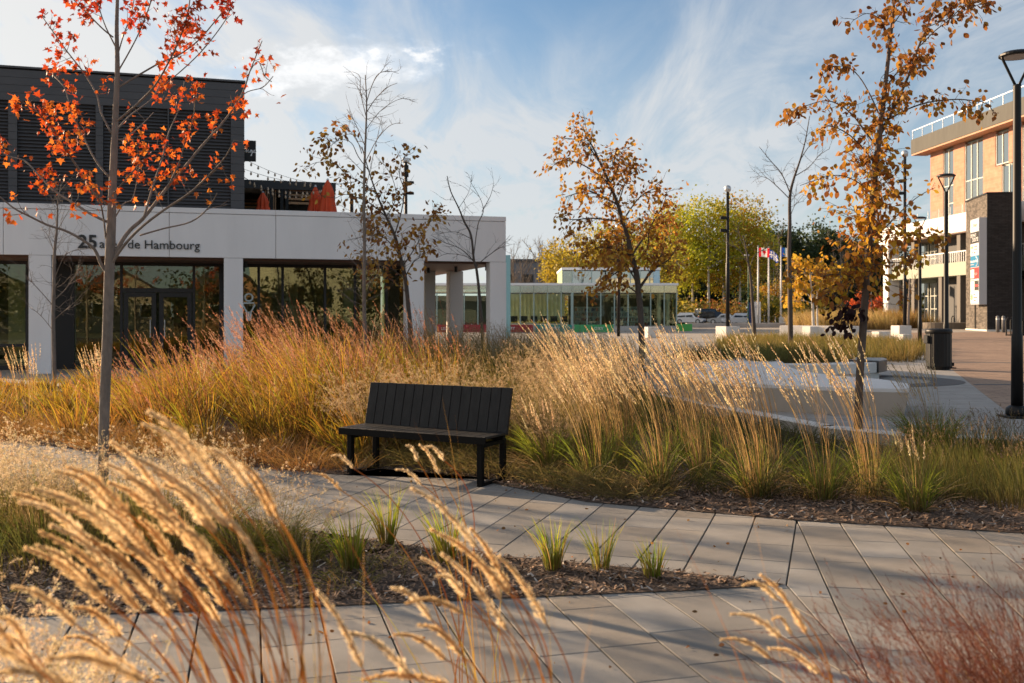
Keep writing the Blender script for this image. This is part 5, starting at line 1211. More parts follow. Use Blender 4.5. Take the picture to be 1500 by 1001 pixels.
# brown oak in the middle distance
Y6 = 25.5
t = TreeB(41); root = thing('oak_tree', P(940, 545, Y6) * (1, 1, 0), 'leaning young oak full of rusty brown leaves between the bench and the light column', 'tree')
trunk = [(941, 547), (940, 500), (938, 455), (935, 425), (932, 400), (925, 375), (920, 350), (912, 325), (905, 300), (893, 270), (880, 240), (868, 215), (858, 200)]
p = spline(pxl(trunk, Y6), 4); t.wood.tube(p, np.interp(np.linspace(0, 1, len(p)), [0, .05, .4, .7, 1], [.10, .085, .07, .045, .012]), 10)
t.twigs(p[int(len(p) * .35):], 70, .6, 1.3, t.wood, spread=1.4, up=.05, t0=.05, rad=.008, sub=2, w=.9)
Ls = [([(880, 240), (862, 215), (845, 205), (820, 202)], .4, .02, 8, 1), ([(893, 270), (875, 255), (850, 240), (828, 235), (812, 240)], -.5, .025, 10, 1),
      ([(905, 300), (885, 290), (862, 280), (840, 285), (825, 290)], .6, .03, 12, 1), ([(912, 325), (890, 322), (865, 320), (840, 322), (818, 318)], -.6, .03, 12, .9),
      ([(925, 375), (900, 365), (880, 362), (862, 370), (850, 385)], .5, .03, 16, 1.1), ([(932, 400), (912, 395), (895, 405), (880, 415)], -.6, .025, 12, 1.1),
      ([(936, 432), (920, 420), (905, 418), (885, 428)], .3, .025, 6, 1), ([(935, 425), (952, 400), (968, 375), (975, 350), (978, 325)], .6, .04, 18, 1.1),
      ([(937, 420), (958, 395), (980, 380), (992, 360)], -.6, .03, 14, 1.1), ([(925, 375), (945, 345), (960, 320), (972, 300), (978, 275)], .5, .03, 16, 1),
      ([(912, 325), (928, 300), (942, 285), (962, 275)], -.4, .025, 10, 1), ([(905, 300), (915, 270), (922, 250), (925, 232)], .5, .02, 12, 1), ([(893, 270), (905, 248), (908, 225)], -.4, .02, 7, .9),
      ([(930, 385), (945, 370), (950, 345), (940, 320)], -.9, .025, 14, 1.1), ([(930, 390), (915, 370), (905, 350), (890, 340)], 1.0, .025, 14, 1.1), ([(935, 420), (925, 400), (915, 385), (900, 380)], -1.1, .025, 14, 1.1)]
for pts, dy, r0, nt, w in Ls:
    p, _ = t.limb(pxl(pts, Y6, dy), r0, .006); t.twigs(p, nt, .35, .85, t.wood, spread=1.1, up=.0, t0=.2, rad=.007, sub=2, w=min(1, w))
finish(t, root, M_BARKD, M_LEAF, shape=OVAL, size=(.085, .140), per=2, pal=[(.46, .21, .035), (.36, .145, .03), (.54, .28, .04), (.28, .11, .025), (.58, .33, .045)], droop=.8, spreadr=.08, keep=.72)

# trees in front of the office: bare-topped sapling, brown one, bare ones
def px_tree(seed, name, lab, Y, trunk, rads, limbs, bark, tw=(.3, .7), shape=None, size=(.06, .1), pal=None, per=2, keep=.7, extra=None, spreadr=.06, droop=.8, trad=.004, sub=2, up=.2, zb=0.0):
    t = TreeB(seed); root = thing(name, P(trunk[0][0], trunk[0][1], Y) * (1, 1, 0) + (0, 0, zb), lab, 'tree')
    p = spline(pxl(trunk, Y), 4); t.wood.tube(p, np.interp(np.linspace(0, 1, len(p)), np.linspace(0, 1, len(rads)), rads), 9)
    if extra:
        for (a, b, num, l0, l1, lf, w) in extra: t.twigs(p[int(len(p) * a):max(int(len(p) * b), int(len(p) * a) + 2)], num, l0, l1, t.wood, spread=1.2, up=up, t0=.0, rad=trad, leaf=lf, sub=sub, w=w)
    for pts, dy, r0, nt, w in limbs:
        q, _ = t.limb(pxl(pts, Y, dy), r0, trad * .8); t.twigs(q, nt, tw[0], tw[1], t.wood, spread=.9, up=up, t0=.2, rad=trad, leaf=w > 0, sub=sub, w=w)
    finish(t, root, bark, M_LEAF, shape=shape, size=size, per=per, pal=pal, keep=keep, spreadr=spreadr, droop=droop)
BROWN = [(.30, .13, .03), (.23, .09, .026), (.38, .18, .035), (.46, .24, .04)]
px_tree(51, 'sapling', 'tall slender sapling with a bare forked top in front of the office', 16.5, [(536, 590), (535, 540), (534, 480), (533, 420), (534, 360), (533, 300), (534, 240), (536, 190), (537, 150), (535, 110)], [.04, .036, .030, .026, .02, .014, .007],
        [([(536, 170), (528, 135), (527, 112), (515, 105)], .3, .008, 4, 0), ([(537, 150), (545, 125), (555, 108), (572, 105), (584, 108)], .3, .008, 5, 0), ([(537, 165), (550, 145), (568, 128), (582, 122)], -.4, .008, 4, 0), ([(536, 190), (555, 165), (575, 150), (592, 143)], .3, .007, 3, 0),
         ([(535, 215), (520, 180), (508, 160)], -.4, .007, 3, 0), ([(534, 225), (515, 195), (503, 180)], .4, .007, 3, 0), ([(534, 240), (552, 205), (570, 185), (585, 180)], -.3, .007, 3, 0), ([(534, 255), (515, 235), (503, 228)], .2, .006, 2, 0),
         ([(533, 290), (548, 222), (560, 170)], .5, .006, 3, 0), ([(534, 285), (555, 265), (572, 258), (590, 262)], -.3, .006, 3, 0)],
        M_BARKG, (.25, .6), pal=BROWN, extra=[(.25, .55, 45, .4, .9, False, 0), (.72, .97, 16, .3, .7, False, 0)], sub=3, up=.05)
px_tree(52, 'beech_tree', 'small leaning tree with scattered rusty leaves close beside the slender sapling', 19.5, [(603, 555), (602, 500), (599, 460), (594, 410), (586, 375), (578, 345), (566, 318), (552, 285), (540, 250), (530, 215)], [.055, .05, .042, .035, .03, .022, .014, .008],
        [([(578, 345), (588, 310), (592, 280), (585, 255), (592, 230), (608, 215)], .4, .014, 12, .8), ([(566, 318), (545, 300), (525, 290), (505, 285), (490, 292)], -.5, .014, 12, .9), ([(552, 285), (530, 268), (510, 258), (490, 240), (465, 238), (447, 246)], .5, .012, 12, .9),
         ([(540, 250), (525, 230), (515, 210), (500, 205), (482, 215)], -.4, .010, 9, .9), ([(530, 225), (520, 200), (505, 198), (485, 213)], .3, .008, 5, .8), ([(586, 375), (565, 350), (545, 345), (520, 350)], .5, .012, 10, .8), ([(590, 390), (610, 360), (625, 330), (635, 322)], .4, .012, 11, .8),
         ([(594, 410), (575, 395), (555, 385), (540, 385)], -.6, .012, 13, 1), ([(594, 405), (605, 385), (615, 375), (612, 350)], -.3, .012, 10, .9), ([(597, 430), (580, 415), (560, 405), (545, 405)], .5, .010, 8, 1), ([(566, 318), (580, 290), (575, 262), (562, 240)], .6, .010, 8, .8)],
        M_BARKD, (.3, .65), shape=OVAL, size=(.075, .12), pal=BROWN + [(.45, .26, .05)], extra=[(.35, .8, 30, .4, .9, True, .85)], keep=.55, spreadr=.07)
px_tree(53, 'bare_tree', 'crooked leafless little tree in front of the open corner of the office', 20.5, [(708, 540), (706, 480), (702, 430), (698, 395), (694, 380), (690, 345), (680, 325), (672, 305), (660, 280), (655, 258)], [.035, .032, .028, .024, .02, .013, .008],
        [([(694, 375), (700, 330), (708, 310), (703, 290), (688, 265)], .5, .012, 6, 0), ([(706, 310), (718, 288), (722, 275)], .3, .008, 4, 0), ([(696, 385), (675, 365), (650, 355), (632, 345)], -.5, .010, 7, 0), ([(697, 390), (715, 375), (735, 362), (742, 366)], -.4, .010, 6, 0), ([(690, 350), (668, 340), (645, 342)], .4, .008, 6, 0), ([(698, 385), (680, 375), (655, 372), (640, 378)], .4, .008, 5, 0), ([(672, 305), (685, 285), (690, 270)], .3, .006, 3, 0)],
        M_BARKD, (.3, .7), extra=[(.4, .95, 14, .3, .8, False, 0)], sub=3)
px_tree(54, 'bare_sapling', 'leafless twiggy sapling in front of the glass entrance, left of the red maple', 18.5, [(80, 572), (79, 520), (78, 470), (79, 420), (80, 370), (83, 340), (84, 315), (85, 295), (90, 270)], [.04, .037, .033, .028, .02, .012, .006],
        [([(80, 372), (70, 345), (60, 335)], .3, .008, 6, 0), ([(79, 410), (95, 375), (115, 365)], -.4, .010, 8, 0), ([(79, 440), (95, 425), (110, 405), (122, 395)], .4, .010, 8, 0), ([(79, 450), (62, 430), (45, 412), (38, 405)], -.3, .010, 7, 0), ([(78, 470), (95, 455), (108, 450)], -.4, .008, 7, 0), ([(78, 485), (62, 465), (45, 450)], .5, .008, 6, 0), ([(83, 340), (100, 310), (115, 290)], .4, .006, 5, 0)],
        M_BARKG, (.3, .75), extra=[(.3, .98, 40, .3, .8, False, 0)], sub=3)
px_tree(55, 'bare_tree', 'tall thin leafless tree standing in the low planter left of the orange-leaved tree', 36.0, [(1158, 524), (1158, 480), (1157, 420), (1156, 370), (1157, 330), (1157, 290), (1162, 265), (1172, 235), (1180, 205), (1186, 170)], [.10, .09, .075, .06, .045, .025, .012],
        [([(1157, 292), (1140, 275), (1125, 262), (1112, 258)], .6, .022, 7, 0), ([(1158, 285), (1145, 255), (1128, 235), (1112, 215)], -.6, .022, 8, 0), ([(1172, 235), (1185, 215), (1198, 208)], .5, .018, 6, 0), ([(1165, 258), (1185, 245), (1200, 228), (1215, 218)], -.5, .018, 6, 0), ([(1157, 320), (1165, 300), (1178, 295)], .4, .012, 4, 0)],
        M_BARKD, (.5, 1.2), extra=[(.45, .95, 12, .4, 1.0, False, 0)], sub=3, trad=.008)
px_tree(56, 'bare_tree', 'crooked thin leafless tree standing between the light column and the flagpoles', 46.0, [(1106, 502), (1104, 470), (1102, 440), (1100, 410), (1097, 390), (1093, 365), (1088, 345)], [.10, .085, .07, .055, .04, .02],
        [([(1098, 395), (1105, 375), (1118, 366), (1128, 362)], .5, .025, 5, 0), ([(1098, 390), (1088, 372), (1076, 362), (1066, 360)], -.5, .025, 5, 0), ([(1093, 368), (1085, 350), (1080, 335)], .3, .015, 4, 0)], M_BARKD, (.5, 1.1), sub=2, trad=.012)
px_tree(57, 'yellow_sapling', 'small bright yellow-leaved tree between the thin bare tree and the orange-leaved tree', 62.0, [(1192, 490), (1191, 465), (1190, 440), (1188, 415), (1186, 395)], [.10, .085, .06, .03],
        [([(1190, 440), (1178, 425), (1168, 418)], .6, .03, 10, 1), ([(1189, 430), (1200, 412), (1212, 405)], -.6, .03, 10, 1), ([(1188, 415), (1178, 400), (1170, 388)], .6, .03, 10, 1), ([(1187, 405), (1195, 395), (1208, 398)], .4, .03, 8, 1), ([(1190, 445), (1175, 440), (1165, 442)], -.5, .03, 8, 1)], M_BARKW, (.6, 1.3), shape=OVAL, size=(.20, .32), pal=[(.62, .36, .03), (.55, .30, .03), (.66, .42, .05)], spreadr=.2, trad=.012, keep=.8)
px_tree(58, 'yellow_sapling', 'slim pale-stemmed sapling with a few yellow leaves in the far tan grasses', 66.0, [(1198, 488), (1197, 460), (1197, 430), (1196, 405)], [.07, .05, .03],
        [([(1197, 430), (1206, 415), (1214, 410)], .5, .02, 6, 1), ([(1197, 440), (1188, 428)], -.5, .02, 5, 1)], M_BARKW, (.5, 1.1), shape=OVAL, size=(.2, .3), pal=[(.6, .36, .03), (.5, .3, .04)], spreadr=.2, trad=.012, keep=.8)
px_tree(59, 'young_tree', 'leafless pale-barked young tree before the dark columns of the salmon brick building', 78.0, [(1330, 478), (1331, 455), (1332, 430), (1333, 408)], [.12, .10, .06],
        [([(1332, 430), (1338, 415), (1342, 405)], .5, .03, 6, 0), ([(1331, 440), (1325, 425), (1318, 418)], -.5, .03, 6, 0)], M_BARKG, (.6, 1.4), sub=3, trad=.015)

# far wood: each tree its own crown and trunk
def crown_tree(seed, name, lab, px, Y, zt, w, pal, zb=None, n=2600, leaf=(.28, .5), bark=None, trunk_r=.16, group=None, gaps=.5, lean=0.0, taper=False, cz=.5):
    r = np.random.default_rng(seed); x = (px - CX) / F_PX * Y; root = thing(name, (x, Y, 0), lab, 'tree', group)
    zb = zt * .35 if zb is None else zb; H = zt - zb
    mbw = MB(); pts = np.array([(x, Y, -.05), (x + .1 * lean, Y, zb * .5), (x + .3 * lean, Y + .1, zb), (x + .6 * lean, Y, zb + H * .5), (x + lean, Y, zt - .3)])
    mbw.tube(spline(pts, 4), np.linspace(trunk_r, .03, 17), 8)
    nc = max(8, int(n / 55)); cs = []
    while len(cs) < nc:
        q = r.uniform(-1, 1, 3); 
        if q @ q > 1 or q @ q < .12 * r.random(): continue
        zr = (q[2] + 1) / 2; k = (1 - zr) ** .75 * 1.1 + .05 if taper else np.sqrt(max(0, 1 - abs(2 * zr - 2 * cz) ** 2.2)) * .95 + .05
        if taper: q[:2] *= k / max(.4, math.sqrt(max(.16, 1 - q[2] ** 2)))
        cs.append((x + lean * zr + q[0] * w / 2, Y + q[1] * w / 2, zb + zr * H))
    cs = np.array(cs)
    for c in cs[r.integers(0, nc, min(nc, 18))]:
        z0 = min(c[2] - .2, zb + (c[2] - zb) * .5); b = np.array([x + lean * max(0, (z0 - zb) / H), Y, z0])
        mbw.tube(np.array([b, (b + c) / 2 + (0, 0, .2), c]), [trunk_r * .35, trunk_r * .22, .02], 5)
    mbw.build('trunk', bark or M_BARKW, root, smooth=True)
    sz = r.uniform(.5, 1.25, nc); j = r.choice(nc, n, p=sz / sz.sum()); rad = H * .055 + w * .085
    pos = cs[j] + r.normal(size=(n, 3)) * np.array([1, 1, .75]) * (rad * sz[j])[:, None] * .62
    tint = r.uniform(.7, 1.25, nc)[j][:, None]
    pc = np.array(pal)[r.integers(0, len(pal), nc)][j] * .65 + pick(pal, n, r) * .35
    mb = MB(); leaves(mb, pos, r.uniform(leaf[0], leaf[1], n), r.normal(size=(n, 3)) + (0, 0, -.4), DIAM, np.clip(pc * tint, .003, .9), r)
    mb.build('crown', M_LEAF, root)
def bare_crown(seed, name, lab, px, Y, zt, w, group=None, bark=None, r0=.14):
    t = TreeB(seed); x = (px - CX) / F_PX * Y; root = thing(name, (x, Y, 0), lab, 'tree', group); r = t.r
    p = spline(np.array([(x, Y, -.05), (x + .1, Y, zt * .3), (x - .1, Y, zt * .6), (x, Y, zt * .9)]), 5); t.wood.tube(p, np.linspace(r0, .03, len(p)), 6)
    for i in range(16):
        k = r.uniform(.22, .85); b = p[int(k * (len(p) - 1))]; a = r.uniform(0, 6.28); l = w * .5 * (1.1 - .6 * k) * r.uniform(.7, 1.2)
        q = np.array([b, b + (math.cos(a) * l * .5, math.sin(a) * l * .5, l * .6), b + (math.cos(a) * l, math.sin(a) * l, l * 1.5)]); q[:, 2] = np.minimum(q[:, 2], zt)
        lp, _ = t.limb(q, r0 * .35, .018, k=5); t.twigs(lp, 7, w * .12, w * .28, t.wood, up=.6, rad=.022, leaf=False, sub=3)
    finish(t, root, bark or M_BARKG, M_LEAF)
YG = [(.42, .42, .03), (.48, .44, .035), (.32, .36, .03), (.52, .40, .035)]; YY = [(.50, .36, .035), (.44, .33, .04), (.36, .30, .04)]; OR = [(.50, .20, .03), (.44, .24, .04), (.55, .26, .04)]
DG = [(.035, .055, .022), (.045, .065, .025), (.03, .045, .02)]; MG = [(.12, .14, .03), (.16, .16, .035), (.10, .12, .03)]; RU = [(.30, .14, .04), (.36, .20, .05), (.22, .14, .05)]
for i, (px, Y, ytop, w, pal, lab) in enumerate([
    (992, 166, 296, 11, YG, 'leftmost tall yellow-green poplar behind the parked cars'), (1015, 172, 288, 11, YG, 'second tall yellow-green poplar, right of the leftmost one'), (1038, 164, 292, 11, YG, 'bright yellow-green poplar above the black SUV'),
    (1060, 170, 284, 11, YG + OR, 'poplar with orange-tinged top just left of the light column'), (1084, 168, 283, 12, OR + YG, 'tall poplar whose top has turned orange, right of the light column'), (1104, 178, 305, 10, YG + MG, 'dull green poplar at the right end of the poplar row'),
    (972, 178, 318, 11, YG, 'lower green-yellow poplar partly behind the rusty oak')]):
    crown_tree(100 + i, 'poplar_tree', lab, px, Y, EYE + (HY - ytop) * Y / F_PX, w, pal, zb=4.6 + 1.3 * (i % 3), n=4200, leaf=(.32, .58), trunk_r=.30, group='poplars behind the parked cars', cz=.56)
for i, (px, Y, ytop, w, pal, lab) in enumerate([
    (845, 128, 338, 9, YY, 'golden yellow tree behind the left part of the library roof'), (872, 132, 330, 10, YY, 'golden yellow tree directly behind the rusty oak'), (905, 135, 322, 11, YG, 'yellow-green tree behind the upper storey of the library'), (940, 140, 325, 11, YY, 'yellow tree behind the right end of the library roof'),
    (832, 150, 368, 6, RU, 'small rusty tree at the left edge of the golden trees')]):
    crown_tree(120 + i, 'birch_tree', lab, px, Y, EYE + (HY - ytop) * Y / F_PX, w, pal, zb=3.5, n=2600, leaf=(.3, .5), group='yellow trees behind the library')
for i, (px, Y, ytop, w) in enumerate([(1120, 205, 340, 11), (1140, 212, 322, 12), (1160, 206, 345, 11), (1180, 214, 338, 12), (1203, 208, 332, 12), (1222, 215, 345, 12), (1243, 206, 340, 12), (1262, 216, 352, 12), (1285, 210, 338, 13), (1306, 214, 345, 12), (1328, 218, 360, 12), (1350, 222, 372, 12), (985, 222, 402, 12), (1002, 215, 398, 11), (1020, 225, 392, 12), (1042, 218, 398, 12), (1062, 224, 388, 12), (1082, 216, 392, 11), (1100, 222, 372, 12), (960, 220, 400, 12), (1150, 232, 330, 14), (1195, 234, 326, 14), (1235, 236, 334, 14), (1270, 235, 336, 14), (1112, 200, 340, 12), (1130, 203, 334, 12), (1152, 200, 336, 13), (1172, 202, 342, 12), (1215, 203, 340, 13)]):
    crown_tree(140 + i, 'conifer_tree', 'dark green conifer in the wood behind the flagpoles', px, Y, EYE + (HY - ytop) * Y / F_PX, w, DG + ([MG[0]] if i % 3 == 0 else []), zb=1.0, n=2600, leaf=(.45, .8), bark=M_BARKD, trunk_r=.25, group='dark conifers behind the flagpoles', taper=(i % 2 == 0))
for i, (px, Y, ytop, w, pal, lab) in enumerate([(1136, 150, 405, 6.5, OR + YY, 'small rounded orange and gold tree between two flagpoles'), (1276, 140, 425, 6, [(.55, .10, .03), (.5, .14, .04)], 'small scarlet tree beside the white pillar'), (1302, 150, 420, 6, [(.55, .12, .03), (.5, .2, .04)], 'small red-orange tree just right of the white pillar'),
    (1133, 175, 350, 7, RU + MG, 'brownish thinning tree above the flags'), (1120, 130, 430, 5, MG + YY, 'small green tree left of the orange and gold tree')]):
    crown_tree(170 + i, 'small_tree', lab, px, Y, EYE + (HY - ytop) * Y / F_PX, w, pal, zb=.6, n=1300, leaf=(.25, .45), trunk_r=.09)
for i, (px, Y, ytop, w, lab) in enumerate([(753, 150, 345, 6, 'tall leafless tree just right of the office corner'), (790, 140, 352, 8, 'leafless spreading tree above the far grey building'), (808, 146, 350, 9, 'dense leafless tree left of the golden trees'), (823, 142, 356, 8, 'leafless tree touching the golden trees'), (768, 150, 362, 6, 'low leafless tree between two taller bare ones'),
    (1232, 190, 322, 8, 'leafless tree rising over the dark conifers'), (1318, 185, 335, 8, 'leafless tree left of the far corner of the brick-clad building'), (1140, 188, 318, 7, 'leafless tree rising above the flags')]):
    bare_crown(190 + i, 'bare_tree', lab, px, Y, EYE + (HY - ytop) * Y / F_PX, w)
# undergrowth along the edge of the wood
def shrubs(name, lab, lo, hi, n, seed, pal, h):
    r = np.random.default_rng(seed); m = 160; c = np.c_[r.uniform(lo[0], hi[0], m), r.uniform(lo[1], hi[1], m), np.zeros(m)]; hh = r.uniform(.5, 1, m) * h
    j = r.integers(0, m, n); u = r.random(n); pos = c[j] + r.normal(size=(n, 3)) * np.array([1.1, 1.1, 0]); pos[:, 2] = hh[j] * u * (1 - .3 * r.random(n))
    pc = np.array(pal)[r.integers(0, len(pal), m)][j] * .6 + pick(pal, n, r) * .4
    mb = MB(); leaves(mb, pos, r.uniform(.3, .55, n), r.normal(size=(n, 3)) + (0, 0, .3), DIAM, pc, r)
    tag(mb.build(name, M_LEAF), lab, 'undergrowth', kind='stuff')
shrubs('undergrowth', 'rusty and green undergrowth along the foot of the poplars and conifers', (22, 154), (86, 166), 15000, 3, RU + MG + MG + YY + [(.42, .10, .05)], 4.5)
shrubs('low_scrub', 'yellowing scrub beneath the leafless trees behind the library', (-6, 140), (26, 150), 5000, 4, MG + YY, 4.2)

r = np.random.default_rng(12); n = 9000; cx_ = r.uniform(-22, 50, 90); hh_ = r.uniform(3.6, 6.2, 90); j = r.integers(0, 90, n)
pos = np.c_[cx_[j] + r.normal(size=n) * .9, -40 + r.normal(size=n) * 1.0, hh_[j] * np.sqrt(r.random(n))]
mb = MB(); leaves(mb, pos, r.uniform(.3, .5, n), r.normal(size=(n, 3)), DIAM, pick([(.05, .06, .02), (.08, .08, .025), (.04, .05, .02), (.14, .10, .03)], n, r), r)
tag(mb.build('hedgerow', M_LEAF), 'dark hedge and shrubs across the street mirrored in the office windows', 'hedge', kind='stuff')
# ------------------------------------------------------------------ grasses
WIND = np.array([-1.0, -0.12, 0.0])
def lerp(a, b, t): return a + (b - a) * t
def paths(r, base, L, az, th0, th1, wind, S):
    """centre lines of n blades: (n, S+1, 3) and unit tangents; wind pushes the upper part over to the left"""
    n = len(base); t = (np.arange(S) + .5) / S
    ang = th0[:, None] + th1[:, None] * t[None] ** 1.3
    d = np.stack([np.sin(ang) * np.cos(az)[:, None], np.sin(ang) * np.sin(az)[:, None], np.cos(ang)], -1)
    d = d + WIND[None, None] * (wind[:, None] * t[None] ** 1.2)[..., None]
    d /= np.linalg.norm(d, axis=2)[..., None]
    p = np.concatenate([np.zeros((n, 1, 3)), np.cumsum(d * (L / S)[:, None, None], 1)], 1) + base[:, None]
    tg = np.concatenate([d, d[:, -1:]], 1)
    return p, tg
def ribbons(mb, p, tg, w, cb, ct, r, tip=.05, cexp=1.0, rootw=.6):
    n, K, _ = p.shape; S = K - 1; t = np.linspace(0, 1, K)
    ph = r.uniform(0, math.pi * 2, n); q = np.stack([np.cos(ph), np.sin(ph), r.uniform(-.3, .3, n)], -1)
    side = np.cross(tg, np.broadcast_to(q[:, None], tg.shape)); side /= np.linalg.norm(side, axis=2)[..., None] + 1e-9
    prof = np.minimum(1, rootw + 3 * t) * np.maximum(tip, (1 - t ** 2.2)); hw = w[:, None] * prof[None] / 2
    v = np.stack([p - side * hw[..., None], p + side * hw[..., None]], 2).reshape(-1, 3)
    i = (np.arange(n) * K * 2)[:, None] + (np.arange(S) * 2)[None]
    f = np.stack([i, i + 1, i + 3, i + 2], -1).reshape(-1, 4)
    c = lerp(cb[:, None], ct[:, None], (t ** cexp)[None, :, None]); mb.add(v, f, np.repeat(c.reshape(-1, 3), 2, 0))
_LN = np.random.default_rng(3).uniform(.62, 1.2, (64, 40))
def lum(s, k):
    q = np.clip(s, 0, .999) * 18; i = q.astype(int); a = q - i; row = _LN[(_CNT[0] + k) % 64, :]; m = np.arange(len(s)); return row[m, i] * (1 - a) + row[m, i + 1] * a
_CNT = [0]
def spikelets(mb, p, tg, t0, M, rad, ln, wd, cols, r, spread=.55, pw=1.0, lumpy=False):
    """small seed faces set round the top of each stem"""
    n, K, _ = p.shape; m = n * M
    t = np.repeat(t0 if np.ndim(t0) else np.full(n, t0), M); s = r.random(m) ** pw; tt_ = (t + (1 - t) * s) * (K - 1)
    i = np.minimum(tt_.astype(int), K - 2); a = (tt_ - i)[:, None]; k = np.repeat(np.arange(n), M)
    c = p[k, i] * (1 - a) + p[k, i + 1] * a; d = tg[k, i]
    d, b, e = basis(d, r, m)
    o = r.uniform(-1, 1, (m, 1)) * b + r.uniform(-1, 1, (m, 1)) * e
    prof = (np.minimum(1, .25 + s * 5) * np.maximum(.10, 1 - s) ** .65 * (1 if not lumpy else lum(s, k)))[:, None]
    rad_ = np.repeat(rad, M)[:, None] if np.ndim(rad) else rad
    c = c + o * rad_ * prof; d = d + o * spread; d /= np.linalg.norm(d, axis=1)[:, None]
    sd = np.cross(d, r.normal(size=(m, 3))); sd /= np.linalg.norm(sd, axis=1)[:, None]
    l = r.uniform(.6, 1.2, (m, 1)) * ln; w = wd * r.uniform(.7, 1.3, (m, 1))
    v = np.stack([c - d * l * .5, c + sd * w * .5, c + d * l * .5, c - sd * w * .5], 1).reshape(-1, 3)
    mb.add(v, np.arange(m * 4).reshape(m, 4), np.repeat(np.repeat(cols, M, 0) * r.uniform(.75, 1.2, (m, 1)), 4, 0))
U = lambda r, a, b, n: r.uniform(a, b, n)
def disc(r, n, rad): a = r.uniform(0, 2 * math.pi, n); q = rad * np.sqrt(r.random(n)); return np.c_[q * np.cos(a), q * np.sin(a), np.zeros(n)], a
GREEN = [(.17, .24, .02), (.26, .32, .025), (.11, .17, .02), (.34, .35, .03)]
STRAW = [(.38, .27, .125), (.32, .215, .095), (.44, .33, .17), (.28, .175, .08)]
TAN = [(.68, .52, .30), (.60, .44, .24), (.74, .60, .38)]

def feather_clump(seed, h=1.25, nl=170, ns=46, green=1.0, rad=.12, leaf_h=(.28, .62), wind=(.40, .95), heads=True):
    r = np.random.default_rng(seed)
    lv = MB(); b, a = disc(r, nl, rad); L = U(r, leaf_h[0], leaf_h[1], nl)
    p, tg = paths(r, b, L, a + r.normal(0, .5, nl), U(r, .03, .34, nl), U(r, .2, 1.4, nl), U(r, .05, .45, nl), 5)
    cb = pick([(.20, .15, .05), (.13, .14, .035)], nl, r); ct = np.where((r.random(nl) < green)[:, None], pick(GREEN, nl, r), pick(STRAW, nl, r))
    ribbons(lv, p, tg, U(r, .005, .009, nl), cb, ct, r)
    n2 = nl // 3; b, a = disc(r, n2, rad * 1.1); p, tg = paths(r, b, U(r, .2, .5, n2), a, U(r, .5, 1.1, n2), U(r, .6, 1.2, n2), U(r, 0, .2, n2), 4)
    ribbons(lv, p, tg, U(r, .004, .007, n2), pick([(.16, .10, .05)], n2, r), pick(STRAW, n2, r), r)
    hd = MB()
    b, a = disc(r, ns, rad * .8); L = h * U(r, .78, 1.1, ns); p, tg = paths(r, b, L, a, U(r, .0, .12, ns), U(r, -.05, .16, ns), U(r, wind[0], wind[1], ns), 9)
    ribbons(hd, p, tg, U(r, .0035, .005, ns), pick([(.40, .26, .09), (.33, .19, .07)], ns, r), pick(STRAW, ns, r), r, tip=.5, rootw=1)
    if heads: spikelets(hd, p, tg, U(r, .74, .82, ns), 50, .0085, .024, .0062, pick(TAN, ns, r), r, .30)
    return lv, hd
def make_clump(args, loc, label, group, cat='ornamental grass', name='feather_grass'):
    lv, hd = feather_clump(**args); t = thing(name, (0, 0, 0), label, cat, group)
    lv.build('leaf_blades', M_GRASS, t); hd.build('seed_heads', M_PLUME, t); t.location = loc
    return t
GRP = 'tan feather grass clumps in the right-hand bed'
def bl(px, py): g_ = G(px, py); z = float(bedz(g_[0], g_[1])) if inpoly(g_[None], BED)[0] else .01; k = (EYE - z) / EYE; return (g_[0] * k, g_[1] * k, z)
protos = []
hid = [dict(seed=300 + i, h=1.22 + .08 * (i % 3), ns=30 + 8 * (i % 4), nl=(70, 130, 60, 110, 140, 50)[i], green=(1, .8, .9, .7, .95, .85)[i]) for i in range(6)]
front = [((868, 708), 'feather grass clump with few stems, second from the bench along the bed edge', 0), ((962, 719), 'full feather grass clump spilling green blades at the bed edge, left of the largest one', 1),
         ((1026, 706), 'feather grass clump leaning hard left just right of the full green-skirted clump', 2), ((1105, 728), 'largest and brightest feather grass clump standing foremost at the mulch edge', 3),
         ((1203, 733), 'feather grass clump with broad bright green skirt, right of the foremost clump', 4), ((1272, 728), 'tall thin feather grass clump in front of the orange-leaved tree trunk', 5)]
for (xy, lab, k) in front: protos.append(make_clump(hid[k], bl(*xy), lab, GRP))
dup(protos[1], bl(905, 690), .3, .8, 'short feather grass clump tucked behind the bed-edge clumps nearest the bench', GRP)
# the mass of clumps behind them
r = np.random.default_rng(77); reg = [(0.75, 9.6), (1.6, 8.9), (2.5, 8.75), (2.9, 9.4), (2.7, 10.8), (2.3, 12.5), (2.15, 15.5), (2.1, 18.2), (2.0, 22), (1.0, 22), (.75, 15), (.6, 11.5)]
cs = [np.array(bl(*q[0])[:2]) for q in front]; put = []
for _ in range(6000):
    q = np.array([r.uniform(.5, 5), r.uniform(8.5, 22)])
    if inpoly(q[None], reg)[0] and all(np.linalg.norm(q - c) > (.68 if q[1] < 13 else .80) for c in cs): cs.append(q); put.append(q)
    if len(put) >= 28: break
for i, q in enumerate(put):
    dup(protos[[0, 1, 2, 3, 5][i % 5]], (q[0], q[1], float(bedz(*q))), r.uniform(-.5, .5), r.uniform(.82, 1.08), 'tan feather grass clump in the crowded mass between bench and seat platform', 'feather grass clumps massed behind the bed edge')
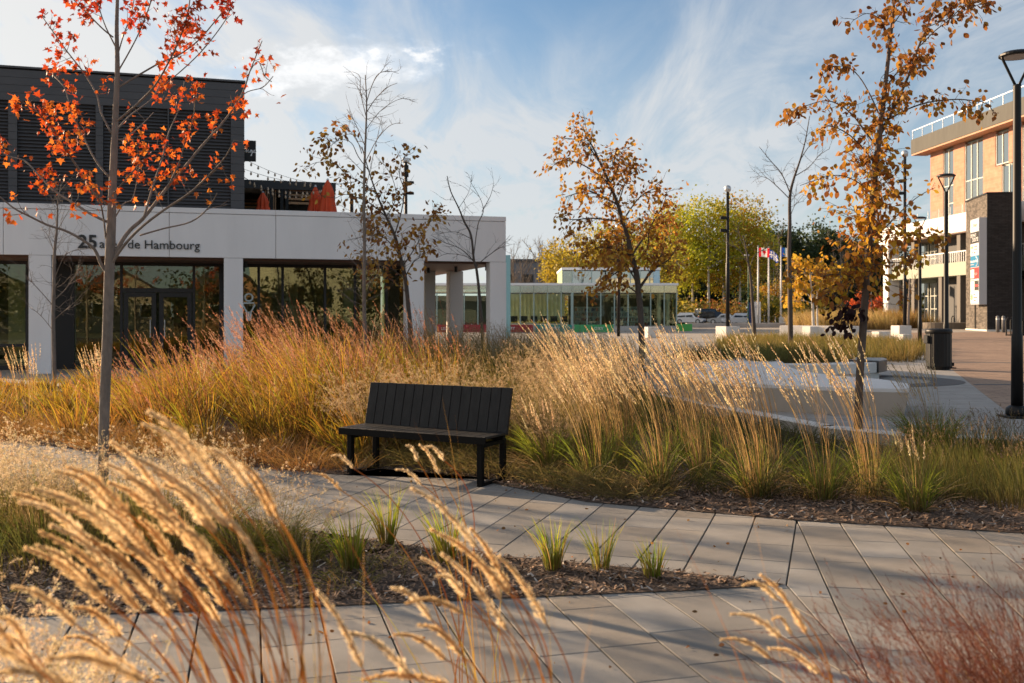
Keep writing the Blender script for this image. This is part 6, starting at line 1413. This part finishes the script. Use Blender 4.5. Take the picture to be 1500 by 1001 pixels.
# green-bodied clump on the right, short green clump by the bench
t = make_clump(dict(seed=320, h=1.12, nl=520, ns=40, green=1, rad=.20, leaf_h=(.35, .72), wind=(.35, .75)), bl(1362, 668), 'dense dark green grass clump with thin tan plumes near the kerb, right of the trunk', 'green grass clumps', name='green_grass')
t = make_clump(dict(seed=321, h=.72, nl=210, ns=16, green=1, rad=.12, leaf_h=(.35, .62), wind=(.1, .4)), bl(800, 694), 'short bright green grass clump immediately right of the bench', 'green grass clumps', name='green_grass')
t = make_clump(dict(seed=322, h=.70, nl=140, ns=14, green=.9, rad=.11, leaf_h=(.25, .5), wind=(.1, .4)), bl(1340, 748), 'small solitary green and tan tuft on the mulch below the dense green clump', 'green grass clumps', name='green_grass')
pale = dict(seed=323, h=1.0, nl=60, ns=40, green=.4, rad=.16, wind=(.1, .35))
PG = 'pale cream feather grass clumps in front of the office'
t0 = make_clump(pale, (-7.0, 14.2, .02), 'cream-plumed feather grass clump below the left office window', PG)
dup(t0, (-6.05, 14.4, .02), .6, 1.0, 'cream-plumed feather grass clump left of the red maple trunk', PG)
dup(t0, (-4.5, 14.6, .03), 1.2, .85, 'cream-plumed feather grass clump half hidden behind the red maple trunk', PG)

# ------- fields of grass nobody could count
def field_of(name, label, poly, ncl, per, seed, hfun, pal_b, pal_t, pal_tip=None, rad=.22, wid=(.004, .008), wind=(.1, .5), heads=0, head_col=None, head=(.012, .02, .005), th=(0, .35), curl=(0, .6), S=5, cexp=.8, zf=bedz, hp=.5, keepout=None, M=14, htop=.8, mixc=.6):
    r = np.random.default_rng(seed); P_ = np.asarray(poly, float); lo, hi = P_.min(0), P_.max(0)
    c = np.c_[r.uniform(lo[0], hi[0], ncl * 6), r.uniform(lo[1], hi[1], ncl * 6)]; c = c[inpoly(c, poly)][:ncl]; ncl = len(c)
    n = ncl * per; j = np.repeat(np.arange(ncl), per); b, a = disc(r, n, rad); b[:, :2] += c[j]; b[:, 2] = zf(b[:, 0], b[:, 1])
    hh = hfun(c[:, 0], c[:, 1]) * r.uniform(.62, 1.25, ncl); L = hh[j] * r.uniform(.45, 1.1, n)
    p, tg = paths(r, b, L, a + r.normal(0, .6, n), U(r, th[0], th[1], n), U(r, curl[0], curl[1], n), U(r, wind[0], wind[1], n) , S)
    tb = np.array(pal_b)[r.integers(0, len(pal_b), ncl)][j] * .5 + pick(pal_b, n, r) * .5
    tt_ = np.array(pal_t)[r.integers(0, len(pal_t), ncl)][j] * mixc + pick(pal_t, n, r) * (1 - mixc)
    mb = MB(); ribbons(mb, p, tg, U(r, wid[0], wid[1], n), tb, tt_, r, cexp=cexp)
    if heads:
        k = np.where((L > np.quantile(L, 1 - heads)))[0]
        spikelets(mb, p[k], tg[k], np.full(len(k), htop), M, head[0], head[1], head[2], pick(head_col, len(k), r), r, .5)
    return tag(mb.build(name, M_GRASS), label, 'grass', kind='stuff')
def h_mead(x, y):
    tall = sstep(x, -5.6, -3.6) * (1 - .25 * sstep(x, -1.6, -.4)) * sstep(y, 10.4, 12.0)
    left = .30 * sstep(-x, 6.3, 8.5)
    return .56 + .62 * tall - left * .5 + .12 * np.sin(x * 2.3 + y) * tall
GOLD = [(.58, .36, .025), (.66, .38, .03), (.50, .40, .022), (.56, .27, .03), (.38, .38, .02)]
RUST = [(.30, .12, .035), (.36, .16, .04), (.25, .10, .035)]
MEAD = [(-13, 17.6), (-9, 13.9), (-5.3, 11.75), (-3.0, 10.45), (-1.6, 9.8), (-.9, 10.2), (-.9, 13), (-1.3, 17), (-2.2, 20), (-6, 18.6), (-10, 18.2)]
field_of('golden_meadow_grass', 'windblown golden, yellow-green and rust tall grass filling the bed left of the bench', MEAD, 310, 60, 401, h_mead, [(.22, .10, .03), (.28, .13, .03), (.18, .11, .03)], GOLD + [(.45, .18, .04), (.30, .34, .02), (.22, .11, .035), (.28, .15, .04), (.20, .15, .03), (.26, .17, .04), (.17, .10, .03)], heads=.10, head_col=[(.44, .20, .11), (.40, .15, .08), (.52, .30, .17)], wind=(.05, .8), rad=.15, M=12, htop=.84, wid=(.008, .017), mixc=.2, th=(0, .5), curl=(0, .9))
field_of('rust_grass_stems', 'reddish seed-bearing stems rising above the golden grass before the office windows', [(-5.2, 12.2), (-1.2, 11.2), (-.7, 13.5), (-1.3, 17.5), (-4.2, 17.5)], 110, 13, 402, lambda x, y: 1.36 - .2 * sstep(-x, 3.6, 5.2), [(.42, .24, .05), (.36, .15, .04)], [(.42, .16, .07), (.36, .13, .06), (.48, .22, .08)], wid=(.005, .008), heads=1.0, head_col=[(.50, .27, .17), (.44, .20, .11)], head=(.022, .045, .006), wind=(.35, 1.0), rad=.2, S=7, M=26, htop=.80, th=(0, .15), curl=(0, .2))
field_of('matted_rust_grass', 'low matted rust-brown grass along the edge of the path left of the bench', [(-9, 13.55), (-5.3, 11.45), (-3.0, 10.12), (-1.6, 9.45), (-1.6, 10.3), (-3, 11.1), (-5.3, 12.4), (-9, 14.4)], 190, 70, 403, lambda x, y: np.full(len(x), .36), RUST, [(.34, .17, .06), (.42, .24, .08), (.28, .20, .05)], rad=.26, wid=(.003, .006), th=(.2, 1.0), curl=(.3, 1.2), wind=(0, .3))
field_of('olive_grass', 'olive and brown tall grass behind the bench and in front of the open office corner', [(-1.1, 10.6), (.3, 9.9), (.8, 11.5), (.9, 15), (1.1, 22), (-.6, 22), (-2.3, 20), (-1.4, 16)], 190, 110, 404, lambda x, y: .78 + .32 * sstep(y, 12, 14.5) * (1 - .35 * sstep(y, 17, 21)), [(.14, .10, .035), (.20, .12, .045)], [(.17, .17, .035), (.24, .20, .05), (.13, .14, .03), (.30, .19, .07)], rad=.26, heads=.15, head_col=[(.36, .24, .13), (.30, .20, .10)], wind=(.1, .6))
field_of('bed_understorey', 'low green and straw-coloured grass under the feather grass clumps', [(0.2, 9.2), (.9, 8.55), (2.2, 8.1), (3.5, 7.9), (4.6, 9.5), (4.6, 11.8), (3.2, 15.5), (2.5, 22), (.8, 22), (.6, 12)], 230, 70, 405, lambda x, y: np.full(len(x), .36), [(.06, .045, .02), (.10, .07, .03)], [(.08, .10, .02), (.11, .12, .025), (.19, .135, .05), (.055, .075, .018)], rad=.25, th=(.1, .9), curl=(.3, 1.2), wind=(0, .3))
field_of('bench_edge_grass', 'fine dry grass trailing on the ground behind and under the bench', [(-1.75, 9.55), (-1.3, 9.8), (-.1, 9.2), (.5, 8.35), (1.2, 8.1), (.9, 9.2), (.2, 10), (-1.4, 10.6)], 80, 80, 406, lambda x, y: np.full(len(x), .34), [(.16, .11, .05)], [(.20, .18, .05), (.30, .20, .09), (.14, .15, .035)], rad=.22, th=(.3, 1.1), curl=(.4, 1.3), wind=(0, .3), wid=(.003, .005))
field_of('short_grass', 'short green-brown tufted grass covering the right end of the bed', [(3.0, 9.3), (3.6, 8.0), (4.4, 7.35), (6.5, 6.7), (9.2, 6.2), (9.2, 10.6), (6.1, 11.4), (4.9, 11.7), (4.3, 10.6)], 230, 110, 407, lambda x, y: .40 + .12 * sstep(y, 8.5, 10.5), [(.11, .08, .03), (.16, .10, .04)], [(.14, .16, .03), (.20, .20, .04), (.24, .17, .05), (.10, .13, .03)], rad=.20, heads=.09, head_col=[(.26, .17, .09), (.20, .13, .08)], wind=(.05, .45), wid=(.003, .006), M=10, htop=.86)
zc = lambda x, y: np.full(len(np.atleast_1d(x)), .0)
def gp(q): return [tuple(G(*p_)[:2]) for p_ in q]
field_of('planter_grass', 'low green-brown grass in the wide planting bed beyond the seat platform', [(7.5, 27.4), (9.6, 29), (12.5, 31), (16.5, 38), (17.5, 46), (13.5, 52), (9.5, 45), (7.8, 36)], 430, 60, 408, lambda x, y: np.full(len(x), .62), [(.13, .09, .03)], [(.16, .15, .035), (.24, .17, .05), (.20, .20, .04), (.30, .19, .06)], rad=.5, wid=(.012, .022), S=3, zf=zc, wind=(.05, .4))
field_of('planter_grass', 'dark low grass inside the round planter behind the curved seat', [(6.2 + 2.2 * math.cos(a), 24.6 + 2.2 * math.sin(a)) for a in np.linspace(0, 6.2, 20)], 60, 70, 409, lambda x, y: np.full(len(x), .55), [(.10, .08, .03)], [(.12, .12, .03), (.20, .15, .045), (.16, .17, .035)], rad=.3, wid=(.007, .013), S=3, zf=lambda x, y: np.full(len(x), .29), wind=(.05, .4))
field_of('far_tan_grass', 'far tan grasses behind the long low concrete wall', [(28, 88), (34, 88), (36, 104), (29, 104)], 240, 45, 410, lambda x, y: np.full(len(x), 1.7), [(.30, .20, .08)], [(.55, .38, .18), (.46, .30, .12), (.28, .24, .06)], rad=.8, wid=(.035, .06), S=3, zf=zc, wind=(.1, .5))
field_of('far_tan_grass', 'far tan and rust grasses around the white pillar of the brick-clad building', [(36.5, 96), (41, 96), (41, 112), (37, 112)], 200, 45, 411, lambda x, y: np.full(len(x), 1.8), [(.26, .16, .06)], [(.46, .28, .10), (.38, .20, .07), (.24, .22, .05)], rad=.8, wid=(.035, .06), S=3, zf=zc, wind=(.1, .5))

# ------- tufted hairgrass: a low dome of blades under a haze of fine seed heads
def hairgrass(seed, h=.62, nl=220, ns=110, green=.6, M=126, sp=.05, seed_w=.0034, seed_l=.0075, col=((.62, .48, .30), (.54, .40, .23), (.68, .55, .36)), wind=(.2, .7), rad=.16):
    r = np.random.default_rng(seed); lv, hd = MB(), MB()
    b, a = disc(r, nl, rad); p, tg = paths(r, b, U(r, .16, .36, nl), a + r.normal(0, .4, nl), U(r, .1, .8, nl), U(r, .4, 1.4, nl), U(r, 0, .25, nl), 4)
    ribbons(lv, p, tg, U(r, .003, .005, nl), pick([(.14, .10, .04)], nl, r), np.where((r.random(nl) < green)[:, None], pick(GREEN, nl, r) * .85, pick(STRAW, nl, r)), r)
    b, a = disc(r, ns, rad * .7); p, tg = paths(r, b, h * U(r, .7, 1.15, ns), a, U(r, .05, .5, ns), U(r, 0, .4, ns), U(r, wind[0], wind[1], ns), 7)
    ribbons(hd, p, tg, U(r, .0016, .0026, ns), pick(STRAW, ns, r), pick(STRAW, ns, r), r, tip=.4, rootw=1)
    # side branchlets and the seeds on them
    m = 7; k = np.repeat(np.arange(ns), m); tt_ = U(r, .55, .97, ns * m) * 7; i = np.minimum(tt_.astype(int), 6); aa = (tt_ - i)[:, None]
    c = p[k, i] * (1 - aa) + p[k, i + 1] * aa; d = tg[k, i] * .8 + r.normal(size=(ns * m, 3)) * .55; d /= np.linalg.norm(d, axis=1)[:, None]
    l = U(r, .5, 1.2, ns * m) * sp * 1.6 * (1.25 - tt_ / 7 * .8); e = c + d * l[:, None]; e[:, 2] -= l * .15
    q = np.stack([c, (c + e) / 2 + (0, 0, .004), e], 1); tq = np.repeat(d[:, None], 3, 1)
    ribbons(hd, q, tq, np.full(ns * m, .0012), pick(col, ns * m, r), pick(col, ns * m, r), r, tip=.6, rootw=1)
    spikelets(hd, q, tq, .3, max(2, M // m), .012, seed_l, seed_w, pick(col, ns * m, r), r, .8)
    return lv, hd
def make_hair(loc, label, group, **k):
    lv, hd = hairgrass(**k); t = thing('hairgrass', (0, 0, 0), label, 'ornamental grass', group); lv.build('leaf_blades', M_GRASS, t); hd.build('seed_haze', M_PLUME, t); t.location = loc; return t
HG = 'hairgrass clumps in the bed between the two paths'
def tl(px, py): g_ = G(px, py); return (g_[0], g_[1], float(tri_z(g_[0], g_[1])))
h0 = make_hair(tl(62, 800), 'hazy hairgrass clump at the far left, left of the red maple trunk', HG, seed=501, h=.72)
h1 = make_hair(tl(255, 800), 'hazy hairgrass clump right of the red maple trunk, behind the big golden plumes', HG, seed=502, h=.70)
h2 = make_hair(tl(350, 812), 'greener hairgrass clump nearest the small green tufts', HG, seed=503, h=.55, green=.8, ns=60, nl=320)
dup(h0, tl(112, 792), .4, .95, 'hairgrass clump growing against the foot of the red maple', HG); dup(h1, tl(15, 752), 1.0, 1.0, 'hairgrass clump at the left picture edge beside the path', HG); dup(h0, tl(-60, 800), 2.0, 1.1, 'hairgrass clump cut by the left picture edge', HG)
dup(h2, tl(400, 800), 1.3, .95, 'hairgrass clump with mostly green blades closest to the path', HG); dup(h2, tl(440, 822), 2.2, .8, 'lowest hairgrass mound beside the first green tuft', HG); dup(h1, tl(320, 768), .2, .95, 'hairgrass clump whose pale haze overlaps the far path', HG); dup(h0, tl(222, 762), 1.5, .95, 'hairgrass clump just right of the red maple foot', HG)
BG = 'pale hairgrass clumps around the bench'
b0 = make_hair((-1.55, 10.75, .02), 'pale hairgrass clump behind the left end of the bench', BG, seed=511, h=.66, ns=150, M=210, seed_l=.0042, seed_w=.0020, col=((.46, .33, .19), (.40, .28, .15), (.52, .40, .25)), nl=160)
b1 = make_hair((-.95, 10.9, .02), 'bright pale hairgrass clump showing above the bench back, left of centre', BG, seed=512, h=.62, ns=170, M=210, seed_l=.0042, seed_w=.0020, col=((.50, .37, .22), (.42, .30, .17)), nl=160)
b0.scale = (1.4,) * 3; b1.scale = (1.6,) * 3
for i, (x, y, s, lab) in enumerate([(-.4, 10.6, 1.5, 'pale hairgrass clump showing above the middle of the bench back'), (.15, 10.2, 1.35, 'pale hairgrass clump behind the right end of the bench'),
    (.55, 11.2, 1.7, 'tall hazy hairgrass clump right of the bench back'), (.95, 12.4, 1.8, 'hazy brown hairgrass clump farther back, right of the bench'), (.35, 12.8, 1.7, 'hazy brown hairgrass clump in the gap between bench and feather grass'), (1.0, 14.2, 1.8, 'hindmost hazy hairgrass clump before the glass library'), (.45, 9.6, 1.0, 'low hairgrass clump just right of the bench legs'), (1.3, 13.2, 1.7, 'hazy hairgrass clump against the first tan feather grass clumps')]):
    dup((b0, b1)[i % 2], (x, y, float(bedz(x, y))), i * 1.1 - 1.0 if i % 3 else .3, s, lab, BG)
# small green tufts in the bed between the paths
def tuft(seed, h, n, rad=.06):
    r = np.random.default_rng(seed); lv = MB(); b, a = disc(r, n, rad * .8); p, tg = paths(r, b, h * U(r, .5, 1.15, n), a + r.normal(0, .5, n), U(r, .0, .32, n), U(r, .05, .7, n), U(r, .0, .35, n), 5)
    ribbons(lv, p, tg, U(r, .005, .009, n), pick([(.26, .16, .06), (.16, .18, .03)], n, r), pick([(.32, .46, .02), (.44, .52, .03), (.52, .48, .04), (.20, .32, .02), (.46, .30, .10)], n, r), r); return lv
TG = 'small green grass tufts in the bed between the two paths'
for i, (px, py, h, n, lab) in enumerate([(513, 838, .36, 130, 'broad bright green tuft, leftmost of the small tufts'), (566, 800, .38, 90, 'green and russet tuft just behind the broad leftmost tuft'), (655, 826, .36, 100, 'green tuft half hidden by the golden plumes in the middle'), (810, 836, .30, 110, 'upright yellow-green tuft standing alone near the path'), (880, 836, .30, 70, 'loose green tuft between the upright tuft and the darkest one'), (957, 848, .22, 80, 'small dark green tuft nearest the tip of the bed')]):
    t = tag(tuft(600 + i, h, n).build('grass_tuft', M_GRASS), lab, 'grass tuft', TG, 'thing'); t.location = tl(px, py)
field_of('bed_seedlings', 'sparse low grass seedlings on the mulch between the paths', [(-3.6, 5.3), (-.7, 5.5), (-.3, 6.0), (-1.2, 6.8), (-3.2, 7.6), (-4.5, 7.0)], 90, 26, 412, lambda x, y: np.full(len(x), .17), [(.16, .11, .045)], [(.17, .20, .035), (.30, .22, .08), (.12, .16, .03)], rad=.16, wid=(.003, .005), th=(.2, 1.0), curl=(.2, 1.2), zf=tri_z, wind=(0, .3))
field_of('bed_tufts', 'dark green grass at the left edge of the bed between the paths', [(-5.5, 5.6), (-2.5, 5.5), (-2.0, 6.6), (-3.0, 7.6), (-6, 8.5)], 60, 110, 413, lambda x, y: np.full(len(x), .40), [(.12, .08, .03)], [(.12, .16, .03), (.18, .21, .035), (.24, .17, .06)], rad=.2, zf=tri_z, wind=(.05, .4))

# ------- the foreground: plumes close to the camera, standing in the bed the photographer looks across
def fg_clump(name, label, plumes, base, Y, seed, nstem=0, stem_col=None, thick=.011, group=None, leafn=40, seeds=1250):
    r = np.random.default_rng(seed); x0 = (base - CX) / F_PX * Y; root = thing(name, (x0, Y, .012), label, 'ornamental grass', group)
    st_, hd, lv = MB(), MB(), MB()
    SC_ = stem_col or [(.52, .24, .05), (.44, .18, .04), (.58, .32, .08)]
    for (ax, ay, bx_, by_, th) in plumes:
        Yd = Y + r.uniform(-.16, .22); tip, mid = P(ax, ay, Yd), P(bx_, by_, Yd + r.uniform(-.03, .03)); b = np.array([x0 + r.normal(0, .05), Y + r.normal(0, .05), .012])
        d = mid - tip; dl = np.linalg.norm(d); up_ = np.array([(mid[0] - b[0]) * .12, 0, .45 * mid[2]])
        tt_ = np.linspace(0, 1, 24)[1:, None]; p1, p2 = mid + d / dl * np.linalg.norm(mid - b) * .30, b + up_
        low = (1 - tt_) ** 3 * mid + 3 * (1 - tt_) ** 2 * tt_ * p1 + 3 * (1 - tt_) * tt_ ** 2 * p2 + tt_ ** 3 * b
        up3 = spline(np.array([tip, tip * .66 + mid * .34 + (0, 0, .016), tip * .33 + mid * .67 + (0, 0, .014), mid]), 8)
        q = np.concatenate([up3, low])[::-1]; tpl = 1 - 24 / (len(q) - 1)
        n = len(q); st_.tube(q, np.linspace(.0022, .0009, n), 5, pick(SC_, 1, r)[0], cap=False)
        tg = np.gradient(q, axis=0); tg /= np.linalg.norm(tg, axis=1)[:, None]
        M = int(seeds * np.linalg.norm(d) / .22)
        _CNT[0] += 1
        pc = np.array([[(.88, .70, .42), (.83, .63, .35), (.90, .74, .48), (.78, .57, .30)][r.integers(0, 4)]]) * r.uniform(.92, 1.05)
        spikelets(hd, q[None], tg[None], np.array([tpl]), int(M * .55), thick * th * .75, .0095, .0024, pc, r, .35, lumpy=True)
        spikelets(hd, q[None], tg[None], np.array([tpl]), int(M * .55), thick * th * 1.55, .0165, .0020, pc, r, .42, lumpy=True)
    n = nstem
    if n:
        b, a = disc(r, n, .11); b += (x0, Y, .012); p, tg = paths(r, b, U(r, .5, 1.25, n), a, U(r, 0, .15, n), U(r, 0, .35, n), U(r, .1, .65, n), 8)
        ribbons(lv, p, tg, U(r, .002, .004, n), pick(SC_, n, r), pick(SC_ + [(.60, .42, .08)], n, r), r, rootw=1)
    b, a = disc(r, leafn, .12); b += (x0, Y, .012); p, tg = paths(r, b, U(r, .4, .85, leafn), a, U(r, .05, .5, leafn), U(r, .3, 1.3, leafn), U(r, .05, .4, leafn), 7)
    ribbons(lv, p, tg, U(r, .004, .007, leafn), pick([(.36, .22, .06)], leafn, r), pick([(.42, .40, .05), (.56, .36, .06), (.30, .34, .05)], leafn, r), r)
    st_.build('stems', M_GRASS, root); hd.build('seed_plumes', M_PLUME, root); lv.build('leaf_blades', M_GRASS, root)
A_ = [(22, 723, 110, 778, .9), (50, 716, 190, 795, 1.1), (100, 685, 187, 752, 1.0), (163, 648, 236, 726, 1.0), (157, 680, 232, 745, 1.0), (193, 668, 333, 770, 1.0), (218, 603, 322, 708, 1.1), (210, 622, 282, 684, .8), (302, 658, 362, 712, .9), (348, 683, 398, 758, .6), (356, 680, 408, 758, .6),
      (38, 803, 155, 884, 1.2), (60, 780, 204, 892, 1.1), (55, 800, 142, 866, .8), (132, 787, 248, 902, 1.3), (240, 710, 315, 778, 1.0), (233, 820, 322, 912, .9), (300, 826, 362, 886, .8), (110, 890, 176, 932, 1.0), (160, 707, 256, 782, 1.2), (173, 753, 216, 812, .8), (97, 934, 163, 962, .8),
      (140, 740, 235, 835, 1.2), (205, 760, 268, 850, 1.1), (185, 800, 262, 880, 1.0), (250, 755, 300, 830, 1.0), (120, 715, 200, 790, 1.0), (262, 770, 330, 850, .9), (226, 690, 300, 770, 1.1), (30, 735, 130, 790, .8), (80, 690, 165, 745, .8), (75, 770, 180, 850, .9), (185, 700, 262, 765, .8), (280, 700, 345, 775, .7), (150, 800, 225, 875, .9), (95, 745, 190, 810, .8), (330, 760, 380, 830, .6), (265, 815, 330, 890, .8), (210, 740, 290, 810, .9), (20, 860, 110, 915, .8)]
fg_clump('feather_grass', 'large feather grass clump in the left foreground with thick blurred golden plumes', A_, 425, 2.05, 701, 70, thick=.0088, leafn=14)
B_ = [(604, 716, 697, 800, .9), (632, 776, 745, 868, .9), (648, 812, 742, 922, .9), (732, 816, 800, 914, .9), (618, 818, 680, 876, .7), (698, 828, 734, 880, .7), (640, 844, 682, 874, .6), (690, 775, 745, 866, 1.1)]
fg_clump('feather_grass', 'feather grass clump in the middle foreground with four long slanting plumes', B_, 800, 2.35, 702, 14, thick=.0082, leafn=10)
B2 = [(466, 868, 530, 978, .9), (576, 862, 632, 908, .8), (596, 884, 676, 898, .6), (614, 916, 676, 960, .8), (578, 930, 652, 966, .8), (514, 928, 598, 986, 1.0), (532, 996, 656, 1004, 1.1)]
fg_clump('feather_grass', 'low feather grass clump at the bottom edge whose short plumes cross the near pavers', B2, 720, 2.0, 703, 8, thick=.0078, leafn=6)
C_ = [(1115, 843, 1181, 928, .8), (1090, 857, 1138, 878, .7), (1072, 900, 1144, 934, .9), (1057, 937, 1128, 964, .8), (1127, 950, 1201, 988, .8), (1133, 907, 1160, 930, .5)]
fg_clump('feather_grass', 'sparse feather grass clump at the bottom edge left of the red grass', C_, 1225, 2.2, 704, 8, thick=.0074, leafn=6)
D_ = [(486, 668, 517, 686, .5), (596, 653, 612, 676, .5), (615, 652, 643, 694, .7), (581, 688, 617, 710, .5), (624, 655, 651, 675, .5), (458, 694, 500, 719, .5), (700, 640, 702, 642, .2)]
fg_clump('feather_grass', 'thin tall feather grass stems whose small heads cross the bench legs', D_[:6], 690, 3.5, 705, 10, thick=.011, leafn=8, seeds=800)
E_ = [(-40, 905, 20, 950, 1.0), (0, 905, 40, 948, 1.0), (70, 965, 205, 995, 1.3), (-60, 940, 60, 985, 1.2), (-20, 990, 110, 1005, 1.2), (10, 930, 60, 1000, .8)]
fg_clump('feather_grass', 'feather grass clump at the bottom left corner, mostly out of the picture', E_, 190, 1.7, 706, 26, thick=.0082, leafn=10)
# hazy pale heads low at the left corner and the red switchgrass at the right
t = dup(h1, (-1.18, 2.35, .012), .5, 1.15, 'hazy pale hairgrass clump in the bottom left foreground', 'foreground hairgrass'); dup(h0, (-1.45, 2.6, .012), 2.4, 1.1, 'hazy pale hairgrass clump at the left foreground edge', 'foreground hairgrass')
def red_grass(seed, loc, label, n=150):
    r = np.random.default_rng(seed); root = thing('red_switchgrass', loc, label, 'ornamental grass', 'dark red switchgrass clumps at the bottom right'); lc = np.array(loc)
    hd = MB(); b, a = disc(r, n, .16); b += lc; p, tg = paths(r, b, U(r, .50, .86, n), a, U(r, .05, .32, n), U(r, .05, .45, n), U(r, .25, .85, n), 8)
    RC = [(.13, .034, .022), (.17, .048, .028), (.09, .026, .020), (.20, .08, .045)]
    ribbons(hd, p, tg, U(r, .0018, .003, n), pick([(.34, .16, .06)], n, r), pick(RC, n, r), r, rootw=1, tip=.4)
    m = 9; k = np.repeat(np.arange(n), m); q_ = U(r, .5, .97, n * m) * 8; i = np.minimum(q_.astype(int), 7); aa = (q_ - i)[:, None]
    c = p[k, i] * (1 - aa) + p[k, i + 1] * aa; d = tg[k, i] + r.normal(size=(n * m, 3)) * .35; d /= np.linalg.norm(d, axis=1)[:, None]; e = c + d * U(r, .04, .13, n * m)[:, None]
    q = np.stack([c, (c + e) / 2, e], 1); tq = np.repeat(d[:, None], 3, 1)
    st_ = MB(); ribbons(st_, q, tq, np.full(n * m, .0013), pick(RC, n * m, r), pick(RC, n * m, r), r, rootw=1, tip=.6); spikelets(st_, q, tq, .3, 5, .005, .007, .0028, pick([(.20, .075, .048), (.15, .05, .035), (.32, .17, .11)], n * m, r), r, .4)
    lv = MB(); b, a = disc(r, 90, .16); b += lc; p, tg = paths(r, b, U(r, .3, .7, 90), a, U(r, .1, .5, 90), U(r, .3, 1.1, 90), U(r, 0, .3, 90), 6); ribbons(lv, p, tg, U(r, .004, .007, 90), pick([(.30, .18, .05)], 90, r), pick([(.34, .12, .05), (.40, .28, .06), (.26, .08, .04)], 90, r), r)
    hd.build('stems', M_GRASS, root); st_.build('seed_heads', M_PLUME, root); lv.build('leaf_blades', M_GRASS, root)
    return root
red_grass(801, (1.36, 2.45, .012), 'dark red switchgrass clump filling the bottom right corner', 300)
red_grass(802, (1.12, 2.5, .012), 'dark red switchgrass clump left of the corner one', 120)
red_grass(803, (1.62, 2.75, .012), 'dark red switchgrass clump cut by the right picture edge', 260)

# small fallen leaves and crumbs of mulch on the pavers
r = np.random.default_rng(901); n = 170; p_ = np.c_[r.uniform(-4, 5, n * 4), r.uniform(4.0, 10, n * 4), np.full(n * 4, .004)]
p_ = p_[~inpoly(p_, TRI) & ~inpoly(p_, BED)][:n]; n = len(p_); a = r.uniform(0, 6.28, n); mb = MB()
leaves(mb, p_ + np.c_[np.zeros((n, 2)), r.uniform(0, .006, n)], r.uniform(.012, .034, n), np.c_[np.cos(a), np.sin(a), r.uniform(-.05, .15, n)], OVAL, pick([(.22, .11, .04), (.30, .17, .05), (.14, .08, .04), (.34, .14, .04)], n, r), r, fold=.2, curl=.15)
tag(mb.build('fallen_leaves', M_LEAF), 'tiny fallen leaves and mulch crumbs strewn over the pavers', 'leaf litter', kind='stuff')
